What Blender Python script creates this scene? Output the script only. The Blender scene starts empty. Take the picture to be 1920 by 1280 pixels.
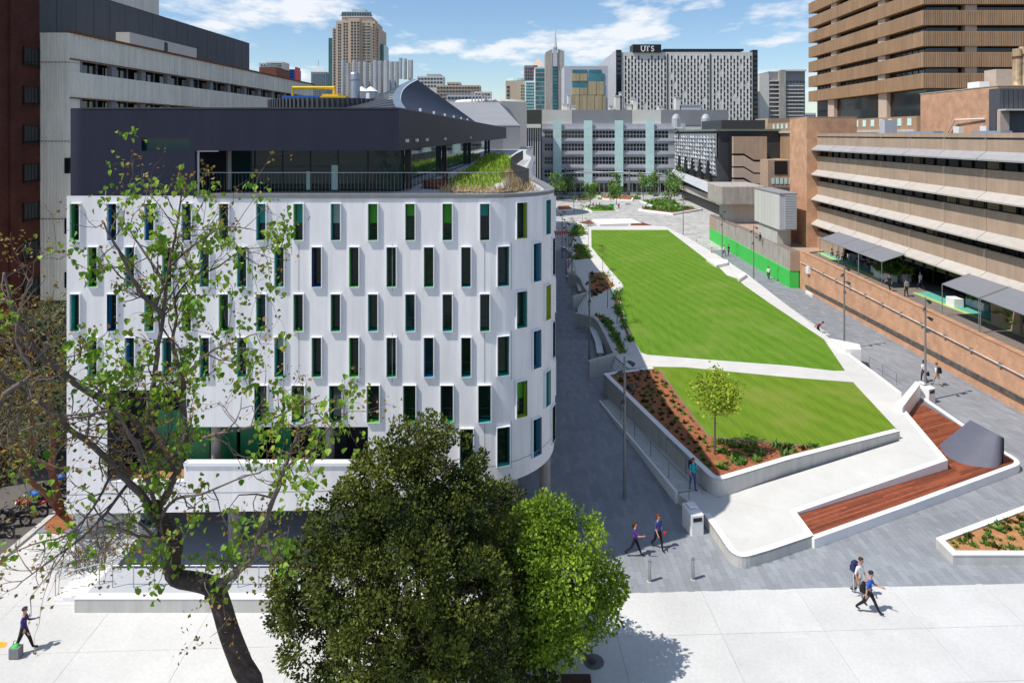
import bpy, bmesh, math, random
import numpy as np
from mathutils import Vector, Matrix
from mathutils.geometry import tessellate_polygon
random.seed(7)
rng = np.random.default_rng(7)
S = bpy.context.scene
C = S.collection
R = math.radians
PI = math.pi

# ---------------------------------------------------------------- camera, sky, sun, exposure
F, HZ, CH = 1280.0, 252.0, 20.0          # focal length in px of a 1920 px wide picture, horizon row, camera height
cam = bpy.data.objects.new('camera', bpy.data.cameras.new('camera'))
C.objects.link(cam)
cam.location = (0, 0, CH)
cam.rotation_euler = (R(90), 0, 0)
cam.data.lens = 24; cam.data.sensor_width = 36
cam.data.shift_y = -388 / 1920
cam.data.clip_start = 0.3; cam.data.clip_end = 6000
S.camera = cam
S.view_settings.view_transform = 'Standard'
S.view_settings.look = 'None'
S.view_settings.exposure = 0.12
S.view_settings.gamma = 1

SUN = Vector((0.585, 0.25, -1.0)).normalized()
W = bpy.data.worlds.new('World'); S.world = W; W.use_nodes = True
nt = W.node_tree; nt.nodes.clear()
def N(t, typ, **kw):
    n = t.nodes.new(typ)
    for k, v in kw.items():
        if k.startswith('i_'):
            k = k[2:]
            n.inputs[int(k) if k.isdigit() else k].default_value = v
        else: setattr(n, k, v)
    return n
sky = N(nt, 'ShaderNodeTexSky', sky_type='NISHITA', sun_disc=False)
sky.sun_elevation = math.asin(-SUN.z)
sky.sun_rotation = math.atan2(-SUN.x, -SUN.y)
sky.altitude = 0; sky.air_density = 1.0; sky.dust_density = 0.4; sky.ozone_density = 3.2
tc = N(nt, 'ShaderNodeTexCoord')
sep = N(nt, 'ShaderNodeSeparateXYZ'); nt.links.new(tc.outputs['Generated'], sep.inputs[0])
zc = N(nt, 'ShaderNodeMath', operation='MAXIMUM', i_1=0.0); nt.links.new(sep.outputs['Z'], zc.inputs[0])
zz = N(nt, 'ShaderNodeMath', operation='ADD', i_1=0.13); nt.links.new(zc.outputs[0], zz.inputs[0])
dx = N(nt, 'ShaderNodeMath', operation='DIVIDE'); nt.links.new(sep.outputs['X'], dx.inputs[0]); nt.links.new(zz.outputs[0], dx.inputs[1])
dy = N(nt, 'ShaderNodeMath', operation='DIVIDE'); nt.links.new(sep.outputs['Y'], dy.inputs[0]); nt.links.new(zz.outputs[0], dy.inputs[1])
cmb = N(nt, 'ShaderNodeCombineXYZ'); nt.links.new(dx.outputs[0], cmb.inputs[0]); nt.links.new(dy.outputs[0], cmb.inputs[1]); 
mp = N(nt, 'ShaderNodeMapping'); mp.inputs['Location'].default_value = (3.15, 0.6, 0); mp.inputs['Scale'].default_value = (1.0, 0.8, 1)
nt.links.new(cmb.outputs[0], mp.inputs[0])
n1 = N(nt, 'ShaderNodeTexNoise', i_Scale=1.5, i_Detail=10.0, i_Roughness=0.6, i_Distortion=0.1); nt.links.new(mp.outputs[0], n1.inputs['Vector'])
rmp = N(nt, 'ShaderNodeValToRGB'); rmp.color_ramp.elements[0].position = 0.52; rmp.color_ramp.elements[1].position = 0.62
nt.links.new(n1.outputs['Fac'], rmp.inputs[0])
mx = N(nt, 'ShaderNodeMix', data_type='RGBA')
mx.inputs['B'].default_value = (8.8, 9.0, 9.4, 1)
mf = N(nt, 'ShaderNodeMath', operation='MULTIPLY', i_1=0.9); nt.links.new(rmp.outputs[0], mf.inputs[0])
nt.links.new(mf.outputs[0], mx.inputs['Factor'])
hs = N(nt, 'ShaderNodeHueSaturation'); hs.inputs['Saturation'].default_value = 1.08; hs.inputs['Value'].default_value = 1.3
nt.links.new(sky.outputs[0], hs.inputs['Color']); nt.links.new(hs.outputs[0], mx.inputs['A'])
bg = N(nt, 'ShaderNodeBackground'); bg.inputs['Strength'].default_value = 0.10
nt.links.new(mx.outputs['Result'], bg.inputs['Color'])
wo = N(nt, 'ShaderNodeOutputWorld'); nt.links.new(bg.outputs[0], wo.inputs[0])

sl = bpy.data.lights.new('sun', 'SUN'); sl.energy = 4.4; sl.angle = R(0.5); sl.color = (1, 0.955, 0.885)
so = bpy.data.objects.new('sun', sl); C.objects.link(so)
so.rotation_euler = SUN.to_track_quat('-Z', 'Y').to_euler()

# ---------------------------------------------------------------- helpers
def G(px, py, z=0.0):
    Y = (CH - z) * F / (py - HZ)
    return Vector(((px - 960) / F * Y, Y, z))
def V(px, py, Y):
    return Vector(((px - 960) / F * Y, Y, CH - (py - HZ) * Y / F))
def ZY(py, Y): return CH - (py - HZ) * Y / F
def XP(px, Y): return (px - 960) / F * Y

def tag(o, label=None, cat=None, group=None, kind=None):
    if label: o['label'] = label
    if cat: o['category'] = cat
    if group: o['group'] = group
    if kind: o['kind'] = kind
    return o
def thing(name, label, cat, loc=(0, 0, 0), rz=0, group=None):
    o = bpy.data.objects.new(name, None); C.objects.link(o)
    o.empty_display_size = 0.3
    o.location = loc; o.rotation_euler = (0, 0, rz)
    return tag(o, label, cat, group)
def rootloc(p):
    v = Vector((0, 0, 0))
    while p is not None:
        v += Vector(p.location); p = p.parent
    return v
def link(name, me, parent=None, loc=(0, 0, 0), rot=(0, 0, 0), scale=None):
    o = bpy.data.objects.new(name, me); C.objects.link(o)
    o.parent = parent; o.location = loc; o.rotation_euler = rot
    if scale: o.scale = scale
    return o
def copy_tree(o, parent=None, loc=None, rz=None, label=None, group=None):
    c = o.copy(); C.objects.link(c); c.parent = parent
    if loc is not None: c.location = loc
    if rz is not None: c.rotation_euler = (0, 0, rz)
    if label: c['label'] = label
    if group: c['group'] = group
    for ch in list(o.children): copy_tree(ch, c)
    return c

class MB:
    def __init__(s): s.v = []; s.f = []; s.m = []; s.tone = []
    def add(s, vs, fs, m=0, tone=0.5):
        b = len(s.v); s.v += [tuple(v) for v in vs]
        for f in fs: s.f.append(tuple(i + b for i in f)); s.m.append(m); s.tone.append(tone)
        return s
    def box(s, x0, x1, y0, y1, z0, z1, m=0, tone=0.5):
        vs = [(x, y, z) for z in (z0, z1) for y in (y0, y1) for x in (x0, x1)]
        return s.add(vs, [(0, 2, 3, 1), (4, 5, 7, 6), (0, 1, 5, 4), (2, 6, 7, 3), (0, 4, 6, 2), (1, 3, 7, 5)], m, tone)
    def hexa(s, q, h, m=0, tone=0.5):       # q: four bottom points, h: height or vector
        h = Vector((0, 0, h)) if isinstance(h, (int, float)) else Vector(h)
        q = [Vector(p) for p in q]
        return s.add(q + [p + h for p in q], [(3, 2, 1, 0), (4, 5, 6, 7), (0, 1, 5, 4), (1, 2, 6, 5), (2, 3, 7, 6), (3, 0, 4, 7)], m, tone)
    def quad(s, a, b, c, d, m=0, tone=0.5): return s.add([a, b, c, d], [(0, 1, 2, 3)], m, tone)
    def prism(s, pts, zb, m=0, ms=None, tone=0.5):   # top polygon (3D points), walls down to zb (number or offset '-t')
        pts = [Vector(p) for p in pts]
        area = sum(pts[i].x * pts[(i + 1) % len(pts)].y - pts[(i + 1) % len(pts)].x * pts[i].y for i in range(len(pts)))
        if area < 0: pts = pts[::-1]
        n = len(pts)
        tri = tessellate_polygon([pts])
        s.add(pts, [t if _ccw(pts, t) else t[::-1] for t in tri], m, tone)
        if zb is not None:
            bot = [Vector((p.x, p.y, zb)) for p in pts]
            s.add(pts + bot, [(i, i + n, (i + 1) % n + n, (i + 1) % n) for i in range(n)], m if ms is None else ms, tone)
        return s
    def tube(s, pts, rad, n=6, m=0, tone=0.5, cap=True):
        pts = [Vector(p) for p in pts]
        if isinstance(rad, (int, float)): rad = [rad] * len(pts)
        rings = []; prev = None
        for i, p in enumerate(pts):
            d = (pts[min(i + 1, len(pts) - 1)] - pts[max(i - 1, 0)])
            if d.length < 1e-9: d = Vector((0, 0, 1))
            d.normalize()
            if prev is None:
                a = d.orthogonal().normalized()
            else:
                a = prev - d * prev.dot(d)
                a = a.normalized() if a.length > 1e-6 else d.orthogonal().normalized()
            prev = a; b = d.cross(a)
            rings.append([p + (a * math.cos(2 * PI * k / n) + b * math.sin(2 * PI * k / n)) * rad[i] for k in range(n)])
        vs = [v for r in rings for v in r]; fs = []
        for i in range(len(pts) - 1):
            for k in range(n):
                fs.append((i * n + k, i * n + (k + 1) % n, (i + 1) * n + (k + 1) % n, (i + 1) * n + k))
        if cap:
            fs.append(tuple(range(n))[::-1]); fs.append(tuple((len(pts) - 1) * n + k for k in range(n)))
        return s.add(vs, fs, m, tone)
    def lathe(s, prof, n=16, c=(0, 0), m=0, sc=(1, 1), tone=0.5):
        vs = []; fs = []
        for r, z in prof:
            for k in range(n): vs.append((c[0] + r * sc[0] * math.cos(2 * PI * k / n), c[1] + r * sc[1] * math.sin(2 * PI * k / n), z))
        for i in range(len(prof) - 1):
            for k in range(n): fs.append((i * n + k, i * n + (k + 1) % n, (i + 1) * n + (k + 1) % n, (i + 1) * n + k))
        return s.add(vs, fs, m, tone)
    def mesh(s, name, mats, off=None, smooth=False, merge=False):
        me = bpy.data.meshes.new(name)
        vs = s.v
        if off is not None and off.length > 0: vs = [(v[0] - off.x, v[1] - off.y, v[2] - off.z) for v in vs]
        me.from_pydata(vs, [], s.f)
        if not isinstance(mats, (list, tuple)): mats = [mats]
        for m in mats: me.materials.append(m)
        if len(mats) > 1: me.polygons.foreach_set('material_index', s.m)
        if len(set(s.tone)) > 1:
            at = me.attributes.new('tone', 'FLOAT', 'FACE'); at.data.foreach_set('value', s.tone)
        if smooth: me.polygons.foreach_set('use_smooth', [True] * len(me.polygons))
        me.update()
        return me
    def build(s, name, mats, parent=None, smooth=False, **kw):
        o = link(name, s.mesh(name, mats, rootloc(parent) if parent else None, smooth), parent)
        if kw: tag(o, **kw)
        return o
def _ccw(p, t):
    a, b, c = (p[i] for i in t)
    return (b.x - a.x) * (c.y - a.y) - (b.y - a.y) * (c.x - a.x) > 0
def bevel(o, w=0.03, seg=2, ang=35):
    m = o.modifiers.new('bevel', 'BEVEL'); m.width = w; m.segments = seg; m.limit_method = 'ANGLE'; m.angle_limit = R(ang)
    return o

# ---------------------------------------------------------------- materials
def newmat(name):
    m = bpy.data.materials.new(name); m.use_nodes = True
    t = m.node_tree; b = t.nodes['Principled BSDF']
    return m, t, b
def mat(name, col, rough=0.7, var=0.12, scale=1.5, bump=0.0, bscale=20, metal=0.0, spec=0.4, streak=0.0, tone=0.0, fine=0.0, blotch=0.0, objrand=0.0, spots=0.0):
    """procedural: world-space noise of tone, optional vertical streaks, per-face tone, bump"""
    m, t, b = newmat(name); L = t.links.new
    b.inputs['Roughness'].default_value = rough; b.inputs['Metallic'].default_value = metal
    b.inputs['Specular IOR Level'].default_value = spec
    geo = N(t, 'ShaderNodeNewGeometry')
    cur = None
    def mul(v0):
        nonlocal cur
        if cur is None: cur = v0
        else:
            q = N(t, 'ShaderNodeMath', operation='MULTIPLY'); L(cur, q.inputs[0]); L(v0, q.inputs[1]); cur = q.outputs[0]
    def noise(sc, amt, detail=4, vec=None):
        nn = N(t, 'ShaderNodeTexNoise', i_Scale=sc, i_Detail=float(detail), i_Roughness=0.6); L(vec or geo.outputs['Position'], nn.inputs['Vector'])
        mr = N(t, 'ShaderNodeMapRange'); mr.inputs[1].default_value = 0.3; mr.inputs[2].default_value = 0.7
        mr.inputs[3].default_value = 1 - amt; mr.inputs[4].default_value = 1 + amt
        L(nn.outputs['Fac'], mr.inputs[0]); mul(mr.outputs[0])
    if var: noise(scale, var)
    if fine: noise(scale * 14, fine, 3)
    if blotch: noise(scale * 0.2, blotch, 5)
    if spots:
        for sc_, th_ in ((0.45, 0.60), (2.6, 0.66)):
            nn = N(t, 'ShaderNodeTexNoise', i_Scale=sc_, i_Detail=7.0, i_Roughness=0.7); L(geo.outputs['Position'], nn.inputs['Vector'])
            mr = N(t, 'ShaderNodeMapRange'); mr.inputs[1].default_value = th_; mr.inputs[2].default_value = th_ + .06; mr.inputs[3].default_value = 1; mr.inputs[4].default_value = 1 - spots
            L(nn.outputs['Fac'], mr.inputs[0]); mul(mr.outputs[0])
    if streak:
        mpn = N(t, 'ShaderNodeMapping'); mpn.inputs['Scale'].default_value = (1, 1, 0.06); L(geo.outputs['Position'], mpn.inputs[0])
        noise(2.2, streak, 5, mpn.outputs[0])
    if tone:
        a = N(t, 'ShaderNodeAttribute', attribute_name='tone')
        mr = N(t, 'ShaderNodeMapRange'); mr.inputs[3].default_value = 1 - tone; mr.inputs[4].default_value = 1 + tone
        L(a.outputs['Fac'], mr.inputs[0]); mul(mr.outputs[0])
    if objrand:
        a = N(t, 'ShaderNodeObjectInfo')
        mr = N(t, 'ShaderNodeMapRange'); mr.inputs[3].default_value = 1 - objrand; mr.inputs[4].default_value = 1 + objrand
        L(a.outputs['Random'], mr.inputs[0]); mul(mr.outputs[0])
    if cur is not None:
        vm = N(t, 'ShaderNodeVectorMath', operation='SCALE'); vm.inputs[0].default_value = col[:3]
        L(cur, vm.inputs['Scale']); L(vm.outputs[0], b.inputs['Base Color'])
    else: b.inputs['Base Color'].default_value = (*col[:3], 1)
    if bump:
        nb = N(t, 'ShaderNodeTexNoise', i_Scale=bscale, i_Detail=4.0); L(geo.outputs['Position'], nb.inputs['Vector'])
        bn = N(t, 'ShaderNodeBump'); bn.inputs['Strength'].default_value = bump; bn.inputs['Distance'].default_value = 0.02
        L(nb.outputs['Fac'], bn.inputs['Height']); L(bn.outputs[0], b.inputs['Normal'])
    return m
def leafmat(name, c0, c1, trans=0.35, rough=0.55, spec=0.35):
    """two leaf colours blended by the per-face attribute 'tone'"""
    m, t, b = newmat(name); L = t.links.new
    a = N(t, 'ShaderNodeAttribute', attribute_name='tone')
    mxn = N(t, 'ShaderNodeMix', data_type='RGBA'); mxn.inputs['A'].default_value = (*c0, 1); mxn.inputs['B'].default_value = (*c1, 1)
    L(a.outputs['Fac'], mxn.inputs['Factor'])
    L(mxn.outputs['Result'], b.inputs['Base Color'])
    b.inputs['Roughness'].default_value = rough; b.inputs['Specular IOR Level'].default_value = spec
    tr = N(t, 'ShaderNodeBsdfTranslucent'); 
    L(mxn.outputs['Result'], tr.inputs['Color'])
    ms = N(t, 'ShaderNodeMixShader', i_0=trans); L(b.outputs[0], ms.inputs[1]); L(tr.outputs[0], ms.inputs[2])
    L(ms.outputs[0], t.nodes['Material Output'].inputs['Surface'])
    return m
def brickmat(name, c1, c2, mortar, bw=0.24, bh=0.086, blotch=0.2, mort=0.012):
    m, t, b = newmat(name); L = t.links.new
    geo = N(t, 'ShaderNodeNewGeometry'); sp = N(t, 'ShaderNodeSeparateXYZ'); L(geo.outputs['Position'], sp.inputs[0])
    ad = N(t, 'ShaderNodeMath', operation='ADD'); L(sp.outputs[0], ad.inputs[0]); L(sp.outputs[1], ad.inputs[1])
    cb = N(t, 'ShaderNodeCombineXYZ'); L(ad.outputs[0], cb.inputs[0]); L(sp.outputs[2], cb.inputs[1])
    br = N(t, 'ShaderNodeTexBrick'); br.inputs['Scale'].default_value = 1; br.inputs['Brick Width'].default_value = bw; br.inputs['Row Height'].default_value = bh
    br.inputs['Mortar Size'].default_value = mort; br.inputs['Color1'].default_value = (*c1, 1); br.inputs['Color2'].default_value = (*c2, 1); br.inputs['Mortar'].default_value = (*mortar, 1)
    L(cb.outputs[0], br.inputs['Vector'])
    nn = N(t, 'ShaderNodeTexNoise', i_Scale=0.9, i_Detail=6.0); L(geo.outputs['Position'], nn.inputs['Vector'])
    mr = N(t, 'ShaderNodeMapRange'); mr.inputs[1].default_value = 0.3; mr.inputs[2].default_value = 0.7; mr.inputs[3].default_value = 1 - blotch; mr.inputs[4].default_value = 1 + blotch
    L(nn.outputs['Fac'], mr.inputs[0])
    vm = N(t, 'ShaderNodeVectorMath', operation='SCALE'); L(br.outputs['Color'], vm.inputs[0]); L(mr.outputs[0], vm.inputs['Scale'])
    L(vm.outputs[0], b.inputs['Base Color']); b.inputs['Roughness'].default_value = 0.9
    b.inputs['Specular IOR Level'].default_value = 0.2
    return m
def glassmat(name, col=(0.012, 0.018, 0.02), rough=0.06, spec=0.6):
    return mat(name, col, rough, var=0.35, scale=0.35, spec=spec)

M = {}
M['plaster'] = mat('white_plaster', (0.785, 0.765, 0.765), 0.75, var=0.03, scale=0.7, streak=0.10, blotch=0.04, fine=0.015, bump=0.08, bscale=25)
M['plaster_trim'] = mat('white_metal_trim', (0.80, 0.80, 0.82), 0.45, var=0.02)
M['dark_clad'] = mat('dark_blue_cladding', (0.017, 0.018, 0.036), 0.55, var=0.10, scale=0.6, streak=0.14, spec=0.3)
M['glass'] = glassmat('dark_glass')
M['glass_teal'] = glassmat('teal_glass', (0.01, 0.07, 0.075))
M['glass_far'] = mat('far_window_glass', (0.03, 0.045, 0.06), 0.15, var=0.5, scale=0.3, spec=0.5, objrand=0.5)
M['conc_white'] = mat('pale_concrete', (0.59, 0.58, 0.545), 0.8, spots=0.06, var=0.05, scale=0.8, blotch=0.07, fine=0.05, bump=0.1, bscale=40)
M['conc_edge'] = mat('white_concrete_edge', (0.80, 0.79, 0.77), 0.7, var=0.04, scale=0.8, fine=0.02)
M['conc_wall'] = mat('cast_concrete_wall', (0.50, 0.49, 0.46), 0.8, var=0.06, scale=1.2, streak=0.10, fine=0.03)
M['concrete'] = mat('weathered_concrete', (0.38, 0.345, 0.31), 0.85, var=0.12, scale=0.8, streak=0.22, fine=0.05)
M['slab_white'] = mat('footpath_concrete', (0.57, 0.565, 0.545), 0.85, spots=0.07, var=0.05, scale=0.5, blotch=0.10, fine=0.06, objrand=0.03, tone=0.02)
M['paver'] = mat('blue_grey_stone', (0.25, 0.262, 0.28), 0.75, spots=0.08, var=0.07, scale=1.0, fine=0.06, tone=0.10, blotch=0.10)
M['joint'] = mat('paving_joint_sand', (0.15, 0.155, 0.165), 0.9, var=0.1)
M['asphalt'] = mat('brown_grey_asphalt', (0.115, 0.105, 0.095), 0.9, var=0.15, scale=0.6, fine=0.08)
M['ground'] = mat('city_ground', (0.16, 0.16, 0.155), 0.9, var=0.15, scale=0.05)
M['mulch'] = mat('rust_mulch', (0.30, 0.105, 0.045), 0.95, var=0.3, scale=3, fine=0.35, bump=0.6, bscale=25)
M['mulch_tan'] = mat('tan_mulch', (0.42, 0.20, 0.085), 0.95, var=0.2, scale=3, fine=0.3, bump=0.6, bscale=25)
M['rust'] = mat('corten_steel', (0.17, 0.055, 0.03), 0.75, var=0.3, scale=3)
M['steel'] = mat('brushed_steel', (0.42, 0.43, 0.44), 0.35, var=0.08, metal=0.7)
M['pole'] = mat('grey_painted_steel', (0.22, 0.225, 0.23), 0.5, var=0.08, metal=0.2)
M['black'] = mat('black_plastic', (0.012, 0.012, 0.014), 0.45, var=0.1)
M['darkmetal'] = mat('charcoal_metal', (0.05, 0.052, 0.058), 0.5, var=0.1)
M['white'] = mat('white_paint', (0.80, 0.80, 0.79), 0.55, var=0.03)
M['greenwall'] = mat('bright_green_paint', (0.06, 0.56, 0.09), 0.6, var=0.05, scale=0.8, fine=0.03)
M['brick'] = brickmat('orange_brick', (0.56, 0.26, 0.125), (0.64, 0.35, 0.20), (0.50, 0.37, 0.28), blotch=0.17)
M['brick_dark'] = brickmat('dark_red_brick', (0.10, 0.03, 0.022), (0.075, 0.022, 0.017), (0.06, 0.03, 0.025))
M['brown'] = mat('brown_precast', (0.43, 0.315, 0.23), 0.88, var=0.08, scale=0.6, streak=0.12, fine=0.06, tone=0.05, objrand=0.04)
M['brown2'] = mat('brown_ribbed_precast', (0.36, 0.235, 0.14), 0.88, var=0.07, scale=0.5, streak=0.16, fine=0.05, objrand=0.05)
M['hood'] = mat('pale_precast_hood', (0.47, 0.43, 0.385), 0.8, var=0.08, scale=1.2, streak=0.05, fine=0.04, objrand=0.04)
M['hood_grey'] = mat('grey_precast_hood', (0.33, 0.32, 0.32), 0.8, var=0.1, scale=1.2, objrand=0.05)
M['pier'] = mat('beige_pier', (0.50, 0.40, 0.32), 0.85, var=0.08)
M['panelwhite'] = mat('cream_metal_panel', (0.80, 0.76, 0.66), 0.6, var=0.05, scale=0.5, streak=0.12, objrand=0.04)
M['rustmark'] = mat('rusty_edge', (0.20, 0.08, 0.035), 0.9, var=0.4, scale=3)
M['greyclad'] = mat('slate_cladding', (0.085, 0.088, 0.10), 0.6, var=0.08, streak=0.12, objrand=0.05)
M['greylight'] = mat('light_grey_render', (0.46, 0.475, 0.51), 0.8, var=0.06, scale=0.3)
M['greymid'] = mat('mid_grey_render', (0.25, 0.255, 0.27), 0.8, var=0.06, scale=0.3)
M['mint'] = mat('mint_glass_panel', (0.58, 0.80, 0.77), 0.4, var=0.06, scale=0.6, objrand=0.04)
M['awning'] = mat('grey_awning_fabric', (0.20, 0.205, 0.225), 0.8, var=0.04)
M['tealfloor'] = mat('mint_green_floor', (0.12, 0.42, 0.33), 0.7, var=0.08)
M['limefloor'] = mat('lime_floor_band', (0.42, 0.55, 0.16), 0.7, var=0.08)
M['terracefloor'] = mat('brown_terrace_paving', (0.20, 0.165, 0.14), 0.85, var=0.12, fine=0.05)
M['wood'] = mat('red_hardwood', (0.26, 0.07, 0.030), 0.5, var=0.15, scale=2.5, tone=0.0, fine=0.1, objrand=0.38)
M['drum'] = mat('slate_blue_metal', (0.11, 0.113, 0.145), 0.6, var=0.05)
M['bark'] = mat('grey_brown_bark', (0.15, 0.115, 0.10), 0.95, var=0.3, scale=3, streak=0.2, bump=0.7, bscale=18)
M['bark_dark'] = mat('dark_trunk_bark', (0.065, 0.046, 0.04), 0.95, var=0.4, scale=5, fine=0.4, bump=1.0, bscale=16)
M['bark_red'] = mat('red_brown_bark', (0.17, 0.065, 0.04), 0.95, var=0.3, scale=3, streak=0.3, bump=0.5)
M['orange'] = mat('safety_orange', (0.85, 0.13, 0.02), 0.6, var=0.05)
M['yellow'] = mat('signal_yellow', (0.80, 0.50, 0.02), 0.6, var=0.05)
M['bluepaint'] = mat('blue_paint', (0.02, 0.13, 0.50), 0.5, var=0.08)
M['red'] = mat('red_paint', (0.60, 0.02, 0.02), 0.5, var=0.08)
M['rubber'] = mat('tyre_rubber', (0.015, 0.015, 0.015), 0.85, var=0.1)
M['beige'] = mat('beige_render', (0.50, 0.39, 0.29), 0.85, var=0.06, scale=0.1)
M['sandstone'] = mat('pink_beige_tower', (0.56, 0.43, 0.32), 0.85, var=0.05, scale=0.1)
M['gold'] = mat('gold_beige_panel', (0.42, 0.34, 0.20), 0.6, var=0.08, scale=0.1, objrand=0.15)
M['offwhite'] = mat('off_white_panel', (0.62, 0.60, 0.55), 0.8, var=0.04, scale=0.1, objrand=0.08)
REV = {}
for k, c in dict(teal=(0.01, 0.36, 0.31), green=(0.015, 0.32, 0.10), blue=(0.01, 0.20, 0.45), lime=(0.42, 0.56, 0.02), sky=(0.06, 0.28, 0.46), leaf=(0.08, 0.45, 0.03)).items():
    REV[k] = mat(k + '_window_reveal', c, 0.55, var=0.04)

# lawn: mown stripes in real turf colours
def lawnmat(name, stripe, ang, tint=1.0):
    m, t, b = newmat(name); L = t.links.new
    geo = N(t, 'ShaderNodeNewGeometry')
    mpn = N(t, 'ShaderNodeMapping'); mpn.inputs['Rotation'].default_value = (0, 0, ang); L(geo.outputs['Position'], mpn.inputs[0])
    wv = N(t, 'ShaderNodeTexWave', i_Scale=stripe, i_Distortion=1.1, i_Detail=3.0); wv.inputs['Detail Scale'].default_value = 0.7
    L(mpn.outputs[0], wv.inputs['Vector'])
    st = N(t, 'ShaderNodeMapping'); st.inputs['Rotation'].default_value = (0, 0, ang); st.inputs['Scale'].default_value = (2.6, 0.22, 1); L(geo.outputs['Position'], st.inputs[0])
    n1 = N(t, 'ShaderNodeTexNoise', i_Scale=2.0, i_Detail=8.0, i_Roughness=0.7); L(st.outputs[0], n1.inputs['Vector'])
    n2 = N(t, 'ShaderNodeTexNoise', i_Scale=0.22, i_Detail=5.0); L(geo.outputs['Position'], n2.inputs['Vector'])
    a = N(t, 'ShaderNodeMix', data_type='RGBA'); a.inputs['A'].default_value = (0.098 * tint, 0.198, 0.013, 1); a.inputs['B'].default_value = (0.122 * tint, 0.232, 0.017, 1)
    L(wv.outputs['Fac'], a.inputs['Factor'])
    c = N(t, 'ShaderNodeMix', data_type='RGBA'); c.inputs['B'].default_value = (0.21, 0.30, 0.045, 1)
    r1 = N(t, 'ShaderNodeMapRange'); r1.inputs[1].default_value = 0.45; r1.inputs[2].default_value = 0.8; r1.inputs[4].default_value = 0.75; L(n1.outputs['Fac'], r1.inputs[0])
    L(r1.outputs[0], c.inputs['Factor']); L(a.outputs['Result'], c.inputs['A'])
    d = N(t, 'ShaderNodeMix', data_type='RGBA'); d.inputs['B'].default_value = (0.25 * tint, 0.28, 0.07, 1)
    r2 = N(t, 'ShaderNodeMapRange'); r2.inputs[1].default_value = 0.5; r2.inputs[2].default_value = 0.75; r2.inputs[4].default_value = 0.45 * tint; L(n2.outputs['Fac'], r2.inputs[0])
    L(r2.outputs[0], d.inputs['Factor']); L(c.outputs['Result'], d.inputs['A']); L(d.outputs['Result'], b.inputs['Base Color'])
    b.inputs['Roughness'].default_value = 0.9; b.inputs['Specular IOR Level'].default_value = 0.1
    nb = N(t, 'ShaderNodeTexNoise', i_Scale=14.0, i_Detail=5.0); L(geo.outputs['Position'], nb.inputs['Vector'])
    bn = N(t, 'ShaderNodeBump'); bn.inputs['Strength'].default_value = 0.9; bn.inputs['Distance'].default_value = 0.06
    L(nb.outputs['Fac'], bn.inputs['Height']); L(bn.outputs[0], b.inputs['Normal'])
    return m
M['lawn'] = lawnmat('mown_lawn', 0.22, R(-10), 0.9)
M['lawn2'] = lawnmat('dry_striped_lawn', 0.20, R(-22), 1.15)
M['leaf_bright'] = leafmat('bright_broad_leaf', (0.09, 0.24, 0.012), (0.33, 0.46, 0.05))
M['leaf_bronze'] = leafmat('bronze_young_leaf', (0.20, 0.17, 0.03), (0.36, 0.20, 0.04))
M['leaf_dark'] = leafmat('dark_evergreen_leaf', (0.014, 0.032, 0.008), (0.17, 0.195, 0.03), 0.12, 0.6, 0.18)
M['leaf_lime'] = leafmat('lime_leaf', (0.09, 0.18, 0.012), (0.38, 0.52, 0.05), 0.3)
M['leaf_young'] = leafmat('young_lime_leaf', (0.18, 0.30, 0.02), (0.52, 0.60, 0.06), 0.35)
M['leaf_olive'] = leafmat('olive_needle_leaf', (0.07, 0.10, 0.04), (0.24, 0.24, 0.09), 0.2)
M['leaf_plant'] = leafmat('garden_plant_leaf', (0.04, 0.12, 0.025), (0.22, 0.38, 0.06), 0.25)
M['straw'] = leafmat('dry_grass_blade', (0.42, 0.28, 0.14), (0.62, 0.48, 0.26), 0.25)

# leaf clouds with numpy: one mesh of folded diamond leaves
def leafcloud(name, pos, size, material, parent=None, tone=None, aspect=0.45, up=0.35, out=None, kind='stuff', smooth=False):
    n = len(pos)
    d = rng.normal(size=(n, 3))
    if out is not None: d = d * 0.55 + out * 1.0
    d[:, 2] += up
    d /= np.linalg.norm(d, axis=1)[:, None] + 1e-9
    r = rng.normal(size=(n, 3)); s = np.cross(d, r); s /= np.linalg.norm(s, axis=1)[:, None] + 1e-9
    nn = np.cross(d, s)
    size = np.asarray(size) * np.ones(n)
    L = size[:, None]; w = (size * aspect)[:, None]
    p = np.asarray(pos)
    v = np.stack([p, p + d * L * 0.45 + s * w + nn * w * 0.35, p + d * L, p + d * L * 0.45 - s * w + nn * w * 0.35], axis=1).reshape(-1, 3)
    if parent is not None: v = v - np.array(rootloc(parent))
    me = bpy.data.meshes.new(name)
    me.vertices.add(4 * n); me.vertices.foreach_set('co', v.ravel().astype(np.float32))
    nf = 2 * n
    me.loops.add(3 * nf); me.polygons.add(nf)
    b = np.arange(n)[:, None] * 4
    idx = np.concatenate([b + np.array([[0, 1, 2]]), b + np.array([[0, 2, 3]])], axis=1).ravel()
    me.loops.foreach_set('vertex_index', idx.astype(np.int32))
    me.polygons.foreach_set('loop_start', np.arange(0, 3 * nf, 3, dtype=np.int32))
    try: me.polygons.foreach_set('loop_total', np.full(nf, 3, dtype=np.int32))
    except Exception: pass
    if tone is None: tone = rng.random(n)
    at = me.attributes.new('tone', 'FLOAT', 'FACE'); at.data.foreach_set('value', np.repeat(np.clip(tone, 0, 1), 2).astype(np.float32))
    me.materials.append(material); me.update(calc_edges=True); me.validate()
    o = link(name, me, parent)
    if kind: o['kind'] = kind
    return o
def blob_points(center, rad, n, shell=0.5):
    d = rng.normal(size=(n, 3)); d /= np.linalg.norm(d, axis=1)[:, None]
    r = shell + (1 - shell) * rng.random(n) ** 0.5
    return np.array(center) + d * r[:, None] * np.array(rad), d
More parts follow.
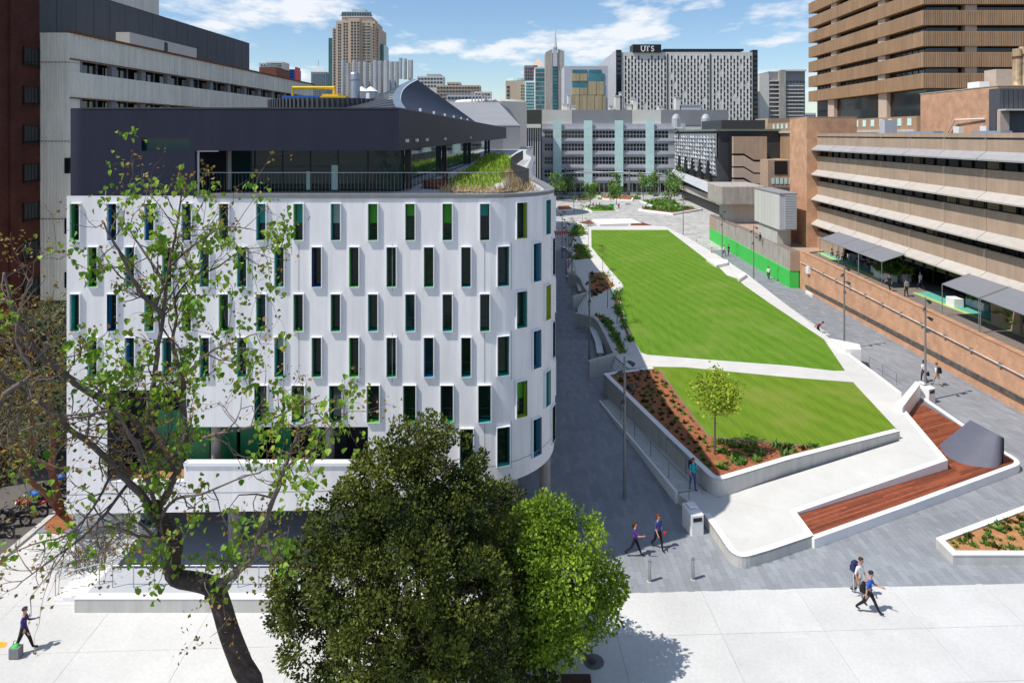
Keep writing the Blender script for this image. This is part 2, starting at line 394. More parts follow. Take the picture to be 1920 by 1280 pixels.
# ================================================================ GROUND AND PARK
def offs(pts, w, closed=False):
    """offset polyline to its left by w (3D points keep their z)"""
    n = len(pts); out = []
    for i in range(n):
        a = pts[i - 1] if (i > 0 or closed) else None
        b = pts[(i + 1) % n] if (i < n - 1 or closed) else None
        ds = []
        if a is not None: d = (pts[i] - a).to_2d(); ds.append(d.normalized())
        if b is not None: d = (b - pts[i]).to_2d(); ds.append(d.normalized())
        nn = [Vector((-d.y, d.x)) for d in ds]
        m = sum(nn, Vector((0, 0)))
        m = m.normalized() if m.length > 1e-6 else nn[0]
        k = 1 / max(0.45, m.dot(nn[0]))
        out.append(Vector((pts[i].x + m.x * w * k, pts[i].y + m.y * w * k, pts[i].z)))
    return out
def wallstrip(mb, pts, w, zb=0.0, m=0):
    pts = [Vector(p) for p in pts]; q = offs(pts, w)
    n = len(pts)
    vs = pts + q + [Vector((p.x, p.y, zb)) for p in pts] + [Vector((p.x, p.y, zb)) for p in q]
    fs = []
    for i in range(n - 1):
        fs += [(i, i + 1, n + i + 1, n + i), (2 * n + i, 2 * n + i + 1, i + 1, i), (n + i, n + i + 1, 3 * n + i + 1, 3 * n + i)]
    fs += [(0, n, 3 * n, 2 * n), (n - 1, 3 * n - 1, 4 * n - 1, 2 * n - 1)]
    mb.add(vs, fs, m); return mb
def inpoly(x, y, poly):
    c = False; n = len(poly)
    for i in range(n):
        x1, y1 = poly[i][0], poly[i][1]; x2, y2 = poly[(i + 1) % n][0], poly[(i + 1) % n][1]
        if (y1 > y) != (y2 > y) and x < (x2 - x1) * (y - y1) / (y2 - y1) + x1: c = not c
    return c
def clip(poly, conv):
    """clip 2D polygon by convex ccw polygon"""
    out = list(poly)
    for i in range(len(conv)):
        a, b = conv[i], conv[(i + 1) % len(conv)]
        inp, out = out, []
        if not inp: return []
        side = lambda p: (b[0] - a[0]) * (p[1] - a[1]) - (b[1] - a[1]) * (p[0] - a[0])
        for j in range(len(inp)):
            p, q = inp[j], inp[(j + 1) % len(inp)]
            sp, sq = side(p), side(q)
            if sp >= 0: out.append(p)
            if (sp >= 0) != (sq >= 0):
                t = sp / (sp - sq); out.append((p[0] + (q[0] - p[0]) * t, p[1] + (q[1] - p[1]) * t))
    return out
def ccw(p):
    a = sum(p[i][0] * p[(i + 1) % len(p)][1] - p[(i + 1) % len(p)][0] * p[i][1] for i in range(len(p)))
    return p if a > 0 else p[::-1]
def arc_corner(a, b, c, r=0.8, n=6):
    """round corner b between a and c"""
    a, b, c = Vector(a), Vector(b), Vector(c)
    d1 = (a - b).normalized(); d2 = (c - b).normalized()
    p, q = b + d1 * r, b + d2 * r
    return [(p * (1 - t) ** 2 + b * 2 * t * (1 - t) + q * t * t) for t in [i / n for i in range(n + 1)]]

MB().box(-3000, 3000, -3000, 4500, -0.5, -0.06).build('ground', M['ground'], kind='structure')
M['paver_far'] = brickmat('blue_grey_paving', (0.25, 0.265, 0.285), (0.21, 0.225, 0.245), (0.17, 0.18, 0.19), 0.9, 0.3, 0.14, 0.012)
# brick texture uses x+y and z, so the flat paving needs its own mapping
def flatmap(m, rot=0.0):
    t = m.node_tree; br = [n for n in t.nodes if n.type == 'TEX_BRICK'][0]
    g = [n for n in t.nodes if n.type == 'NEW_GEOMETRY'][0]
    mpn = N(t, 'ShaderNodeMapping'); mpn.inputs['Rotation'].default_value = (0, 0, rot)
    t.links.new(g.outputs['Position'], mpn.inputs[0]); t.links.new(mpn.outputs[0], br.inputs['Vector'])
flatmap(M['paver_far'], R(90))
M['plaza_far'] = brickmat('pale_plaza_tiles', (0.50, 0.49, 0.46), (0.36, 0.36, 0.35), (0.30, 0.30, 0.29), 1.8, 1.2, 0.2, 0.06)
flatmap(M['plaza_far'], R(30))
MB().prism([(-19.8, 29.6, 0), (2.2, 29.6, 0), (22.7, 30.35, 0), (60, 31.7, 0), (60, 118, 0), (-19.8, 118, 0)], -0.05).build('paving', M['paver_far'], kind='structure')
MB().prism([(-5, 118, 0.0), (60, 118, 0.0), (66, 226, 0.0), (-5, 226, 0.0)], -0.05).build('plaza', M['plaza_far'], kind='structure')
# street at the far left with its kerb
MB().box(-60, -24.2, 20, 120, -0.05, 0.0).build('street', M['asphalt'], kind='structure')
MB().box(-24.2, -23.9, 20, 120, -0.05, 0.13).build('kerb', M['conc_wall'], kind='structure')
MB().box(-23.9, -18.3, 29.55, 34.2, -0.05, 0.012).build('footpath_apron', M['slab_white'], kind='structure')
MB().box(-23.9, -18.3, 34.2, 120, -0.05, 0.06).build('side_path', M['paver_far'], kind='structure')

# foreground footpath of big concrete slabs
fp = MB().box(-23.9, 45, 8, 29.4, -0.055, -0.012).build('footpath', M['joint'], kind='structure')
def slab_clip():
    ang = R(2.2); ca, sa = math.cos(ang), math.sin(ang)
    regions = [ccw([(-23.88, 8), (2.2, 8), (2.2, 29.68), (-23.88, 29.54)]), ccw([(2.2, 8), (45, 8), (45, 31.3), (2.2, 29.68)])]
    w, d = 4.2, 2.72
    for i in range(-7, 12):
        for j in range(-8, 2):
            x0, y0 = i * w + (j % 2) * 0.0, 27.02 + j * d
            q = [(x0 + 0.006, y0 + 0.006), (x0 + w - 0.006, y0 + 0.006), (x0 + w - 0.006, y0 + d - 0.006), (x0 + 0.006, y0 + d - 0.006)]
            q = [(x * ca - (y - 27) * sa, 27 + x * sa + (y - 27) * ca) for x, y in q]
            for region in regions:
              qc = clip(q, region)
              if len(qc) < 3: continue
              MB().prism([(x, y, 0.012 + random.uniform(-.002, .002)) for x, y in qc], -0.02, tone=.5).build('slab', M['slab_white'], fp)
slab_clip()

# ---------------- lawn plateau
ZL = 1.35
def poly(pp, z): return [G(a, b, z) for a, b in pp]
plateau_px = [(1218, 690), (1178, 690), (1152, 666), (1157, 663), (1140, 628), (1127, 604), (1117, 594), (1097, 588), (1108, 585), (1098, 554), (1107, 547), (1099, 538),
              (1092, 522), (1084, 515), (1078, 512), (1081, 507), (1074, 486), (1080, 482), (1071, 466), (1078, 440), (1088, 424),
              (1100, 424), (1246, 424), (1280, 441), (1344, 477), (1400, 513), (1455, 556), (1497, 588), (1525, 612), (1556, 634),
              (1600, 716), (1480, 707), (1284, 688)]
MB().prism(poly(plateau_px, ZL), -0.02, 0, 1).build('lawn_path', [M['conc_white'], M['conc_wall']], kind='structure')
lawn_px = [(1202, 660), (1187, 633), (1173, 603), (1167, 577), (1158, 546), (1171, 536), (1136, 496), (1109, 463), (1108.6, 431), (1252, 431), (1265, 441), (1324, 486), (1334, 487), (1363, 516), (1381, 522), (1396, 535),
           (1440, 566), (1545, 636), (1584, 694), (1562, 694), (1480, 684.5), (1300, 671), (1214, 664)]
MB().prism(poly(lawn_px, ZL + 0.03), ZL - 0.01).build('lawn', M['lawn'], kind='structure')

# concrete ramp and platform that wraps round the lower lawn
ramp = [(1271, 925, .55), (1319, 962, .55), (1350, 1006, .55)]
cor = arc_corner(G(1350, 1006, .55), G(1380, 1052, .55), G(1440, 1030, .55), 1.15, 8)
rampP = [G(*p) for p in ramp] + cor + [G(*p) for p in [(1440, 1032, .55), (1526, 1003, .55), (1494, 960, .60), (1777, 862, 1.0), (1692, 762, 1.15), (1690, 735, 1.2), (1640, 697, 1.3), (1557, 637, 1.34),
         (1545, 636, 1.34), (1584, 694, 1.34), (1600, 716, 1.34), (1688, 826, 1.0), (1500, 885, .75), (1347, 933, .55), (1317, 917, .55)]]
MB().prism(rampP, -0.02, 0, 1).build('ramp', [M['conc_white'], M['conc_wall']], kind='structure')
# pale edge margin of the platform (a slightly proud cast border)
eb = MB()
wallstrip(eb, [p + Vector((0, 0, .012)) for p in ([G(*p) for p in ramp[1:]] + cor + [G(1440, 1032, .55), G(1526, 1003, .55)])], 0.32, 0.45)
wallstrip(eb, [G(1526, 1003, .562), G(1494, 960, .612), G(1777, 862, 1.012), G(1692, 762, 1.162)], 0.32, 0.5)
wallstrip(eb, [G(1690, 735, 1.212), G(1640, 697, 1.312), G(1557, 637, 1.352)], 0.3, 1.0)
tag(eb.build('platform_edge', M['conc_edge']), kind='structure')
# expansion joints of the platform: thin recessed dark strips read as saw cuts
# lower planter with its wall, mulch and lawn
pl = thing('lawn_planter', 'long raised planter with white concrete rim, mulch bed and small striped lawn', 'planter', G(1347, 935, .0))
zt = 1.50
c1 = arc_corner(G(1250, 816, zt), G(1341, 903, zt), G(1480, 861, zt), 0.9, 7)
rim = [G(1222, 688.5, zt - .1), G(1131, 700, zt), G(1250, 816, zt)] + c1 + [G(1480, 861, zt), G(1687, 808, zt)]
o = wallstrip(MB(), rim, 0.34, -0.03, 0).build('rim_wall', M['conc_wall'], pl)
cap = wallstrip(MB(), [p + Vector((0, 0, .015)) for p in rim], 0.36, zt - 0.06).build('coping', M['conc_edge'], pl)
mul_px = [(1141, 701), (1218, 690), (1237, 694), (1307, 790), (1328, 816), (1345, 820.5), (1480, 831), (1540, 837), (1480, 857), (1342, 893)]
MB().prism(poly(mul_px, 1.40), 1.0).build('mulch_bed', M['mulch'], pl)
l2_px = [(1222, 687), (1284, 688), (1480, 707), (1600, 717), (1683, 806), (1540, 839), (1480, 831), (1345, 820.5), (1328, 816), (1307, 790), (1237, 694)]
MB().prism(poly(l2_px, 1.43), 1.0).build('turf', M['lawn2'], pl)
ed = [G(*p, 1.45) for p in [(1237, 694), (1307, 790), (1328, 816), (1345, 820.5), (1480, 831), (1540, 838)]]
wallstrip(MB(), ed, 0.04, 1.3).build('steel_edging', M['steel'], pl)

# access ramp in the building's shade beside the planter
MB().prism([G(1128, 751, .02), G(1271, 921, .54), G(1318, 917, .54), G(1160, 744, .02)], -0.02, 0, 0).build('side_ramp', M['conc_wall'], kind='structure')
wallstrip(MB(), [G(1271, 921, .66), G(1126, 750, .14)], 0.14, -0.03).build('ramp_kerb', M['conc_edge'], kind='structure')

# ---------------- timber deck
deckP = [G(1494, 960, .60), G(1526, 1003, .45), G(1895, 874, .45), G(1908, 866, .45), G(1897, 855, .45), G(1880, 845, .45), G(1805, 796, .45), G(1717, 737, .45), G(1692, 762, 1.15), G(1777, 862, 1.0)]
dk = thing('timber_deck', 'red hardwood deck in two arms with white kerb around the slate drum', 'deck', G(1700, 930, 0))
MB().prism([(p.x, p.y, .40) for p in deckP], 0.0).build('substrate', M['joint'], dk)
L2 = ccw([(p.x, p.y) for p in [deckP[0], deckP[1], deckP[2], deckP[3], deckP[9]]])
U2 = ccw([(p.x, p.y) for p in [deckP[9], deckP[3], deckP[4], deckP[5], deckP[6], deckP[7], deckP[8]]])
dv = (deckP[2] - deckP[1]).to_2d().normalized(); nv = Vector((-dv.y, dv.x)); o0 = deckP[1].to_2d()
cnt = 0
for k in range(-10, 130):
    s0 = k * 0.145
    t = -6 - random.random() * 3
    while t < 30:
        Ln = random.choice([2.4, 3.2, 3.9, 4.6])
        q = [o0 + dv * (t + .004) + nv * (s0 + .006), o0 + dv * (t + Ln - .004) + nv * (s0 + .006), o0 + dv * (t + Ln - .004) + nv * (s0 + .139), o0 + dv * (t + .004) + nv * (s0 + .139)]
        for conv in (L2, U2):
            c = clip([tuple(p) for p in q], conv)
            if len(c) >= 3:
                ar = abs(sum(c[i][0] * c[(i + 1) % len(c)][1] - c[(i + 1) % len(c)][0] * c[i][1] for i in range(len(c)))) / 2
                if ar > 0.02:
                    MB().prism([(x, y, .45 + random.uniform(-.003, .003)) for x, y in c], .405).build('plank', M['wood'], dk); cnt += 1
        t += Ln
print('planks', cnt)
ck = arc_corner(G(1800, 907, .48), G(1922, 868, .48), G(1880, 843, .48), 0.9, 7)
kerbp = [G(1527, 1010, .48), G(1700, 949, .48)] + ck + [G(1880, 843, .48), G(1805, 793, .48), G(1719, 735, .48)]
wallstrip(MB(), kerbp, 0.27, -0.03).build('kerb', M['conc_edge'], dk)
tag(bevel(MB().prism([G(1680, 757, 1.5), G(1717, 714, 1.5), G(1725, 720, 1.5), G(1692, 764, 1.5)], 0).build('seat_wall', M['conc_edge'])), 'short white concrete wall block at the top end of the timber deck', 'wall')
# slate drum: ruled half cone with a straight ridge
dr = thing('roof_scoop', 'slate grey curved scoop like a half cone standing on the timber deck', 'skylight', G(1830, 873, .45))
base = [G(1762, 833, .45), G(1767, 845, .45), G(1779, 857, .45), G(1797, 866, .45), G(1820, 872.5, .45), G(1843, 875.5, .45), G(1860, 876.5, .45), G(1872, 874, .45), G(1878, 868.5, .45)]
rd0, rd1 = G(1819, 787, 2.0), G(1882, 821, 2.0)
nB = 28
def interp(pts, t):
    t *= len(pts) - 1; i = min(int(t), len(pts) - 2); f = t - i
    p0, p1, p2, p3 = pts[max(i - 1, 0)], pts[i], pts[i + 1], pts[min(i + 2, len(pts) - 1)]
    return 0.5 * ((2 * p1) + (p2 - p0) * f + (2 * p0 - 5 * p1 + 4 * p2 - p3) * f * f + (3 * p1 - p0 - 3 * p2 + p3) * f ** 3)
mb = MB(); bv = [interp(base, i / nB) for i in range(nB + 1)]; tv = [rd0.lerp(rd1, (i / nB) ** 0.6) for i in range(nB + 1)]
mb.add(bv + tv, [(i, i + 1, nB + 2 + i, nB + 1 + i) for i in range(nB)])
mb.build('curved_shell', M['drum'], dr, smooth=True)
bA, bB = Vector((rd0.x + .05, rd0.y, .45)), Vector((rd1.x + .05, rd1.y + .03, .45)); e_ = Vector((.05, .03, -.02))
MB().add([bA, bB, rd1 + e_, rd0 + e_, base[0]], [(0, 3, 2, 1), (0, 4, 3)]).build('back_panel', M['darkmetal'], dr)

# ---------------- front right planter
fpz = .5
p4 = thing('corner_planter', 'pointed white concrete planter with tan mulch at the right edge', 'planter', G(1791, 1060, 0))
wallstrip(MB(), [G(2250, 806, fpz), G(1920, 947, fpz), G(1755, 1007.5, fpz), G(1787, 1039, fpz), G(1920, 1039, fpz), G(2250, 1042, fpz)], 0.30, -.03).build('rim_wall', M['conc_wall'], p4)
wallstrip(MB(), [G(2250, 806, fpz + .015), G(1920, 947, fpz + .015), G(1755, 1007.5, fpz + .015), G(1787, 1039, fpz + .015), G(1920, 1039, fpz + .015), G(2250, 1042, fpz + .015)], 0.31, fpz - .05).build('coping', M['conc_edge'], p4)
MB().prism([G(2250, 816, .42), G(1920, 955, .42), G(1762, 1012, .42), G(1790, 1034, .42), G(1920, 1034, .42), G(2250, 1036, .42)], 0).build('mulch_bed', M['mulch_tan'], p4)

# ---------------- stone pavers of the near plaza
pv = tag(MB().box(-4, 36, 29.9, 30.0, -.03, -.02).build('paver_bed', M['joint']), kind='structure')
solid = [[(p.x, p.y) for p in rampP], [(p.x, p.y) for p in deckP], [(p.x, p.y) for p in [G(1128, 751), G(1271, 921), G(1335, 917), G(1218, 680), G(1131, 700)]]]
solid.append([tuple(G(*q).to_2d()) for q in [(1131, 700), (1341, 930), (1687, 830), (1600, 716), (1222, 689)]])
tiles = []
x = -3.4; col = 0
while x < 36:
    y = 29.62 + 0.0354 * max(0, x - 2.2) + random.random() * 0.01
    y += -((col * 0.37) % 0.9); col += 1
    while y < 66:
        y0 = max(y, 29.66 + 0.0366 * max(0, x - 2.2))
        if y + .9 - y0 > .08 and not any(inpoly(x + .15, (y0 + y + .9) / 2, s) for s in solid):
            tiles.append((x + .004, x + .296, y0 + .004, y + .896))
        y += 0.9
    x += 0.3
tiles.sort(key=lambda t: t[2] - (0 if 3.5 < t[0] < 26 else -50))
shared = MB().box(0, .292, 0, .892, -.012, 0).mesh('paver', M['paver'])
M['paver_obj'] = mat('blue_grey_stone_single', (0.27, 0.285, 0.305), 0.75, var=0.07, scale=1.0, fine=0.06, objrand=0.10, blotch=0.10)
shared.materials[0] = M['paver_obj']
for t in tiles[:300]:
    link('paver', shared, pv, (t[0], t[2], .012 + random.uniform(-.0015, .0015)), scale=(1, (t[3] - t[2]) / .892, 1))
mb = MB()
for t in tiles[300:]: mb.box(t[0], t[1], t[2], t[3], 0, .012 + random.uniform(-.0015, .0015), tone=random.random())
tag(mb.build('pavers', M['paver'], pv), kind='stuff')

# ---------------- terraces on the shaded side: kerb walls, benches, stairs, beds
def stair(a0, a1, b0, b1, n, label):
    """a: upper edge, b: lower edge"""
    t = thing('stair', label, 'stairs', (b0 + b1) / 2)
    for i in range(n):
        f0, f1 = i / n, (i + 1) / n; z = ZL * (1 - (i + 1) / (n + 1))
        q = [a0.lerp(b0, f0), a1.lerp(b1, f0), a1.lerp(b1, f1), a0.lerp(b0, f1)]
        MB().prism([(p.x, p.y, z) for p in q], -.02).build('step', M['conc_edge' if i % 1 == 0 else 'conc_wall'], t)
stair(G(1152, 666, ZL), G(1178, 690, ZL), G(1131, 686, 0), G(1150, 706, 0), 6, 'concrete stair at the near end of the shaded terraces beside the planter corner')
stair(G(1098, 554, ZL), G(1108, 585, ZL), G(1080, 566, 0), G(1085, 592, 0), 6, 'concrete stair between the two long bent benches')
stair(G(1074, 486, ZL), G(1081, 507, ZL), G(1062, 494, 0), G(1064, 512, 0), 5, 'farthest concrete stair of the shaded terraces')
def kw(px, label, z=1.5, w=.3):
    tag(wallstrip(MB(), [G(a, b, z) for a, b in px], w, -.03).build('terrace_wall', M['conc_wall']), label, 'wall')
kw([(1106, 677), (1157, 663), (1140, 628), (1127, 604), (1117, 594), (1081, 585)], 'bent pale concrete retaining wall behind the nearest bench, with a blunt end block')
kw([(1075, 556), (1107, 547), (1099, 538), (1092, 522), (1084, 515), (1068, 512)], 'bent concrete retaining wall behind the middle bench')
kw([(1063, 487), (1079, 482), (1071, 466)], 'small concrete wall beside the farthest terrace stair')
def bench(px, label, z=.5, w=.6):
    t = thing('bench', label, 'bench', G(px[0][0], px[0][1], 0))
    P = [G(a, b, z) for a, b in px]
    wallstrip(MB(), [p - Vector((0, 0, .09)) for p in offs(P, .12)], w - .24, 0).build('plinth', M['conc_wall'], t)
    wallstrip(MB(), P, w, z - .09).build('seat', M['conc_edge'], t)
bench([(1132, 661), (1128, 640), (1117, 615), (1108, 606), (1092, 600)], 'nearest bent white bench in front of the retaining wall')
bench([(1094, 545), (1089, 530), (1081, 521), (1067, 516)], 'middle bent white bench along the shaded walkway')
bench([(1076, 478), (1070, 466), (1056, 462)], 'farthest white bench along the shaded walkway')
for px, lb in [([(1116, 590), (1142, 595), (1149, 612), (1171, 658), (1162, 663), (1143, 616)], 'long narrow mulch bed beside the nearest bench terrace'),
               ([(1105, 511), (1134, 511), (1151, 536), (1108, 557)], 'rusty mulch bed on the corner of the white lawn path'),
               ([(1080, 459), (1097, 459), (1110, 483), (1078, 487)], 'shaded mulch bed with grasses left of the lawn corner'),
               ([(1080, 425), (1094, 424), (1094, 441), (1070, 444)], 'small mulch bed farthest up the terraces'),
               ([(1159, 548), (1170, 604), (1186, 640), (1180, 640), (1155, 575), (1150, 550)], 'thin planted strip along the left edge of the lawn')]:
    tag(MB().prism(poly(px, ZL + .05), ZL - .02).build('mulch_bed', M['mulch']), lb, 'garden bed')
# blocks along the right edge of the lawn
for px, lb in [([(1324, 484), (1364, 487), (1365, 492), (1343, 497)], 'wedge shaped white block on the far right edge of the lawn'),
               ([(1381, 517), (1397, 511), (1400, 514), (1386, 523)], 'small white bar block along the right edge of the lawn'),
               ([(1556, 634), (1611, 645), (1615, 655), (1585, 654)], 'wedge shaped white block beside the reclining man')]:
    tag(bevel(MB().prism(poly(px, 1.75), 0).build('seat_block', M['conc_edge']), .02), lb, 'seat')
for a, b, lb in [((1284, 444), (1316, 466), 'far low grey step along the right lawn edge'), ((1420, 540), (1545, 628), 'long low grey step along the right lawn edge')]:
    tag(wallstrip(MB(), [G(*b, .9), G(*a, .9)], -.6, -.03).build('step_edge', M['conc_wall']), lb, 'step')
def handrail(pts, label, h=.95, mat_='pole', r=.024):
    t = thing('handrail', label, 'railing', pts[0])
    tops = [p + Vector((0, 0, h)) for p in pts]
    MB().tube(tops, r, 6).build('rail', M[mat_], t)
    for p, q in zip(pts, tops): MB().tube([p, q], r * .9, 5).build('post', M[mat_], t)
    return t
handrail([G(1163, 787, .15), G(1190, 819, .25), G(1220, 856, .35), G(1254, 896, .46), G(1292, 935, .55)], 'thin steel handrail on the outer side of the shaded ramp')
handrail([G(1172, 762, .10), G(1190, 782, .17), G(1218, 815, .28), G(1250, 850, .38), G(1286, 888, .48), G(1316, 925, .55)], 'thin steel handrail against the planter wall of the shaded ramp')
handrail([G(1630, 690, 0), G(1655, 705, 0), G(1681, 722, 0)], 'thin handrail on the sunlit path beside the ramp edge')
handrail([G(1583, 662, 0.4), G(1612, 680, 0)], 'short thin handrail next to the wedge shaped block')

# bins
def bin_(loc, rz, label, sc=1.0, group='white concrete litter bins'):
    t = thing('litter_bin', label, 'bin', loc, rz, group)
    w, d, h = .34 * sc, .52 * sc, 1.12 * sc
    body = MB(); body.prism([(-w, -d, h * .90), (w, -d, h * .90), (w, d, h), (-w, d, h)], 0)
    o = link('body', body.mesh('body', M['conc_edge']), t); bevel(o, .04)
    link('opening', MB().box(-w * .7, w * .7, -d - .012, -d + .02, h * .62, h * .80).mesh('opening', M['black']), t)
    lid = MB().box(-w * .62, w * .62, -d * .15, d * .8, h + .03, h + .09)
    o = link('lid', lid.mesh('lid', M['white']), t); bevel(o, .02)
    link('hinge', MB().box(-w * .5, w * .5, d * .5, d * .7, h * .97, h + .04).mesh('hinge', M['darkmetal']), t)
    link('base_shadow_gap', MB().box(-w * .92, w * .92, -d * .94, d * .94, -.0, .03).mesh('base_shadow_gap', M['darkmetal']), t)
    return t
bin_((9.15, 34.55, 0), R(12), 'white concrete bin with flat lid at the rounded platform corner')
b2 = bin_((30.95, 51.2, 0), R(25), 'white concrete bin beside the sunlit path near the brick wall', 1.12)
# bollards
bo = thing('bollard', 'left stainless steel bollard on the grey paving before the platform', 'bollard', G(1218, 1090), 0, 'stainless bollards')
link('post', MB().lathe([(0.001, 0), (.075, 0), (.075, .93), (.06, .955), (.001, .96)], 16).mesh('post', M['steel'], smooth=False), bo)
link('cap', MB().lathe([(.077, .90), (.079, .90), (.079, .965), (.001, .975)], 16).mesh('cap', M['pole']), bo)
link('base_ring', MB().lathe([(.11, .012), (.11, .022), (.07, .022)], 16).mesh('base_ring', M['slab_white']), bo)
copy_tree(bo, None, G(1299, 1086), 0, 'right stainless steel bollard nearer the white platform')

# lamp posts
def lamp(loc, h, label, rz=0):
    t = thing('lamp_post', label, 'lamp post', loc, rz, 'tall grey lamp posts round the lawn')
    link('pole', MB().tube([(0, 0, 0), (0, 0, h * .5), (0, 0, h)], [.085, .075, .055], 8).mesh('pole', M['pole']), t)
    link('base', MB().lathe([(.16, 0), (.16, .03), (.10, .05), (.10, .4), (.085, .42)], 10).mesh('base', M['pole']), t)
    for (z, s, q) in ((h - .25, 1, 0), (h - .75, -1, .6), (h - 1.5, 1, -.5), (h - 2.3, -1, 1.2)):
        a = Vector((s * math.cos(q), s * math.sin(q) * .8, 0))
        hd = link('lamp_head', MB().tube([a * .16 + Vector((0, 0, z)), a * .30 + Vector((0, 0, z - .05)), a * .52 + Vector((0, 0, z - .2))], [.05, .10, .13], 8).mesh('lamp_head', M['darkmetal']), t)
        link('bracket', MB().tube([(0, 0, z - .02), a * .2 + Vector((0, 0, z))], .03, 5).mesh('bracket', M['pole']), hd)
        link('lens', MB().tube([a * .52 + Vector((0, 0, z - .2)), a * .535 + Vector((0, 0, z - .21))], .11, 8).mesh('lens', M['steel']), hd)
    return t
lp = lamp(G(1171, 935), 7.8, 'nearest tall lamp post standing in the shade beside the ramp')
for px, py, lb in [(1105, 677, 'lamp post at the near bench end block'), (1072.5, 568, 'lamp post beside the middle stair of the terraces'), (1061.5, 520, 'lamp post in front of the middle bench'),
                   (1054, 484, 'lamp post at the far bench in the shade'), (1583, 655, 'lamp post in front of the brick wall behind the reclining man'),
                   (1735, 752, 'lamp post between the two walkers and the brick wall'), (1413, 531, 'lamp post on the sunlit path before the green wall'), (1354, 483, 'lamp post beside the pair at the green wall'),
                   (1281, 440, 'lamp post at the far corner of the lawn'), (1076, 400, 'lamp post far up in the shaded plaza')]:
    copy_tree(lp, None, G(px, py), random.uniform(-.5, .5), lb)

# small plants of the beds
def tuft(name, pos, size, n, material, label, cat, group, spread=.5):
    t = tag(leafcloud(name, np.zeros((n, 3)) + rng.normal(size=(n, 3)) * np.array([.12, .12, .02]) * size, size * (0.6 + .5 * rng.random(n)), material, None, up=1.1, aspect=.16, kind=None), label, cat, group)
    return t
proto = []
for i in range(4):
    n = 26; z = np.zeros((n, 3)); z[:, :2] = rng.normal(size=(n, 2)) * .08
    proto.append(leafcloud('plant', z, .30 + .2 * rng.random(n), M['leaf_plant'], None, up=.75, aspect=.2, kind=None, tone=rng.random(n) * (.5 + .2 * i)))
for i in range(2):
    n = 30; z = np.zeros((n, 3)); z[:, :2] = rng.normal(size=(n, 2)) * .10
    proto.append(leafcloud('plant', z, .25 + .2 * rng.random(n), M['leaf_dark'], None, up=.6, aspect=.3, kind=None, tone=rng.random(n) * .5))
pused = [0] * len(proto)
def put_plant(k, loc, sc, label, group):
    if not pused[k]: o = proto[k]; pused[k] = 1
    else: o = proto[k].copy(); C.objects.link(o)
    o.location = loc; o.rotation_euler = (0, 0, random.random() * 6.28); o.scale = (sc,) * 3
    tag(o, label, 'plant', group)
def _plants_out(got, ks, sc, label, group):
    if not got: return
    ys = sorted(g[1] for g in got); xs = sorted(g[0] for g in got); xm = xs[len(xs) // 2]
    for (x, y, z) in got:
        k = random.choice(ks); s_ = random.uniform(*sc); q = ys.index(y) / len(ys); f = (s_ - sc[0]) / (sc[1] - sc[0])
        size_ = ['tiny', 'smallish', 'fuller'][min(2, int(f * 3))]; where = ['near end', 'lower middle', 'centre', 'upper middle', 'far end'][min(4, int(q * 5))]; side_ = 'left' if x < xm else 'right'
        kind_ = ['spiky', 'loose green', 'bright strappy', 'pale strappy', 'dark bushy', 'dark rounded'][k]
        put_plant(k, (x, y, z - .02), s_, '%s %s %s, %s %s' % (size_, kind_, label, side_, where), group)
def cover_px(poly_px, z, n, ks, sc, label, group, mind=.35):
    P = [G(a, b, z) for a, b in poly_px]; P2 = [(p.x, p.y) for p in P]
    xs = [p[0] for p in P2]; ys = [p[1] for p in P2]; got = []; tries = 0
    while len(got) < n and tries < n * 60:
        tries += 1; x, y = random.uniform(min(xs), max(xs)), random.uniform(min(ys), max(ys))
        if inpoly(x, y, P2): got.append((x, y, z, random.uniform(*sc)))
    Q = np.concatenate([np.array(g[:3]) + rng.normal(size=(26, 3)) * np.array([.14, .14, .03]) * g[3] for g in got]); sz = np.concatenate([np.full(26, .32 * g[3]) for g in got])
    leafcloud('ground_cover', Q, sz * (.6 + .6 * rng.random(len(Q))), M['leaf_plant'], None, up=.7, aspect=.22)
def scatter_px(poly_px, z, n, ks, sc, label, group, mind=.35):
    P = [G(a, b, z) for a, b in poly_px]; P2 = [(p.x, p.y) for p in P]
    xs = [p[0] for p in P2]; ys = [p[1] for p in P2]; got = []; tries = 0
    while len(got) < n and tries < n * 60:
        tries += 1
        x, y = random.uniform(min(xs), max(xs)), random.uniform(min(ys), max(ys))
        if inpoly(x, y, P2) and all((x - a) ** 2 + (y - b) ** 2 > mind ** 2 for a, b, _ in got):
            got.append((x, y, z))
    _plants_out(got, ks, sc, label, group)
scatter_px([(1150, 703), (1215, 693), (1232, 697), (1300, 790), (1325, 820), (1330, 875)], 1.40, 95, [0, 1, 4, 5], (.35, .75), 'plant in the long rust mulch bed', 'plants in the long mulch bed', .5)
scatter_px([(1350, 880), (1335, 828), (1420, 833), (1440, 860)], 1.40, 26, [2, 3], (.55, 1.05), 'plant in the bed corner by the young tree', 'strappy plants at the young tree', .3)
scatter_px([(1440, 835), (1528, 838), (1470, 856)], 1.40, 10, [1, 4, 5], (.6, 1.1), 'plant in the pointed mulch bed end', 'plants in the pointed bed end', .4)
scatter_px([(1775, 1015), (1920, 962), (1935, 1030), (1795, 1028)], .42, 36, [0, 2, 3, 5], (.3, .8), 'plant in the tan pointed planter', 'plants in the pointed planter', .25)
scatter_px([(1105, 511), (1134, 511), (1151, 536), (1108, 557)], ZL + .05, 34, [0, 1, 4, 5], (.5, 1.0), 'plant in the bed on the path corner', 'plants in the path corner bed', .4)
cover_px([(1080, 459), (1097, 459), (1110, 483), (1078, 487)], ZL + .05, 40, [0, 2, 3, 1], (1, 2), 'grass clump in the shaded bed left of the lawn corner', 'plants left of the lawn corner', .4)
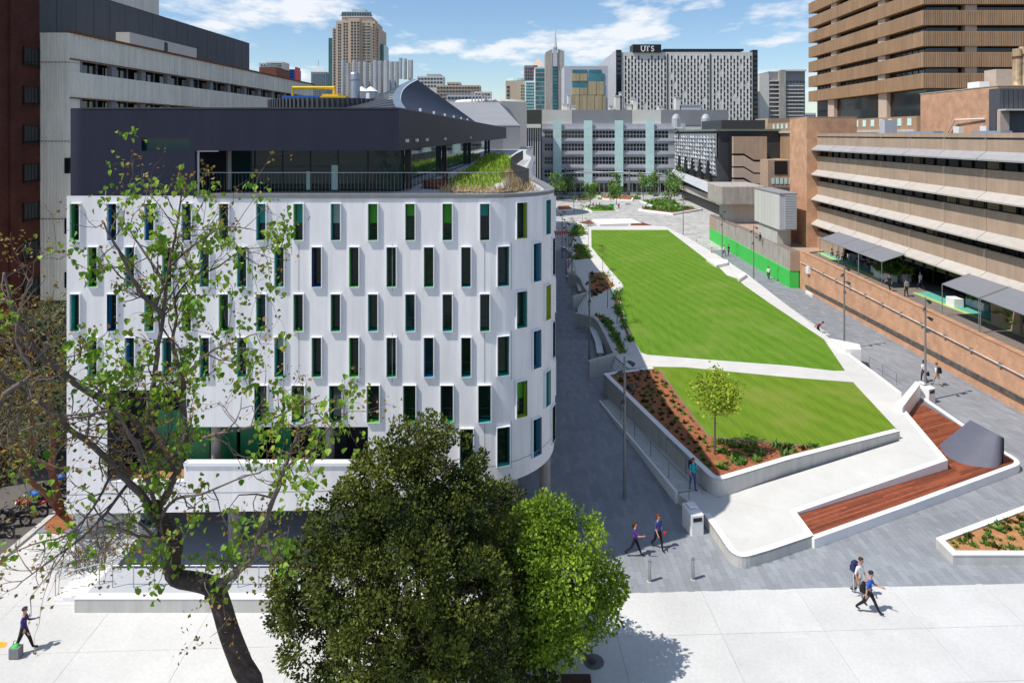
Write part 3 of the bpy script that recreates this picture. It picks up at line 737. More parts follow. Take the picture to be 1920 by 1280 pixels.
cover_px([(1080, 425), (1094, 424), (1094, 441), (1070, 444)], ZL + .05, 40, [0, 2, 3], (1.2, 2.2), 'grass clump in the small farthest terrace bed', 'plants in the farthest bed', .4)
cover_px([(1116, 590), (1142, 595), (1149, 612), (1171, 658), (1162, 663), (1143, 616)], ZL + .05, 36, [0, 4, 5], (.8, 1.3), 'dark plant in the long narrow bed beside the bench', 'plants in the narrow bed', .3)
cover_px([(1159, 548), (1170, 604), (1186, 640), (1180, 640), (1155, 575), (1150, 550)], ZL + .05, 34, [2, 3, 0], (.9, 1.5), 'plant in the thin strip at the lawn edge', 'plants in the thin strip', .3)

# ---------------- far plaza: beds, seats, bin
def bedp(px, z, m, label, rimm=None):
    t = thing('plaza_bed', label, 'garden bed', G(px[0][0], px[0][1], 0))
    P = poly(px, z)
    MB().prism(P, -.02).build('rim', M[rimm or 'conc_edge'], t)
    c = sum(P, Vector()) / len(P)
    MB().prism([c + (p - c) * .90 + Vector((0, 0, .03)) for p in P], z - .1).build('bed', M[m], t)
    return t
bedp([(1196, 392), (1228, 387), (1318, 391), (1262, 400)], .5, 'rust', 'long pointed far bed with rust coloured edge and low green planting')
bedp([(1082, 418), (1106, 412), (1118, 420), (1100, 421)], .5, 'rust', 'small rust coloured bed next to the far white slab')
bedp([(1110, 411), (1184, 410), (1204, 418), (1124, 421)], .6, 'conc_edge', 'broad white slab seat beyond the far lawn edge')
bedp([(1184, 411), (1188, 411), (1228, 424), (1180, 424)], .55, 'rust', 'narrow rust coloured strip beside the far white slab')
bedp([(1096, 388), (1140, 386), (1160, 396), (1110, 397)], .4, 'lawn', 'low planted bed with the bright green bin')
bedp([(1082, 370), (1104, 370), (1104, 376), (1080, 377)], .4, 'rust', 'small rust bed at the far left of the plaza')
bedp([(1120, 366), (1190, 367), (1186, 375), (1130, 372)], .4, 'mulch', 'far rust bed in front of the mint banded building')
bedp([(1200, 376), (1250, 374), (1290, 384), (1230, 389)], .4, 'lawn', 'far green bed right of the plaza middle')
bedp([(1044, 386), (1068, 384), (1074, 392), (1046, 394)], .4, 'mulch', 'far left bed near the bench in the plaza shade')
bedp([(1286, 362), (1300, 360), (1378, 398), (1366, 400)], .35, 'lawn', 'long planted strip along the base of the tan podium')
for px, w in [((1206, 376), 14), ((1230, 372), 18), ((1168, 382), 10)]:
    P = G(*px, .45); tag(bevel(MB().box(P.x - w * .07, P.x + w * .07, P.y - .3, P.y + .3, 0, .45).build('seat_block', M['conc_edge'])), 'white bar seat ' + {14: 'left of the green bed', 18: 'on the green bed', 10: 'near the middle of the far plaza'}[w], 'seat')
gb = thing('green_bin', 'bright green round bin in the far plaza', 'bin', G(1147, 395, 0))
MB().lathe([(.5, 0.4), (.62, 1.6), (.66, 1.62), (.66, 1.7), (.5, 1.7), (.4, 1.0), (0.001, 1.0)], 14, c=(G(1147, 395).x, G(1147, 395).y)).build('barrel', M['greenwall'], gb)
MB().lathe([(.67, 1.6), (.69, 1.6), (.69, 1.7), (.67, 1.7)], 14, c=(G(1147, 395).x, G(1147, 395).y)).build('rim', M['darkmetal'], gb)
cover_px([(1205, 391), (1228, 389), (1300, 391), (1262, 397)], .5, 60, [2, 3], (2.2, 3.4), 'low green plant in the long pointed far bed', 'plants in the pointed far bed', .7)
cover_px([(1100, 389), (1140, 388), (1150, 394), (1112, 395)], .4, 24, [2, 3, 0], (1.8, 3), 'low green plant beside the green bin', 'plants by the green bin', .7)
cover_px([(1288, 363), (1300, 362), (1374, 397), (1366, 398)], .35, 50, [2, 3, 0], (2, 3.2), 'low green plant at the foot of the tan podium', 'plants at the podium', .8)
cover_px([(1205, 376), (1250, 375), (1285, 384), (1230, 388)], .4, 40, [2, 3, 0], (2, 3.4), 'low green plant in the far green bed', 'plants in the far green bed', .8)
cover_px([(1044, 360), (1280, 360), (1200, 375), (1044, 380)], 0.0, 60, [0, 1, 2], (2, 4), 'scattered low plant before the mint banded building', 'scattered far plaza plants', 1.0)

# ---------------- front left terrace of the white building
T = .5
tr = [(-19.3, 28.85, T), (-9.0, 28.85, T), (-2.5, 29.3, T), (-2.5, 33.5, T), (-19.6, 33.5, T)]
MB().prism([(-18.1, 28.85, T), (-2.5, 28.85, T), (-2.5, 45, T), (-18.1, 45, T)], -.02, 0, 1).build('entrance_terrace', [M['greylight'], M['conc_wall']], kind='structure')
tag(MB().box(-18.3, -2.4, 28.55, 28.9, -.02, T + .08).build('terrace_wall', M['conc_wall']), 'low pale concrete wall along the entrance terrace behind the leafy trunk', 'wall')
MB().box(-18.32, -2.38, 28.53, 28.92, T + .08, T + .10).build('terrace_edge', M['conc_edge'], kind='structure')
t = handrail([Vector((x, 29.4, T)) for x in (-17.2, -16.3, -15.4, -14.5, -13.6, -12.7, -11.8, -10.9, -10.0, -9.1)], 'steel handrail with many posts along the entrance terrace', .95, 'steel')
st = thing('entrance_steps', 'pale steps with rails descending left of the entrance terrace', 'stairs', (-18.9, 30.5, 0))
for i in range(4): MB().box(-18.1 - (i + 1) * .38, -18.1 - i * .38, 29.2, 32.6, -.02, T * (1 - (i + 1) / 5)).build('step', M['conc_edge'], st)
for i, y in enumerate((29.6, 31.8)):
    handrail([Vector((-17.9, y, T)), Vector((-19.8, y, 0.02))], ['nearer', 'farther'][i] + ' sloping handrail on the entrance steps', .9, 'steel')
# ================================================================ BUILDINGS
SL = .047
def rq(x0, x1, y0, d):   # plan quad whose long sides run with the street grid
    return [(x0, y0), (x1, y0), (x1 + SL * d, y0 + d), (x0 + SL * d, y0 + d)]
def rbox(mb, x0, x1, y0, d, z0, z1, m=0, tone=.5):
    return mb.hexa([(x, y, z0) for x, y in rq(x0, x1, y0, d)], z1 - z0, m, tone)
def spread(parent, name, px0, px1, py0, py1, nx, ny, Y, fw, fh, m, proud=.06, stag=0, skip=None, lab=None, maxn=300, th=.12, d0=None):
    """grid of windows on a frontal face, shared mesh"""
    x0, x1 = XP(px0, Y), XP(px1, Y); z1, z0 = ZY(py0, Y), ZY(py1, Y)
    cw, chh = (x1 - x0) / nx, (z1 - z0) / ny
    me = None; k = 0; rest = MB(); L = rootloc(parent)
    for j in range(ny):
        for i in range(nx):
            if skip and skip(i, j): continue
            cx = x0 + (i + .5) * cw + (stag * cw if j % 2 else 0); cz = z1 - (j + .5) * chh
            w, h = cw * fw / 2, chh * fh / 2
            k += 1
            if k > maxn:
                rest.box(cx - w, cx + w, Y - proud, Y + th, cz - h, cz + h); continue
            if me is None: me = MB().box(-w, w, -proud, th, -h, h).mesh(name, m)
            link(name, me, parent, (cx - L.x, Y - L.y, cz - L.z))
    if k > maxn: tag(rest.build(name + '_field', m, parent), kind='stuff')

# ---------------- white faculty building with staggered windows
YF, XL, XR_, RC = 30.0, XP(125, 30), -1.45, 3.5
path = [Vector((XL, YF))]
for i in range(1, 60): path.append(Vector((XL + (XR_ - XL) * i / 60, YF)))
for i in range(0, 29): a = -PI / 2 + (PI / 2) * i / 28; path.append(Vector((XR_ + RC * math.cos(a), YF + RC + RC * math.sin(a))))
side = [Vector(p) for p in [(2.05, 33.5), (1.85, 37), (1.4, 42), (1.35, 48), (1.8, 60), (2.4, 73), (2.7, 85), (2.4, 98), (3.0, 120), (4.6, 150)]]
for i in range(1, 91): path.append(interp(side, i / 90))
cum = [0]
for a, b in zip(path, path[1:]): cum.append(cum[-1] + (b - a).length)
SLEN = cum[-1]; S_ARC0 = XR_ - XL; S_ARC1 = S_ARC0 + RC * PI / 2
import bisect
def at_s(s):
    i = min(max(bisect.bisect_right(cum, s) - 1, 0), len(path) - 2)
    t = (s - cum[i]) / (cum[i + 1] - cum[i]); p = path[i].lerp(path[i + 1], t); d = (path[i + 1] - path[i]).normalized()
    return p, d, Vector((d.y, -d.x))
def s_for_px(px):
    if px <= 900: return XP(px, YF) - XL
    s = S_ARC0 - 1
    while s < S_ARC1 + 4:
        p, d, n = at_s(s)
        if p.x / p.y * F + 960 >= px: return s
        s += .01
    return s
def zbot(s):
    pts = [(0, 3.34), (11.4, 3.5), (14, 3.95), (17.5, 4.45), (19, 4.6), (S_ARC1, 4.9), (SLEN, 5.0)]
    for (a, za), (b, zb) in zip(pts, pts[1:]):
        if s <= b: return za + (zb - za) * (s - a) / (b - a)
    return 5.0
ROWS = [(16.95, 15.36), (15.05, 13.32), (12.99, 11.38), (11.09, 9.38), (8.99, 7.39), (7.09, 5.40)]
wb = thing('faculty_building', 'white rounded building with staggered coloured window slots and dark penthouse', 'building', (XL, YF, 0))
wins = []
for r, (z1, z0) in enumerate(ROWS):
    hw = .205 if r < 4 else .285
    if r % 2 == 0: pxs = [142 + 69.7 * k for k in range(12)] + [977, 1025]
    else: pxs = [175 + 69.9 * k for k in range(11)] + [943, 1005]
    if r == 4: pxs = [490, 560, 630, 700, 768, 838, 908, 977, 1025]
    if r == 5: pxs = [875, 943, 1005]
    if r == 4: hw = .27
    for p in pxs: wins.append((s_for_px(p), z0, z1, hw + (.06 if p > 930 and r < 4 else 0), r, p))
    s = wins[-1][0]
    for k in range(22):                    # the side facing the lawn carries on the same rhythm
        s += 1.64
        if s > SLEN - 2: break
        if s > wins[-1][0]: wins.append((s, z0, z1, hw, r, 1035 + k))
holes = [(s - hw, s + hw, z0, z1) for s, z0, z1, hw, r, p in wins]
O1 = (XP(201, 30) - XL, XP(345, 30) - XL, ZY(905, 30), ZY(731, 30)); O2 = (O1[1], XP(690, 30) - XL, ZY(868, 30), ZY(800, 30))
holes += [O1, O2]
zs = sorted(set([17.3] + [h[2] for h in holes] + [h[3] for h in holes] + [5.1]))
wm = MB()
def strip(s0, s1, za, zb):
    step = .3 if s1 > S_ARC0 - .3 else 6.0
    if s0 > S_ARC1 + 6: step = 1.0
    n = max(1, math.ceil((s1 - s0) / step)); ps = [s0 + (s1 - s0) * i / n for i in range(n + 1)]
    vs = []
    for s in ps:
        p = at_s(s)[0]; vs += [(p.x, p.y, za(s) if callable(za) else za), (p.x, p.y, zb(s) if callable(zb) else zb)]
    wm.add(vs, [(2 * i, 2 * i + 2, 2 * i + 3, 2 * i + 1) for i in range(n)])
zs = [z for z in zs if z > 4.95]
for za, zb in zip(zs, zs[1:]):
    cuts = sorted([(h[0], h[1]) for h in holes if h[2] < (za + zb) / 2 < h[3]]); s = 0
    for a, b in cuts:
        if a > s + 1e-4: strip(s, a, za, zb)
        s = max(s, b)
    strip(s, SLEN, za, zb)
z0b = zs[0]
a, b = O1[0], O1[1]
strip(0, a, zbot, z0b); strip(a, b, zbot, O1[2]); strip(b, SLEN, zbot, z0b)
if O2[2] < z0b: pass
# west end, back end and soffit
wm.quad((XL, YF, 3.34), (XL, 150, 3.34), (XL, 150, 17.3), (XL, YF, 17.3))
wm.quad((XL, 150, 3.34), (4.6, 150, 5), (4.6, 150, 17.3), (XL, 150, 17.3))
wall = wm.build('wall', M['plaster'], wb)
for p in wall.data.polygons: p.use_smooth = False
# shadow joint line low on the facade
jm = MB()
n = 140; 
for i in range(n):
    s0, s1 = S_ARC1 * i / n, S_ARC1 * (i + 1) / n
    za, zb_ = zbot(s0) + .82, zbot(s1) + .82
    if O1[0] - .1 < s0 < O2[1] + .1 and za > O1[2]: pass
    pa, pb = at_s(s0), at_s(s1); qa = pa[0] + pa[2] * .004; qb = pb[0] + pb[2] * .004
    if abs(zb_ - za) < .3: jm.quad((qa.x, qa.y, za), (qb.x, qb.y, zb_), (qb.x, qb.y, zb_ + .03), (qa.x, qa.y, za + .03))
for px_ in (350, 560, 735, 908, 958):
    s = s_for_px(px_); p, d, nn = at_s(s); q = p + nn * .004
    for za, zb_ in ((5.2, 7.3), (9.1, 11.3), (13.1, 15.2)): jm.quad((q.x, q.y, za), (q.x + d.x * .022, q.y + d.y * .022, za), (q.x + d.x * .022, q.y + d.y * .022, zb_), (q.x, q.y, zb_))
jm.build('facade_joint', M['greymid'], wb)
# soffit following the curve
sm = MB(); ns = 120
vs = []
for i in range(ns + 1):
    s = (S_ARC1 + 8) * i / ns; p, d, nn = at_s(s); q = p - nn * 2.6
    vs += [(p.x, p.y, zbot(s)), (max(q.x, -50), q.y, zbot(s) + .02)]
sm.add(vs, [(2 * i, 2 * i + 1, 2 * i + 3, 2 * i + 2) for i in range(ns)])
sm.box(XL + .02, -1.5, 32.5, 149, 4.3, 4.4); sm.box(-1.5, 1.0, 33.5, 149, 4.9, 5.0)
sm.build('soffit', M['greymid'], wb)
# roof deck and coping
dm = MB(); dm.prism([(XL + .05, YF + .02, 17.22)] + [(at_s(s)[0] - at_s(s)[2] * .05).to_3d() + Vector((0, 0, 17.22)) for s in np.linspace(0.1, SLEN, 150)] + [(XL + .05, 150, 17.22)], None)
dm.build('roof_deck', mat('pale_roof_paving', (.5, .5, .49), .85, var=.08, fine=.06), wb)
cm = MB()
cp = [at_s(s) for s in np.linspace(5.7, SLEN, 150)]
outer = [(p - n * -.05).to_3d() + Vector((0, 0, 17.36)) for p, d, n in cp]
wallstrip(cm, outer, .42, 17.2); cm.build('roof_coping', M['pole'], wb)
# windows
def window_mesh(hw, h, rv):
    w = MB(); D = .30; P = .10; t = .035
    # reveal (inner colours), material 0 = reveal, 1 = white surround
    w.quad((-hw, -P, 0), (-hw, D, 0), (-hw, D, h), (-hw, -P, h)); w.quad((hw, D, 0), (hw, -P, 0), (hw, -P, h), (hw, D, h))
    w.quad((-hw, -P, 0), (hw, -P, 0), (hw, D, 0), (-hw, D, 0)); w.quad((-hw, D, h), (hw, D, h), (hw, -P, h), (-hw, -P, h))
    for x0, x1, z0, z1 in ((-hw - t, -hw, -t, h + t), (hw, hw + t, -t, h + t), (-hw, hw, -t, -0.001), (-hw, hw, h + .001, h + t)):
        w.box(x0, x1, -P, .02, z0, z1, 1)
    return w.mesh('window', [REV[rv], M['plaster_trim']])
wcache = {}
pane_mats = [M['glass'], glassmat('green_black_glass', (.008, .03, .015)), glassmat('teal_black_glass', (.006, .035, .04))]
blindm = [mat('pale_blind', (.35, .42, .40), .7), mat('green_blind', (.08, .35, .03), .7), mat('teal_blind', (.03, .30, .28), .7)]
cols_l = ['blue', 'blue', 'teal', 'blue', 'teal', 'green', 'teal', 'teal', 'leaf', 'teal', 'teal', 'teal']
for (s, z0, z1, hw, r, px) in wins:
    p, d, n = at_s(s); h = z1 - z0
    if px > 1030: rv = random.choice(['lime', 'leaf', 'lime', 'green'])
    elif px > 995: rv = ['teal', 'sky', 'lime', 'sky', 'teal', 'sky'][r]
    elif px > 930: rv = ['lime', 'teal', 'teal', 'teal', 'lime', 'teal'][r]
    else:
        k = (px - 125) / 800
        rv = random.choices(['blue', 'teal', 'green', 'leaf'], [max(.05, .9 - 2.4 * k), .45, .25 + .2 * k, .12])[0]
    key = (round(hw, 3), r, rv)
    if key not in wcache: wcache[key] = window_mesh(hw, h, rv)
    ang = math.atan2(d.y, d.x)
    o = link('window', wcache[key], wb, (p.x - XL, p.y - YF, z0), (0, 0, ang))
    pk = (round(hw, 3), r, random.choice([0, 1, 2, 1]))
    if pk not in wcache: wcache[pk] = MB().quad((-hw, .27, 0), (hw, .27, 0), (hw, .27, h), (-hw, .27, h)).mesh('pane', pane_mats[pk[2]])
    link('pane', wcache[pk], o)
    mk = ('mull', round(hw, 3), r)
    if mk not in wcache: wcache[mk] = MB().box(-hw, -hw + .03, .235, .268, 0, h).box(hw - .03, hw, .235, .268, 0, h).box(-hw, hw, .235, .268, h * .3, h * .3 + .03).mesh('glazing_bar', M['darkmetal'])
    link('glazing_bar', wcache[mk], o)
    if (r == 0 and px > 480 and px < 990 and random.random() < .7) or random.random() < .06:
        bk = ('b', round(hw, 3), r, random.choice([0, 1, 1, 2]), random.choice([.45, .65]))
        if bk not in wcache: wcache[bk] = MB().quad((-hw, .262, h * bk[4]), (hw, .262, h * bk[4]), (hw, .262, h), (-hw, .262, h)).mesh('blind', blindm[bk[3]])
        link('blind', wcache[bk], o)
# recessed balcony
rb = MB()
xa, xb, xm = XL + O1[0], XL + O2[1], XL + O1[1]; zt1, zt2, zb1, zb2 = O1[3], O2[3], O1[2], O2[2]
rb.quad((xa, 32.4, zb1), (xb, 32.4, zb1), (xb, 32.4, zt1), (xa, 32.4, zt1)).quad((xa, YF, zb1), (xb, YF, zb1), (xb, 32.4, zb1), (xa, 32.4, zb1))
rb.quad((xa, YF, zb1), (xa, 32.4, zb1), (xa, 32.4, zt1), (xa, YF, zt1)).quad((xb, 32.4, zb1), (xb, YF, zb1), (xb, YF, zt2), (xb, 32.4, zt2))
rb.quad((xa, YF, zt1), (xa, 32.4, zt1), (xm, 32.4, zt1), (xm, YF, zt1)).quad((xm, YF, zt2), (xm, 32.4, zt2), (xb, 32.4, zt2), (xb, YF, zt2)).quad((xm, YF, zt2), (xm, 32.4, zt2), (xm, 32.4, zt1), (xm, YF, zt1))
rb.build('balcony_recess', M['darkmetal'], wb)
MB().box(xa, xb, YF + .35, YF + 1.3, zb1 - .02, zb1 + .12).build('planter_soil', M['mulch_tan'], wb)
MB().box(xm, xb, YF - .06, YF + .3, zb2 - .10, zb2 + .03).build('ledge', M['plaster_trim'], wb)
MB().box(xa, xm, YF + .03, YF + .3, zb1 - .05, zb1 + .05).build('ledge', M['plaster_trim'], wb)
grn = mat('balcony_green_panel', (.01, .20, .08), .4, var=.2, scale=.8)
for a, b_ in ((.12, .22), (.235, .33), (.345, .44), (.455, .53), (.60, .66)):
    MB().box(xa + (xb - xa) * a, xa + (xb - xa) * b_, 31.6, 31.7, zb1 + .1, zt2 + .1).build('green_panel', grn, wb)
for a in (.38, .83): MB().lathe([(.22, zb1), (.22, zt2)], 14, c=(xa + (xb - xa) * a, 31.0)).build('balcony_column', M['concrete'], wb)
for i in range(12):
    x = xa + (xb - xa) * (i + .5) / 12; MB().box(x - .03, x + .03, 32.2, 32.3, zb1, zt1 if x < xm else zt2).build('mullion', M['black'], wb)
# ground floor: columns, glass lobby, dark core
for px, Y in ((440, 32.6), (960, 35.3), (1022, 36.6), (640, 33.4), (820, 34.2)):
    MB().lathe([(.30, 0), (.30, 4.6)], 18, c=(XP(px, Y), Y)).build('column', M['concrete'], wb)
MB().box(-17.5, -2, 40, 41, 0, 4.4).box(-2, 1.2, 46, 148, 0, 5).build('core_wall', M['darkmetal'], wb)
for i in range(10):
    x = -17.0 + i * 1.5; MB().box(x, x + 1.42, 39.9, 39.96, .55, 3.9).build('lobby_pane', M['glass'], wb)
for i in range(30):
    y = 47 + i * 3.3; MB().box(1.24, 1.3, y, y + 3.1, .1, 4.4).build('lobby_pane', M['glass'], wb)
lob = MB(); pts = [Vector((-19.0 + 1.2 * math.cos(a) * .9, 34 + 2.0 * math.sin(a), 0)) for a in np.linspace(PI, 2.2 * PI, 12)]
pts = [Vector((-18.9 + 1.6 * (1 - math.cos(a)), 35.5 - 2.4 * math.sin(a), 0)) for a in np.linspace(0, PI * .55, 12)]
for i in range(11):
    g = MB().hexa([pts[i], pts[i + 1], pts[i + 1] + Vector((.04, .04, 0)), pts[i] + Vector((.04, .04, 0))], 3.3)
    g.build('curved_glass', M['glass_teal'], wb)
wallstrip(MB(), [p + Vector((-.05, -.3, 1.1)) for p in pts], .2, 0).build('lobby_plinth', M['conc_wall'], wb)
# penthouse
ZP0, ZP1 = 17.3, 21.15
yc = YF + .015
ph = MB(); r = .9
arc = [Vector((XL - .25 + r - r * math.cos(a), yc + r - r * math.sin(a), 0)) for a in np.linspace(0, PI / 2, 10)]
xw = XP(365, 30)
sx0, sx1, sz0, sz1 = XP(265, 30), XP(356, 30), ZY(283, 30), ZY(260, 30)
for p, q in zip(arc, arc[1:]): ph.quad((p.x, p.y, ZP0), (q.x, q.y, ZP0), (q.x, q.y, ZP1), (p.x, p.y, ZP1))
ph.quad((XL - .25, 120, ZP0), (arc[0].x, arc[0].y, ZP0), (arc[0].x, arc[0].y, ZP1), (XL - .25, 120, ZP1))
x0 = arc[-1].x
ph.quad((x0, yc, ZP0), (sx0, yc, ZP0), (sx0, yc, ZP1), (x0, yc, ZP1)).quad((sx1, yc, ZP0), (xw, yc, ZP0), (xw, yc, ZP1), (sx1, yc, ZP1))
ph.quad((sx0, yc, ZP0), (sx1, yc, ZP0), (sx1, yc, sz0), (sx0, yc, sz0)).quad((sx0, yc, sz1), (sx1, yc, sz1), (sx1, yc, ZP1), (sx0, yc, ZP1))
for a, b, c, d in (((sx0, sz0), (sx1, sz0), 0, 0), ((sx0, sz1), (sx1, sz1), 0, 0), ((sx0, sz0), (sx0, sz1), 0, 0), ((sx1, sz0), (sx1, sz1), 0, 0)):
    ph.quad((a[0], yc, a[1]), (b[0], yc, b[1]), (b[0], yc + .25, b[1]), (a[0], yc + .25, a[1]))
xc = XP(748, 30); zf = 19.28
ph.quad((xw, yc, zf), (xc, yc, zf), (xc, yc, ZP1), (xw, yc, ZP1))
ex = lambda Y: xc + .043 * (Y - 30)
ph.quad((xc, yc, zf), (ex(122), 122, zf), (ex(122), 122, ZP1), (xc, yc, ZP1))
ph.quad((xw, yc, zf), (xw, 34, zf), (ex(34), 34, zf), (xc, yc, zf)).quad((ex(34) - 1.2, 34, zf), (ex(122) - 1.2, 122, zf), (ex(122), 122, zf), (ex(34), 34, zf))
ph.quad((xw, yc, ZP0), (xw, 33.4, ZP0), (xw, 33.4, zf), (xw, yc, zf))
ph.prism([(p.x, p.y, ZP1 - .12) for p in arc] + [(xc, yc, ZP1 - .12), (ex(122), 122, ZP1 - .12), (XL, 120, ZP1 - .12)], None)
ph.build('penthouse', M['dark_clad'], wb)
for p0, p1 in (((x0, yc), (xc, yc)), ((xc, yc), (ex(122), 122))):
    pass
MB().quad((sx0, yc + .24, sz0), (sx1, yc + .24, sz0), (sx1, yc + .24, sz1), (sx0, yc + .24, sz1)).build('slot_window', M['glass_teal'], wb)
tr_ = MB(); wallstrip(tr_, [Vector((x0, yc - .02, ZP1 + .03)), Vector((xc + .02, yc - .02, ZP1 + .03)), Vector((ex(122) + .02, 122, ZP1 + .03))], .25, ZP1 - .03); tr_.build('roof_trim', M['darkmetal'], wb)
yg = 33.3
room = MB().quad((xw, yg, ZP0), (XP(432, yg), yg, ZP0), (XP(432, yg), yg, zf), (xw, yg, zf)); room.build('beige_wall', mat('beige_stone_wall', (.42, .37, .31), .8, var=.15, scale=2), wb)
MB().box(xw - .02, xw + .06, YF + .25, YF + .33, ZP0, zf).box(xw, XP(405, 30), YF + .2, YF + .3, zf - .05, zf - .0).build('door_frame', M['white'], wb)
MB().box(XP(428, yg), XP(434, yg), yg - .05, yg + .02, ZP0, zf).build('door_post', M['white'], wb)
xs = [XP(434, yg)] + [XP(p, yg) for p in (478, 530, 582, 634, 690)] + [ex(yg) - .55]
gm = glassmat('reflective_penthouse_glass', (.012, .045, .045), .03, .7)
for a, b in zip(xs, xs[1:]):
    MB().box(a + .03, b - .03, yg, yg + .03, ZP0, zf).build('glass_panel', gm, wb); MB().box(b - .03, b + .03, yg - .02, yg + .05, ZP0, zf).build('glazing_bar', M['black'], wb)
k = yg
while k < 118:
    st_ = 1.5 if k < 60 else 4
    MB().hexa([(ex(k) - .55, k + .03, ZP0), (ex(k) - .5, k + .03, ZP0), (ex(k + st_) - .5, k + st_ - .03, ZP0), (ex(k + st_) - .55, k + st_ - .03, ZP0)], zf - ZP0).build('glass_panel', gm, wb); k += st_
for Y in (33.5, 46, 62, 85): MB().box(ex(Y) - .45, ex(Y) - .15, Y, Y + .3, ZP0, zf).build('terrace_column', M['black'], wb)
for px, py in ((868, 263), (820, 260), (790, 266), (763, 263), (905, 256)):
    Y = {868: 44, 820: 37, 790: 34, 763: 31.5, 905: 60}[px]
    MB().box(ex(Y) + .0, ex(Y) + .14, Y - .1, Y + .1, zf + .35, zf + .5).build('wall_lamp', M['white'], wb)
# interior pieces seen behind the glass
for a, b, h in ((575, 582, .9), (622, 634, 1.2)): MB().box(XP(a, 33.28), XP(b, 33.28), 33.22, 33.26, ZP0, ZP0 + h).build('glass_screen', M['mint'], wb)
# railings
def fence(pts, h, gap, label, m, r=.012, rootz=0):
    t = thing('balustrade', label, 'railing', pts[0])
    MB().tube([p + Vector((0, 0, h)) for p in pts], .018, 5).build('top_rail', m, t); MB().tube([p + Vector((0, 0, .08)) for p in pts], .015, 4).build('bottom_rail', m, t)
    mb = MB(); 
    for a, b in zip(pts, pts[1:]):
        n = max(1, int((b - a).length / gap))
        for i in range(n): p = a.lerp(b, i / n); mb.tube([p, p + Vector((0, 0, h))], r, 3, cap=False)
    tag(mb.build('bars', m, t), kind='stuff')
fence([Vector((XP(365, 30.3), 30.35, 17.3)), Vector((-2.0, 30.35, 17.3)), Vector((-.4, 30.8, 17.3))], 1.0, .16, 'thin grey balustrade along the front roof edge of the white building', M['steel'], .005)
fence([Vector((-.4, 30.8, 17.3)), Vector((.5, 32.2, 17.3)), Vector((.85, 34.5, 17.3)), Vector((.2, 40, 17.3)), Vector((-.1, 50, 17.3)), Vector((.3, 60, 17.3)), Vector((1.2, 74, 17.3))], .95, .10, 'dark finned balustrade curving along the roof garden', M['darkmetal'], .016)
# roof garden
gd = tag(MB().prism([G(846, 358, 17.32), G(960, 359, 17.32), G(990, 351, 17.32), G(975, 312, 17.32), G(950, 286, 17.32), G(925, 284, 17.32), G(880, 318, 17.32), G(845, 338, 17.32)], None).build('roof_garden_bed', M['conc_wall']), 'long planted bed of the roof garden behind the curved dark balustrade', 'garden bed')
bp = [(p.x, p.y) for p in [G(848, 357, 17.3), G(930, 359, 17.3), G(960, 310, 17.3), G(945, 288, 17.3), G(925, 286, 17.3), G(885, 318, 17.3), G(850, 338, 17.3)]]
pts = []
while len(pts) < 5200:
    x, y = random.uniform(-6, 1.2), 31.8 + random.random() ** 1.6 * 50
    if inpoly(x, y, bp) and not (x > -1.1 and y < 37) and not (math.sin(x * 3 + y * .9) > .75): pts.append((x, y, 17.33))
pts = np.array(pts)
leafcloud('roof_garden_plants', pts, (.22 + .3 * rng.random(len(pts))) * (1 + (pts[:, 1] - 34) * .008), M['leaf_lime'], gd, tone=.25 + .7 * rng.random(len(pts)), up=1.0, aspect=.14)
pts = []
while len(pts) < 2400:
    t = random.random(); x = .55 - .6 * t + random.gauss(0, .28); y = 32 + t * 16 + random.gauss(0, .3)
    pts.append((x, y, 17.3))
for i in range(500): pts.append((random.uniform(-3.4, .3), random.uniform(31.2, 32.3), 17.3))
pts = np.array(pts); leafcloud('dry_grasses', pts, .22 + .3 * rng.random(len(pts)), M['straw'], gd, up=1.6, aspect=.05)
rp = thing('rust_planter', 'round rusty steel planter ring with a bare shrub on the roof terrace', 'planter', (-3.55, 35.6, 17.3))
MB().lathe([(1.12, 17.3), (1.12, 17.62), (1.05, 17.62), (1.05, 17.5)], 28, c=(-3.55, 35.6)).build('ring', M['rust'], rp)
MB().prism([(-3.55 + 1.05 * math.cos(a), 35.6 + 1.05 * math.sin(a), 17.52) for a in np.linspace(0, 2 * PI, 24, endpoint=False)], None).build('soil', M['mulch'], rp)
sb = MB()
for i in range(26):
    a = random.random() * 6.28; b = random.uniform(.1, .8); sb.tube([(-3.5, 35.6, 17.5), (-3.5 + math.cos(a) * b * .5, 35.6 + math.sin(a) * b * .5, 17.9), (-3.5 + math.cos(a) * b, 35.6 + math.sin(a) * b, 18.1 + random.random() * .5)], [.02, .012, .005], 3)
sb.build('bare_shrub', M['bark'], rp)

# ---------------- plant on the penthouse roof
dpz = ZP1 - .1
t = thing('cooling_drum', 'low dark ribbed drum on the penthouse roof', 'plant room', (-11.9, 46, dpz))
MB().lathe([(4.2, dpz), (4.2, 22.25), (4.05, 22.25), (4.05, dpz)], 48, c=(-11.9, 46)).build('shell', M['darkmetal'], t)
ribm = MB().box(-.06, .06, -.05, .05, 0, 1.18).mesh('rib', M['greyclad'])
for i in range(44):
    a = PI + i / 44 * PI * 1.0; link('rib', ribm, t, (4.25 * math.cos(a), 4.25 * math.sin(a), 0), (0, 0, a + PI / 2))
def pipe(name, label, cat, pts, r, m):
    return tag(MB().tube(pts, r, 8).build(name, m), label, cat)
Yp = 50
pipe('gantry', 'yellow pipe gantry frame on the roof', 'frame', [V(549, 187, Yp), V(549, 165, Yp), V(627, 165, Yp), V(627, 187, Yp)], .13, M['yellow'])
tag(MB().box(XP(537, Yp), XP(605, Yp), Yp - 1, Yp + 1, ZY(188, Yp), ZY(181, Yp)).build('blue_unit', M['bluepaint']), 'flat blue roof unit under the yellow gantry', 'roof unit')
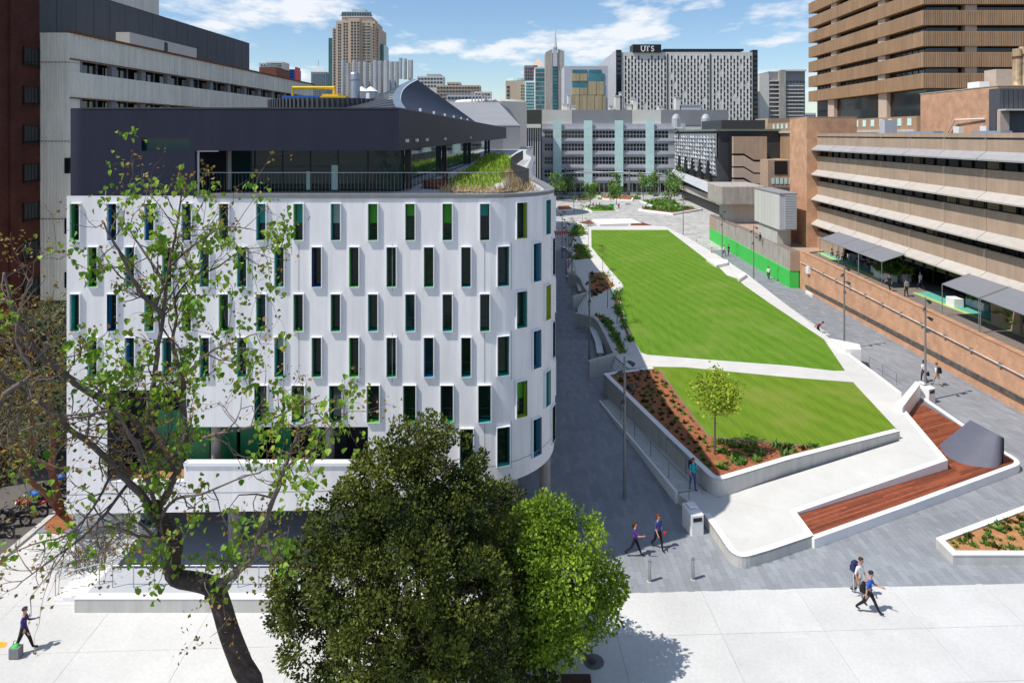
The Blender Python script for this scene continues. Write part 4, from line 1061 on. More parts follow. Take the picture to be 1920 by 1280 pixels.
tag(MB().box(XP(608, Yp), XP(655, Yp), Yp - 1.1, Yp + 1.1, ZY(187, Yp), ZY(182, Yp)).box(XP(610, Yp), XP(640, Yp), Yp - .9, Yp + .9, ZY(182, Yp), ZY(178, Yp)).build('yellow_unit', M['yellow']), 'low yellow roof unit right of the blue one', 'roof unit')
t = thing('steel_tank', 'tall grey cylindrical tank with domed top on the roof', 'tank', V(665, 187, 47))
c_ = (XP(665, 47), 47); MB().lathe([(.36, 20.9), (.36, ZY(141, 47)), (.30, ZY(137, 47)), (.15, ZY(134.5, 47)), (.001, ZY(134, 47))], 18, c=c_).build('shell', M['steel'], t, smooth=True)
MB().lathe([(.38, ZY(150, 47)), (.38, ZY(151.5, 47))], 18, c=c_).build('band', M['pole'], t)
def flues(px0, px1, n, y0, y1, Y, label, r=.17):
    for k in range(n):
        lab_ = label.replace('one of the', ['leftmost', 'second from left', 'third from left', 'fourth from left', 'fifth from left', 'sixth from left', 'seventh from left', 'eighth from left', 'ninth from left'][k] + ' in the')
        px = px0 + (px1 - px0) * k / (n - 1); yt = y0 + random.choice([0, 1.5, 4, 0])
        o = MB().lathe([(r, ZY(y1, Y)), (r, ZY(yt, Y)), (r * .82, ZY(yt, Y)), (r * .82, ZY(yt, Y) - .5)], 10, c=(XP(px, Y), Y + (k % 3) * .6)).build('flue', M['flue'])
        tag(o, lab_, 'exhaust flue', 'silver exhaust flues')
M['flue'] = mat('galvanised_flue', (.52, .53, .54), .35, var=.12, scale=.8, metal=.3, streak=.1)
flues(643, 700, 9, 113, 180, 60, 'one of the left cluster of silver exhaust flues behind the roof tank')
flues(704, 739, 6, 113, 175, 57, 'one of the dense middle cluster of tall silver exhaust flues', .2)
flues(751, 771, 4, 109, 148, 62, 'one of the small right cluster of silver flues above the dark roof')
for px in (678, 695):
    Y = 54; tag(MB().lathe([(.55, 20.9), (.55, ZY(174, Y)), (.62, ZY(172, Y)), (.2, ZY(165, Y)), (.001, ZY(162, Y))], 8, c=(XP(px, Y), Y)).build('tent_cap', M['white']), ['left', 'right'][px > 680] + ' white tent-shaped vent cap between tank and flues', 'vent')
# dark curved roof wedge
wd = thing('curved_roof', 'dark ribbed roof wing sweeping up to a point with pale curved edge', 'roof', (ex(50), 50, ZP1))
apex = V(783, 150, 52); e0 = V(770, 207, 35); e1 = V(892, 229, 65.7)
cur = [V(783, 150, 52), V(768, 158, 49), V(757, 168, 46), V(752, 180, 43), V(753, 192, 40), V(762, 206, 36)]
mb = MB(); nn_ = 20
A = [interp(cur, i / nn_) for i in range(nn_ + 1)]; B = [Vector((ex(36 + 29 * (i / nn_)), 36 + 29 * (i / nn_), ZP1)) for i in range(nn_ + 1)]
# face towards the lawn: fan between the curved edge and the far end
mb = MB(); mb.add(A + [e1 + Vector((0, 0, 0))], [(i + 1, nn_ + 1, i) for i in range(nn_)]); mb.build('side_face', M['dark_clad'], wd)
edge = [Vector((p.x - .0, p.y - .15, p.z + .05)) for p in A]
q = [Vector((p.x - .42, p.y - .25, p.z - .05)) for p in edge]
mb = MB(); mb.add(edge + q, [(i, i + 1, nn_ + 2 + i, nn_ + 1 + i) for i in range(nn_)]); mb.build('pale_edge', mat('pale_blue_edge', (.15, .19, .25), .5), wd, smooth=True)
# ribbed back of the wing: rows of slats running down to the left
for k in range(16):
    f0, f1 = k / 16, (k + .8) / 16
    mb = MB()
    for j in range(8):
        g0, g1 = j / 8, (j + 1) / 8
        def P(f, g):
            a = interp(q, f); b = Vector((a.x - 9.0, a.y + 1.0, 21.1)); 
            m_ = a.lerp(b, g); m_.z = b.z + (a.z - b.z) * (1 - g) ** 1.8; return m_
        mb.quad(P(f0, g0), P(f1, g0), P(f1, g1), P(f0, g1))
    mb.build('roof_rib', M['darkmetal'], wd)
mb = MB(); mb.add(q + [Vector((p.x - 9, p.y + 1, 21.0)) for p in q], [(i, i + 1, nn_ + 2 + i, nn_ + 1 + i) for i in range(nn_)])
for k in range(6):
    Y = 36 + k * 4.6; MB().box(ex(Y) - .2, ex(Y) - .08, Y, Y + .15, ZP1, ZP1 + .22).build('spotlight', M['white'], wd)

# ---------------- left: dark brick block
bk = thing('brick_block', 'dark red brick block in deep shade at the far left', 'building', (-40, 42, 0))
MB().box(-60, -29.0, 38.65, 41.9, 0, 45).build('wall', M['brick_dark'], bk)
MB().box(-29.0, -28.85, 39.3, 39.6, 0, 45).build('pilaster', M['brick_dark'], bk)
wmz = MB().box(0, .06, 0, 1.25, 0, .95).mesh('window', M['glass'])
fr = MB().box(0, .09, -.06, 0, -.06, 1.0).box(0, .09, 1.25, 1.31, -.06, 1.0).box(0, .12, -.06, 1.31, -.12, -.06).mesh('window_frame', M['black'])
for k in range(9):
    z = 24.2 - k * 2.32
    w = link('window', wmz, bk, (11.0, -1.5, z)); link('window_frame', fr, w)
# ---------------- left: cream panelled lab building
cb = thing('panelled_building', 'cream ribbed metal panelled building with ribbon windows and rust streaks', 'building', (-27.2, 42, 0))
D = 45; xg = lambda Y: -27.2 + SL * (Y - 42)
zT = ZY(62, 42)
bands = [(ZY(62, 42), ZY(111, 42)), (ZY(134, 42), ZY(184, 42)), (ZY(208, 42), 4)]
core = MB(); core.hexa([(-40, 43, 0), (-27.9, 43, 0), (-27.9 + SL * 44, 87, 0), (-40, 87, 0)], zT - .3); core.build('core', M['glass'], cb)
def ribpanel(mb, y0, y1, z0, z1):
    mb.hexa([(xg(y0) - .35, y0 + .01, z0), (xg(y0), y0 + .01, z0), (xg(y1), y1 - .01, z0), (xg(y1) - .35, y1 - .01, z0)], z1 - z0)
    n = int((y1 - y0) / .38)
    for i in range(n):
        y = y0 + .1 + i * .38; mb.hexa([(xg(y), y, z0), (xg(y) + .05, y, z0), (xg(y) + .05, y + .14, z0), (xg(y), y + .14, z0)], z1 - z0)
for (z1, z0) in bands:
    y = 42.0
    while y < 86:
        mb = MB(); ribpanel(mb, y, y + 2.95, z0, z1); mb.build('panel', M['panelwhite'], cb); y += 2.95
    if z0 > 5: wallstrip(MB(), [Vector((xg(42) + .07, 42, z0 + .06)), Vector((xg(86.5) + .07, 86.5, z0 + .06))], .3, z0 - .02).build('drip_edge', M['rustmark'], cb)
MB().hexa([(xg(42) - .4, 42, zT), (xg(42) + .12, 42, zT), (xg(86.5) + .12, 86.5, zT), (xg(86.5) - .4, 86.5, zT)], .14).build('rusty_coping', M['rustmark'], cb)
for k, (a, b) in enumerate(((zT, ZY(117, 42)), (ZY(117, 42), ZY(265, 42)), (ZY(265, 42), ZY(410, 42)), (ZY(410, 42), 9.8))):
    mb = MB(); x0, x1 = XP(76, 42), xg(42); mb.box(x0, x1 - .02, 41.95, 43, b + .02, a)
    n = 9
    for i in range(n): xx = x0 + (x1 - x0) * (i + .3) / n; mb.box(xx, xx + .08, 41.89, 41.95, b + .02, a)
    mb.build('corner_panel', M['panelwhite'], cb)
    if k: MB().box(x0, x1, 41.90, 41.945, a - .03, a + .02).build('rust_joint', M['rustmark'], cb)
MB().box(XP(76, 42), -27.4, 42.0, 43, 0, 9.8).build('base_wall', M['darkmetal'], cb)
for (zt_, zb_) in ((bands[0][1], bands[1][0]), (bands[1][1], bands[2][0])):
    y = 42.2; MB().hexa([(xg(42) - .4, 42.2, zb_ - .01), (xg(42) - .1, 42.2, zb_ - .01), (xg(43) - .1, 43.3, zb_ - .01), (xg(43) - .4, 43.3, zb_ - .01)], zt_ - zb_ + .02).build('pier', M['greymid'], cb)
    for k in range(12):
        y = 46.2 + k * 3.4; MB().hexa([(xg(y) - .4, y, zb_ - .01), (xg(y) - .06, y, zb_ - .01), (xg(y) - .06, y + .55, zb_ - .01), (xg(y) - .4, y + .55, zb_ - .01)], zt_ - zb_ + .02).build('pier', M['greymid'], cb)
    for k in range(26):
        y = 43.5 + k * 1.66; MB().hexa([(xg(y) - .5, y, zb_), (xg(y) - .42, y, zb_), (xg(y) - .42, y + .08, zb_), (xg(y) - .5, y + .08, zb_)], zt_ - zb_).build('mullion', M['greymid'], cb)
for z in (17.6, 13.9, 10.6): MB().box(xg(42) - .25, xg(42) + .03, 41.86, 42.3, z, z + .95).build('corner_window', M['glass'], cb)
xk = XP(230, 52)
MB().hexa([(-30, 44, zT - .5), (-29.5, 44, zT - .5), (-29.5 + SL * 37, 81, zT - .5), (-30 + SL * 37, 81, zT - .5)], 30.5 - zT + .5)
def seg(x, y0, y1, z0, z1, m, name, par, th=.3):
    MB().hexa([(x(y0) - th, y0, z0), (x(y0), y0, z0), (x(y1), y1 - .02, z0), (x(y1) - th, y1, z0)], z1 - z0).build(name, m, par)
xd = lambda Y: -30 + SL * (Y - 78)
y = 39.5
while y < 78: seg(xd, y, min(y + 1.9, 78), zT - .6, 30.4, M['greyclad'], 'upper_panel', cb); y += 1.92
MB().box(-60, -30.4, 77.7, 78, 20, 30.4).build('upper_end', M['greyclad'], cb)
MB().box(-60, -31.8, 40, 77.8, 26, 30.3).build('upper_body', M['greyclad'], cb)
MB().box(xd(44.5) - .1, xd(44.5) + .12, 44.2, 44.6, 24, 31).build('downpipe', M['black'], cb)
tag(MB().box(-60, XP(298, 70), 60, 70, 28, 48).build('roof_box', M['panelwhite']), 'plain cream box storey topping the left building', 'building')
ac = thing('air_handler', 'white air handling unit with dark louvre behind the cream parapet', 'roof unit', (XP(320, 55), 55, 25))
xa_ = lambda Y: xg(Y) - .9
MB().hexa([(xa_(50) - 1, 49.5, 25.5), (xa_(50), 49.5, 25.5), (xa_(60), 59, 25.5), (xa_(60) - 1, 59, 25.5)], 1.9).build('casing', M['offwhite'], ac)
for k in range(7): MB().hexa([(xa_(54) , 54 + k * .66, 26.3), (xa_(54) + .06, 54 + k * .66, 26.3), (xa_(54) + .06, 54.5 + k * .66, 26.3), (xa_(54), 54.5 + k * .66, 26.3)], 1.0).build('louvre', M['black'], ac)
# ================================================================ RIGHT SIDE AND CITY
TZ = 4.2
bx = lambda Y: 42 + SL * (Y - 94)
wx = lambda Y: 36.6 + .0225 * (Y - 49)
# raised terrace floor
MB().prism([(wx(30) + .3, 30, TZ), (60, 30, TZ), (60, 100, TZ), (wx(89), 100, TZ), (wx(89) + .3, 89, TZ)], 0).build('upper_terrace', M['terracefloor'], kind='structure')
MB().prism([(36.6, 89.2, 4.4), (60, 100, 4.4), (60, 130, 4.4), (37.6, 130, 4.4)], 0).build('upper_court', mat('tan_court', (.40, .29, .22), .85, var=.1), kind='structure')
bw_ = thing('brick_wall', 'long orange brick retaining wall with a sloping pipe beside the path', 'wall', (wx(50), 50, 0))
zw = lambda Y: 4.15 + .018 * (Y - 49)
m = MB(); m.add([(wx(28), 28, -.03), (wx(89), 89, -.03), (wx(89), 89, zw(89)), (wx(28), 28, zw(28)), (wx(28) + .45, 28, -.03), (wx(89) + .45, 89, -.03), (wx(89) + .45, 89, zw(89)), (wx(28) + .45, 28, zw(28))],
                [(1, 0, 3, 2), (3, 7, 6, 2), (4, 5, 6, 7), (0, 4, 7, 3), (1, 2, 6, 5)])
m.build('brickwork', M['brick'], bw_)
cpm = MB().box(-.04, .5, 0, .93, 0, .07).mesh('coping_brick', mat('coping_course', (.50, .27, .16), .85, var=.1, objrand=.12))
for i in range(60):
    Y = 30 + i * .97; link('coping_brick', cpm, bw_, (wx(Y) - wx(50), Y - 50, zw(Y) - .005), (.018, 0, -.0225))
MB().tube([(wx(Y) - .10, Y, 3.55 - (89 - Y) * .018 - .1) for Y in (88.5, 75, 62, 49, 32)], .055, 7).build('pipe', mat('pale_pipe', (.55, .50, .46), .6, var=.2), bw_)
for Y in np.arange(34, 88, 3.4): MB().box(wx(Y) - .14, wx(Y), Y, Y + .25, 3.4 - (89 - Y) * .018 - .12, 3.4 - (89 - Y) * .018 + .22).build('pipe_bracket', M['pole'], bw_)
MB().add([(wx(87), 87, .55), (wx(30), 30, .95), (wx(30), 30, 1.30), (wx(87), 87, .88), (wx(87) - .12, 87, .55), (wx(30) - .12, 30, .95), (wx(30) - .12, 30, 1.30), (wx(87) - .12, 87, .88)], [(4, 5, 6, 7), (7, 6, 2, 3), (5, 4, 0, 1)]).build('stained_ledge', mat('dirty_ledge', (.10, .095, .085), .9, var=.5, scale=2.5, fine=.3), bw_)
MB().box(wx(86.5) - .3, wx(86.5) - .02, 85.6, 86.4, 2.5, 3.3).build('meter_box', M['white'], bw_)
tag(wallstrip(MB(), [Vector((wx(86) - .5, 86, .35)), Vector((wx(84) - .55, 84, .35))], .25, 0).build('low_seat', M['white']), 'small pale low bench at the far foot of the brick wall', 'bench')
# green painted hoarding under concrete wall
gw = thing('green_wall', 'bright green painted wall under a pale concrete parapet', 'wall', (36.2, 89, 0))
g0, g1 = Vector((36.15, 88.9, 0)), Vector((37.5, 129.5, 0)); zg = 2.25
n = 10
for i in range(n):
    a, b = g0.lerp(g1, i / n), g0.lerp(g1, (i + 1) / n)
    MB().hexa([a, b - Vector((0, .03, 0)), b + Vector((1.2, -.03, 0)), a + Vector((1.2, 0, 0))], zg).build('green_panel', M['greenwall'], gw)
    ap, bp_ = Vector((a.x + .12, a.y, zg)), Vector((b.x + .12, b.y - .04, zg))
    MB().hexa([ap, bp_, bp_ + Vector((.9, 0, 0)), ap + Vector((.9, 0, 0))], 4.75 - zg).build('concrete_panel', M['concrete'], gw)
MB().prism([(36.3, 88.9, 4.76), (37.6, 88.9, 4.76), (38.5, 130, 4.76), (37.6, 129.5, 4.76)], 4.6).build('coping', M['terracefloor'], gw)
MB().box(36.2, 37.8, 88.85, 89.2, zg, 4.75).build('end_panel', M['brown'], gw)

# ---------------- brown precast building with pale hoods
bb = thing('brown_building', 'brown precast building with long pale sloping window hoods on the right', 'building', (bx(60), 60, 0))
seg_ = lambda y0, y1, o0, o1, z0, z1: MB().hexa([(bx(y0) + o0, y0, z0), (bx(y0) + o1, y0, z0), (bx(y1) + o1, y1, z0), (bx(y1) + o0, y1, z0)], z1 - z0)
HZs = [18.55, 15.15, 11.75, 8.35]
walls = [(18.55, 19.55), (15.15, 17.0), (11.75, 13.6), (8.35, 10.2), (TZ, 6.75)]
ys = [94 - 6.0 * i for i in range(11)]
for (z0, z1) in walls[:4]:
    for y1, y0 in zip(ys, ys[1:]): seg_(y0 + .02, y1 - .02, 0, .3, z0, z1).build('wall_panel', M['brown'], bb)
seg_(86, 94, .05, .3, TZ, 6.75).build('ground_wall', M['brown'], bb); seg_(54, 57.5, .05, .3, TZ, 6.75).build('ground_wall', M['brown'], bb); seg_(34, 50, .05, .3, TZ, 6.75).build('ground_wall', M['brown'], bb)
for y in np.arange(50.5, 86, 2.4):
    seg_(y, y + .15, 3.45, 3.59, TZ, 6.75).build('shopfront_mullion', M['darkmetal'], bb)
gb_ = glassmat('brown_building_glass', (.01, .011, .013), .12, .25); seg_(30, 94, .45, 14, 6.75, 19.7).build('interior_core', gb_, bb); seg_(30, 94, 3.6, 14, 0, 6.74).build('shopfront_glass', gb_, bb)
for k, z in enumerate(HZs):
    mtl = M['hood_grey'] if k == 0 else M['hood']
    for y1, y0 in zip(ys, ys[1:]):
        if k == 3 and not (y1 > 88 or (58 < y0 < 72)): 
            pass
        a, b = y0 + .04, y1 - .04
        MB().add([(bx(a), a, z), (bx(b), b, z), (bx(b) - .85, b, z - .62), (bx(a) - .85, a, z - .62), (bx(b) - .85, b, z - .76), (bx(a) - .85, a, z - .76), (bx(b), b, z - .30), (bx(a), a, z - .30)],
                 [(0, 3, 2, 1), (3, 5, 4, 2), (5, 7, 6, 4), (0, 7, 5, 3), (1, 2, 4, 6), (0, 1, 6, 7)]).build('hood', mtl, bb)
    y = 35.0
    while y < 93.5:
        seg_(y, y + .09, .30, .44, z - 1.6, z - .2).build('mullion', M['black'], bb); y += 1.96
bl = mat('tan_blind', (.20, .155, .10), .8, objrand=.3)
for z, y in ((18.55, 57), (15.15, 55), (15.15, 57), (15.15, 59), (15.15, 61), (15.15, 63), (11.75, 66), (11.75, 78), (18.55, 69)):
    seg_(y, y + 1.7, .40, .44, z - 1.5, z - .6).build('blind', bl, bb)
for y1, y0 in zip(ys, ys[1:]):
    seg_(y0 + .02, y1 - .02, .0, .25, 19.72, 20.12).build('parapet_panel', M['brown'], bb); seg_(y0, y0 + .35, .02, .22, 19.55, 19.72).build('parapet_post', M['greyclad'], bb)
seg_(34, 93.9, .3, 14, 19.62, 19.7).build('roof', M['greymid'], bb)
for y, l in ((68, 6), (58, 4)): seg_(y, y + l, 1.2, 2.2, 19.72, 20.3).build('roof_duct', mat('pale_blue_duct%d' % y, (.28, .36, .50), .5), bb)
# brick stair tower at its far end
bt = thing('brick_tower', 'square orange brick stair tower at the end of the brown building', 'tower', (40.6, 94, 0))
MB().hexa([(40.6, 94.02, 0), (47.5, 94.02, 0), (47.9, 100.5, 0), (40.9, 100.5, 0)], ZY(220, 94)).build('brickwork', M['brick'], bt)
MB().hexa([(40.6, 94.0, 22.3), (47.5, 94.0, 22.3), (47.9, 100.6, 22.3), (40.85, 100.6, 22.3)], .12).build('coping', M['brown'], bt)
MB().box(40.55, 40.6, 94.3, 94.9, 6.4, 6.8).build('exit_sign', M['greenwall'], bt)
# metal clad box on concrete stem
mbx = thing('metal_box', 'white ribbed metal box with louvred front on a concrete stem', 'plant room', (37.8, 96, 4.4))
q = lambda o, z: [(36.7 + o, 93.6 + o, z), (39.05 - o, 93.6 + o, z), (39.5 - o, 104 - o, z), (36.95 + o, 104 - o, z)]
MB().hexa(q(0, 6.9), 4.9).build('casing', M['greylight'], mbx)
for i in range(26):
    y = 93.7 + i * .4; x = 36.7 + (y - 93.6) * .024
    MB().box(x - .04, x, y, y + .2, 6.9, 11.78).build('rib', M['offwhite'], mbx)
for i in range(14): MB().box(37.4, 39.0, 93.5, 93.6, 7.1 + i * .34, 7.3 + i * .34).build('louvre', M['greylight'], mbx)
MB().hexa([(36.6, 93.5, 11.8), (39.15, 93.5, 11.8), (39.6, 104.1, 11.8), (36.85, 104.1, 11.8)], .14).build('roof', M['greymid'], mbx)
MB().hexa([(37.0, 95.3, 4.4), (38.9, 95.3, 4.4), (39.2, 103, 4.4), (37.2, 103, 4.4)], 2.5).build('stem', M['conc_wall'], mbx)
cbx = thing('concrete_box', 'weathered grey concrete block cantilevered over a narrower stem', 'building', (37, 118, 4.4))
o = MB().hexa([(XP(1352, 118), 118, 7.7), (XP(1413, 118) + 2, 118, 7.7), (XP(1413, 118) + 2.5, 128, 7.7), (XP(1352, 118) + .5, 128, 7.7)], 3.4).build('upper_block', M['concrete'], cbx); bevel(o, .25, 2)
MB().hexa([(XP(1366, 120), 120, 3.5), (43, 120, 3.5), (43.5, 127, 3.5), (XP(1366, 120) + .5, 127, 3.5)], 4.3).build('stem', M['conc_wall'], cbx)

# ---------------- cafe terrace: coloured floor, awnings, planters, furniture
def terr(px, z=TZ): return [G(a, b, z) for a, b in px]
for px, m, nm in (([(1524, 470), (1548, 465), (1640, 505), (1640, 512), (1570, 492)], 'tealfloor', 'mint_floor'), ([(1712, 549), (1758, 545), (1930, 600), (1930, 620), (1800, 581)], 'tealfloor', 'mint_floor')):
    MB().prism([p + Vector((0, 0, .012)) for p in terr(px)], TZ - .02).build(nm, M[m], kind='structure')
for px in ([(1522, 469), (1526, 468), (1650, 522), (1648, 527)], [(1711, 549), (1716, 548), (1935, 632), (1935, 638)]):
    MB().prism([p + Vector((0, 0, .02)) for p in terr(px)], TZ - .02).build('lime_floor_line', M['limefloor'], kind='structure')
def awning(pp, label, posts=True):
    t = thing('awning', label, 'awning', pp[0], 0, 'grey fabric awnings over the cafe terrace')
    a, b, c, d = [Vector(p) for p in pp]
    MB().add([a, b, c, d], [(0, 1, 2, 3)]).add([p + Vector((0, 0, -.05)) for p in (a, b, c, d)], [(3, 2, 1, 0)]).build('canopy', M['awning'], t)
    for p, q_ in ((a, b), (b, c), (c, d), (d, a)): MB().tube([p, q_], .04, 5).build('frame_bar', M['pole'], t)
    for p in (b, c):
        MB().tube([(p.x, p.y, TZ), p], .035, 6).build('post', M['pole'], t)
aw = [((1532, 447), (1608, 428), (1680, 452), (1604, 471)), ((1604, 472), (1682, 453), (1758, 478), (1700, 489)), ((1610, 473), (1705, 486), (1706, 486), (1650, 490))]
def awn_px(pts, z0, z1): return [V(px, py, (CH - z) * F / (py - HZ)) for (px, py), z in zip(pts, (z0, z1, z1, z0))]
# pairs: wall side is higher, terrace side lower
for i, (y0, y1) in enumerate(((79.9, 85.2), (74.8, 79.8), (69.6, 74.7))):
    o_ = 3.1 if i else 2.6
    awning([(bx(y1) - .3, y1, 7.95), (bx(y1) - 3.15, y1, 7.0), (bx(y0) - 3.15, y0, 7.0), (bx(y0) - .3, y0, 7.95)], ['farthest', 'middle', 'nearer'][i] + ' panel of the far row of grey terrace awnings')
for i, (y0, y1) in enumerate(((54.3, 59.3), (49.1, 54.1), (44.0, 48.9))):
    awning([(bx(y1) - .2, y1, 8.05), (bx(y1) - 3.0, y1, 7.0), (bx(y0) - 3.0, y0, 7.0), (bx(y0) - .2, y0, 8.05)], ['first grey awning panel of the near row after the pale hood', 'second grey awning panel of the near row at the right edge', 'last grey awning panel of the near row leaving the frame'][i])
def boxplanter(px, py, w, d, h, label, n=40, leaf='leaf_lime', ls=.55):
    c = G(px, py, TZ); t = thing('terrace_planter', label, 'planter', c)
    bevel(MB().box(c.x - w / 2, c.x + w / 2, c.y - d / 2, c.y + d / 2, TZ, TZ + h).build('box', M['white'], t), .03)
    if n:
        p = np.array([c.x, c.y, TZ + h]) + rng.normal(size=(n * 6, 3)) * np.array([w * .28, d * .28, .12]) + np.array([0, 0, .15])
        leafcloud('foliage', p, ls * (.6 + .6 * rng.random(n * 6)), M[leaf], t, up=.9, aspect=.12, kind=None)
boxplanter(1660, 523, .9, 3.2, .8, 'white box planter with palms under the far awnings', 60, 'leaf_plant', .8)
boxplanter(1688, 524, .9, 2.6, .8, 'white box planter with bright palms at the end of the far awnings', 60, 'leaf_lime', .9)
boxplanter(1836, 577, .9, 2.4, .7, 'white box planter under the near awnings', 50, 'leaf_plant', .6)
boxplanter(1790, 574, .9, 1.2, .8, 'blank white cabinet at the start of the near awnings', 0)
boxplanter(1644, 512, .9, 1.0, .8, 'white cabinet with a blue side on the terrace', 0)
boxplanter(1596, 487, .9, 1.0, .8, 'white cabinet under the far awnings beside the diners', 0)
boxplanter(1905, 618, .9, 2.2, .8, 'white box planter with a spiky bright plant at the right edge', 50, 'leaf_lime', .9)
def table(px, py, label, z=TZ, group='cafe tables on the terrace'):
    c = G(px, py, z); t = thing('cafe_table', label, 'table', c, 0, group)
    MB().lathe([(.001, z + .73), (.4, z + .73), (.4, z + .76), (.001, z + .76)], 14, c=(c.x, c.y)).build('table_top', M['white'], t)
    MB().lathe([(.22, z), (.22, z + .03), (.035, z + .05), (.035, z + .73)], 8, c=(c.x, c.y)).build('leg', M['darkmetal'], t)
def chair(px, py, label, rz=0, z=TZ):
    c = G(px, py, z); t = thing('cafe_chair', label, 'chair', c, rz, 'cafe chairs on the terrace')
    link('seat', MB().box(-.22, .22, -.22, .22, .43, .47).mesh('seat', M['greylight']), t); link('backrest', MB().box(-.22, .22, .18, .22, .47, .85).mesh('backrest', M['greylight']), t)
    lm = MB().box(-.02, .02, -.02, .02, 0, .43).mesh('leg', M['pole'])
    for sx in (-1, 1):
        for sy in (-1, 1): link('leg', lm, t, (sx * .19, sy * .19, 0))
for i, (px, py) in enumerate(((1878, 585), (1862, 580), (1893, 600), (1620, 498), (1634, 503), (1606, 492))):
    nm = ['front', 'left', 'right edge', 'far', 'far right', 'far left'][i]
    table(px, py, nm + ' round cafe table under the grey awnings'); chair(px - 9, py + 3, 'grey chair left of the %s cafe table' % nm, .4); chair(px + 9, py - 1, 'grey chair right of the %s cafe table' % nm, 2.2)
for i, (px, py) in enumerate(((1532, 460), (1542, 463), (1556, 470), (1566, 468))):
    c = G(px, py, TZ); t = thing('safety_barrier', '%s orange safety barrier post by the brick tower' % ['first', 'second', 'third', 'fourth'][i], 'barrier', c)
    MB().lathe([(.30, TZ), (.30, TZ + .06), (.13, TZ + .1), (.10, TZ + 1.0), (.001, TZ + 1.05)], 10, c=(c.x, c.y)).build('body', M['orange'], t)
    MB().lathe([(.125, TZ + .6), (.12, TZ + .75)], 10, c=(c.x, c.y)).build('band', M['white'], t)
t = thing('yellow_sign', 'upright yellow banner sign beside the terrace doorway', 'sign', G(1754, 516, TZ)); c = G(1754, 518, TZ)
MB().box(c.x - .25, c.x + .25, c.y, c.y + .06, TZ + 1.0, TZ + 2.6).build('panel', M['yellow'], t); MB().tube([c, c + Vector((0, 0, 1.0))], .03, 6).build('post', M['pole'], t)
tag(MB().box(bx(66) + 3.4, bx(66) + 3.5, 64, 68, TZ, 6.6).build('doorway', M['glass']), 'dark open doorway behind the terrace under the pale hood', 'door')

# ---------------- orange brick plant room on the brown roof, metal shed, rusty pipes
ob = thing('brick_plant_room', 'plain orange brick plant room with pipework on the brown roof', 'building', (50.5, 73, 19.6))
o0_ = XP(1871, 73)
MB().hexa([(o0_, 73, 19.5), (o0_ + 14, 73, 19.5), (o0_ + 14.7, 88, 19.5), (o0_ + .7, 88, 19.5)], 25.15 - 19.5).build('brickwork', M['brick'], ob)
MB().hexa([(o0_ - .05, 72.95, 25.15), (o0_ + 14, 72.95, 25.15), (o0_ + 14.7, 88.1, 25.15), (o0_ + .65, 88.1, 25.15)], .1).build('coping', M['hood'], ob)
MB().tube([(o0_ - .05, 75, 21.7), (o0_ - .05, 80, 21.7), (o0_ + .2, 82, 19.9)], .08, 6).build('pipe', M['white'], ob)
MB().box(o0_ - .5, o0_, 74, 75, 19.7, 20.4).build('door_unit', M['darkmetal'], ob)
for y, lb in ((78.5, 'boxy white air conditioner on the brown roof by the brick wall'), (74.0, 'white air conditioner nearest the dark shed')):
    t = thing('air_conditioner', lb, 'air conditioner', (o0_ - .6, y, 19.7), 0)
    MB().box(o0_ - .9, o0_ - .3, y - .5, y + .5, 19.9, 20.9).build('case', M['white'], t)
    MB().lathe([(.34, 0), (.34, .03), (.001, .03)], 14).build('fan', M['pole'], t).matrix_local = Matrix.Translation((-.3, 0, .7)) @ Matrix.Rotation(-PI / 2, 4, 'Y')
t = thing('metal_shed', 'dark corrugated metal shed at the right edge of the roofs', 'shed', (XP(1895, 71), 71, 19.6))
x0_, x1_ = XP(1873, 71.5), 62
for i in range(22):
    x = x0_ + i * .5; MB().box(x, x + .42, 71.4, 71.8, ZY(205, 71.5), ZY(166, 71.5)).build('sheet', M['greyclad'], t)
MB().box(x0_, x1_, 71.8, 73, 19.6, ZY(166, 71.5)).build('body', M['greyclad'], t); MB().box(x0_, x1_, 70.5, 71.7, ZY(208, 71.5), ZY(205, 71.5)).build('eave', M['offwhite'], t); MB().box(x0_, XP(1890, 71.5), 71.3, 71.9, 19.6, ZY(208, 71.5)).build('post_wall', M['pier'], t)
for px, yt in ((1907, 92), (1919, 88)):
    Y = 74; t = thing('flue_pipe', {1907: 'rust stained cream flue pipe above the metal shed', 1919: 'second cream flue pipe at the very right edge'}[px], 'pipe', V(px, 166, Y))
    rr = .42; cc = (XP(px, Y), Y); MB().lathe([(rr, 24), (rr, ZY(yt + 12, Y)), (rr, ZY(yt, Y)), (rr * .85, ZY(yt, Y)), (rr * .85, ZY(yt, Y) - 1)], 14, c=cc).build('pipe', mat('stained_cream%d' % px, (.55, .40, .24), .8, var=.3, scale=1.5, streak=.3), t)
    MB().lathe([(rr + .05, ZY(yt + 18, Y)), (rr + .05, ZY(yt + 14, Y))], 14, c=cc).build('collar', M['rust'], t)
tag(MB().box(XP(1868, 78), XP(1903, 78), 78, 80, 25, ZY(130, 78)).build('concrete_stub', M['pier']), 'small beige concrete stub beside the flue pipes', 'roof unit')
tag(MB().box(XP(1836, 78), XP(1855, 78), 78, 80, 25.2, ZY(153, 78)).build('roof_vent', M['white']), 'low white vent on the brick plant room', 'vent')

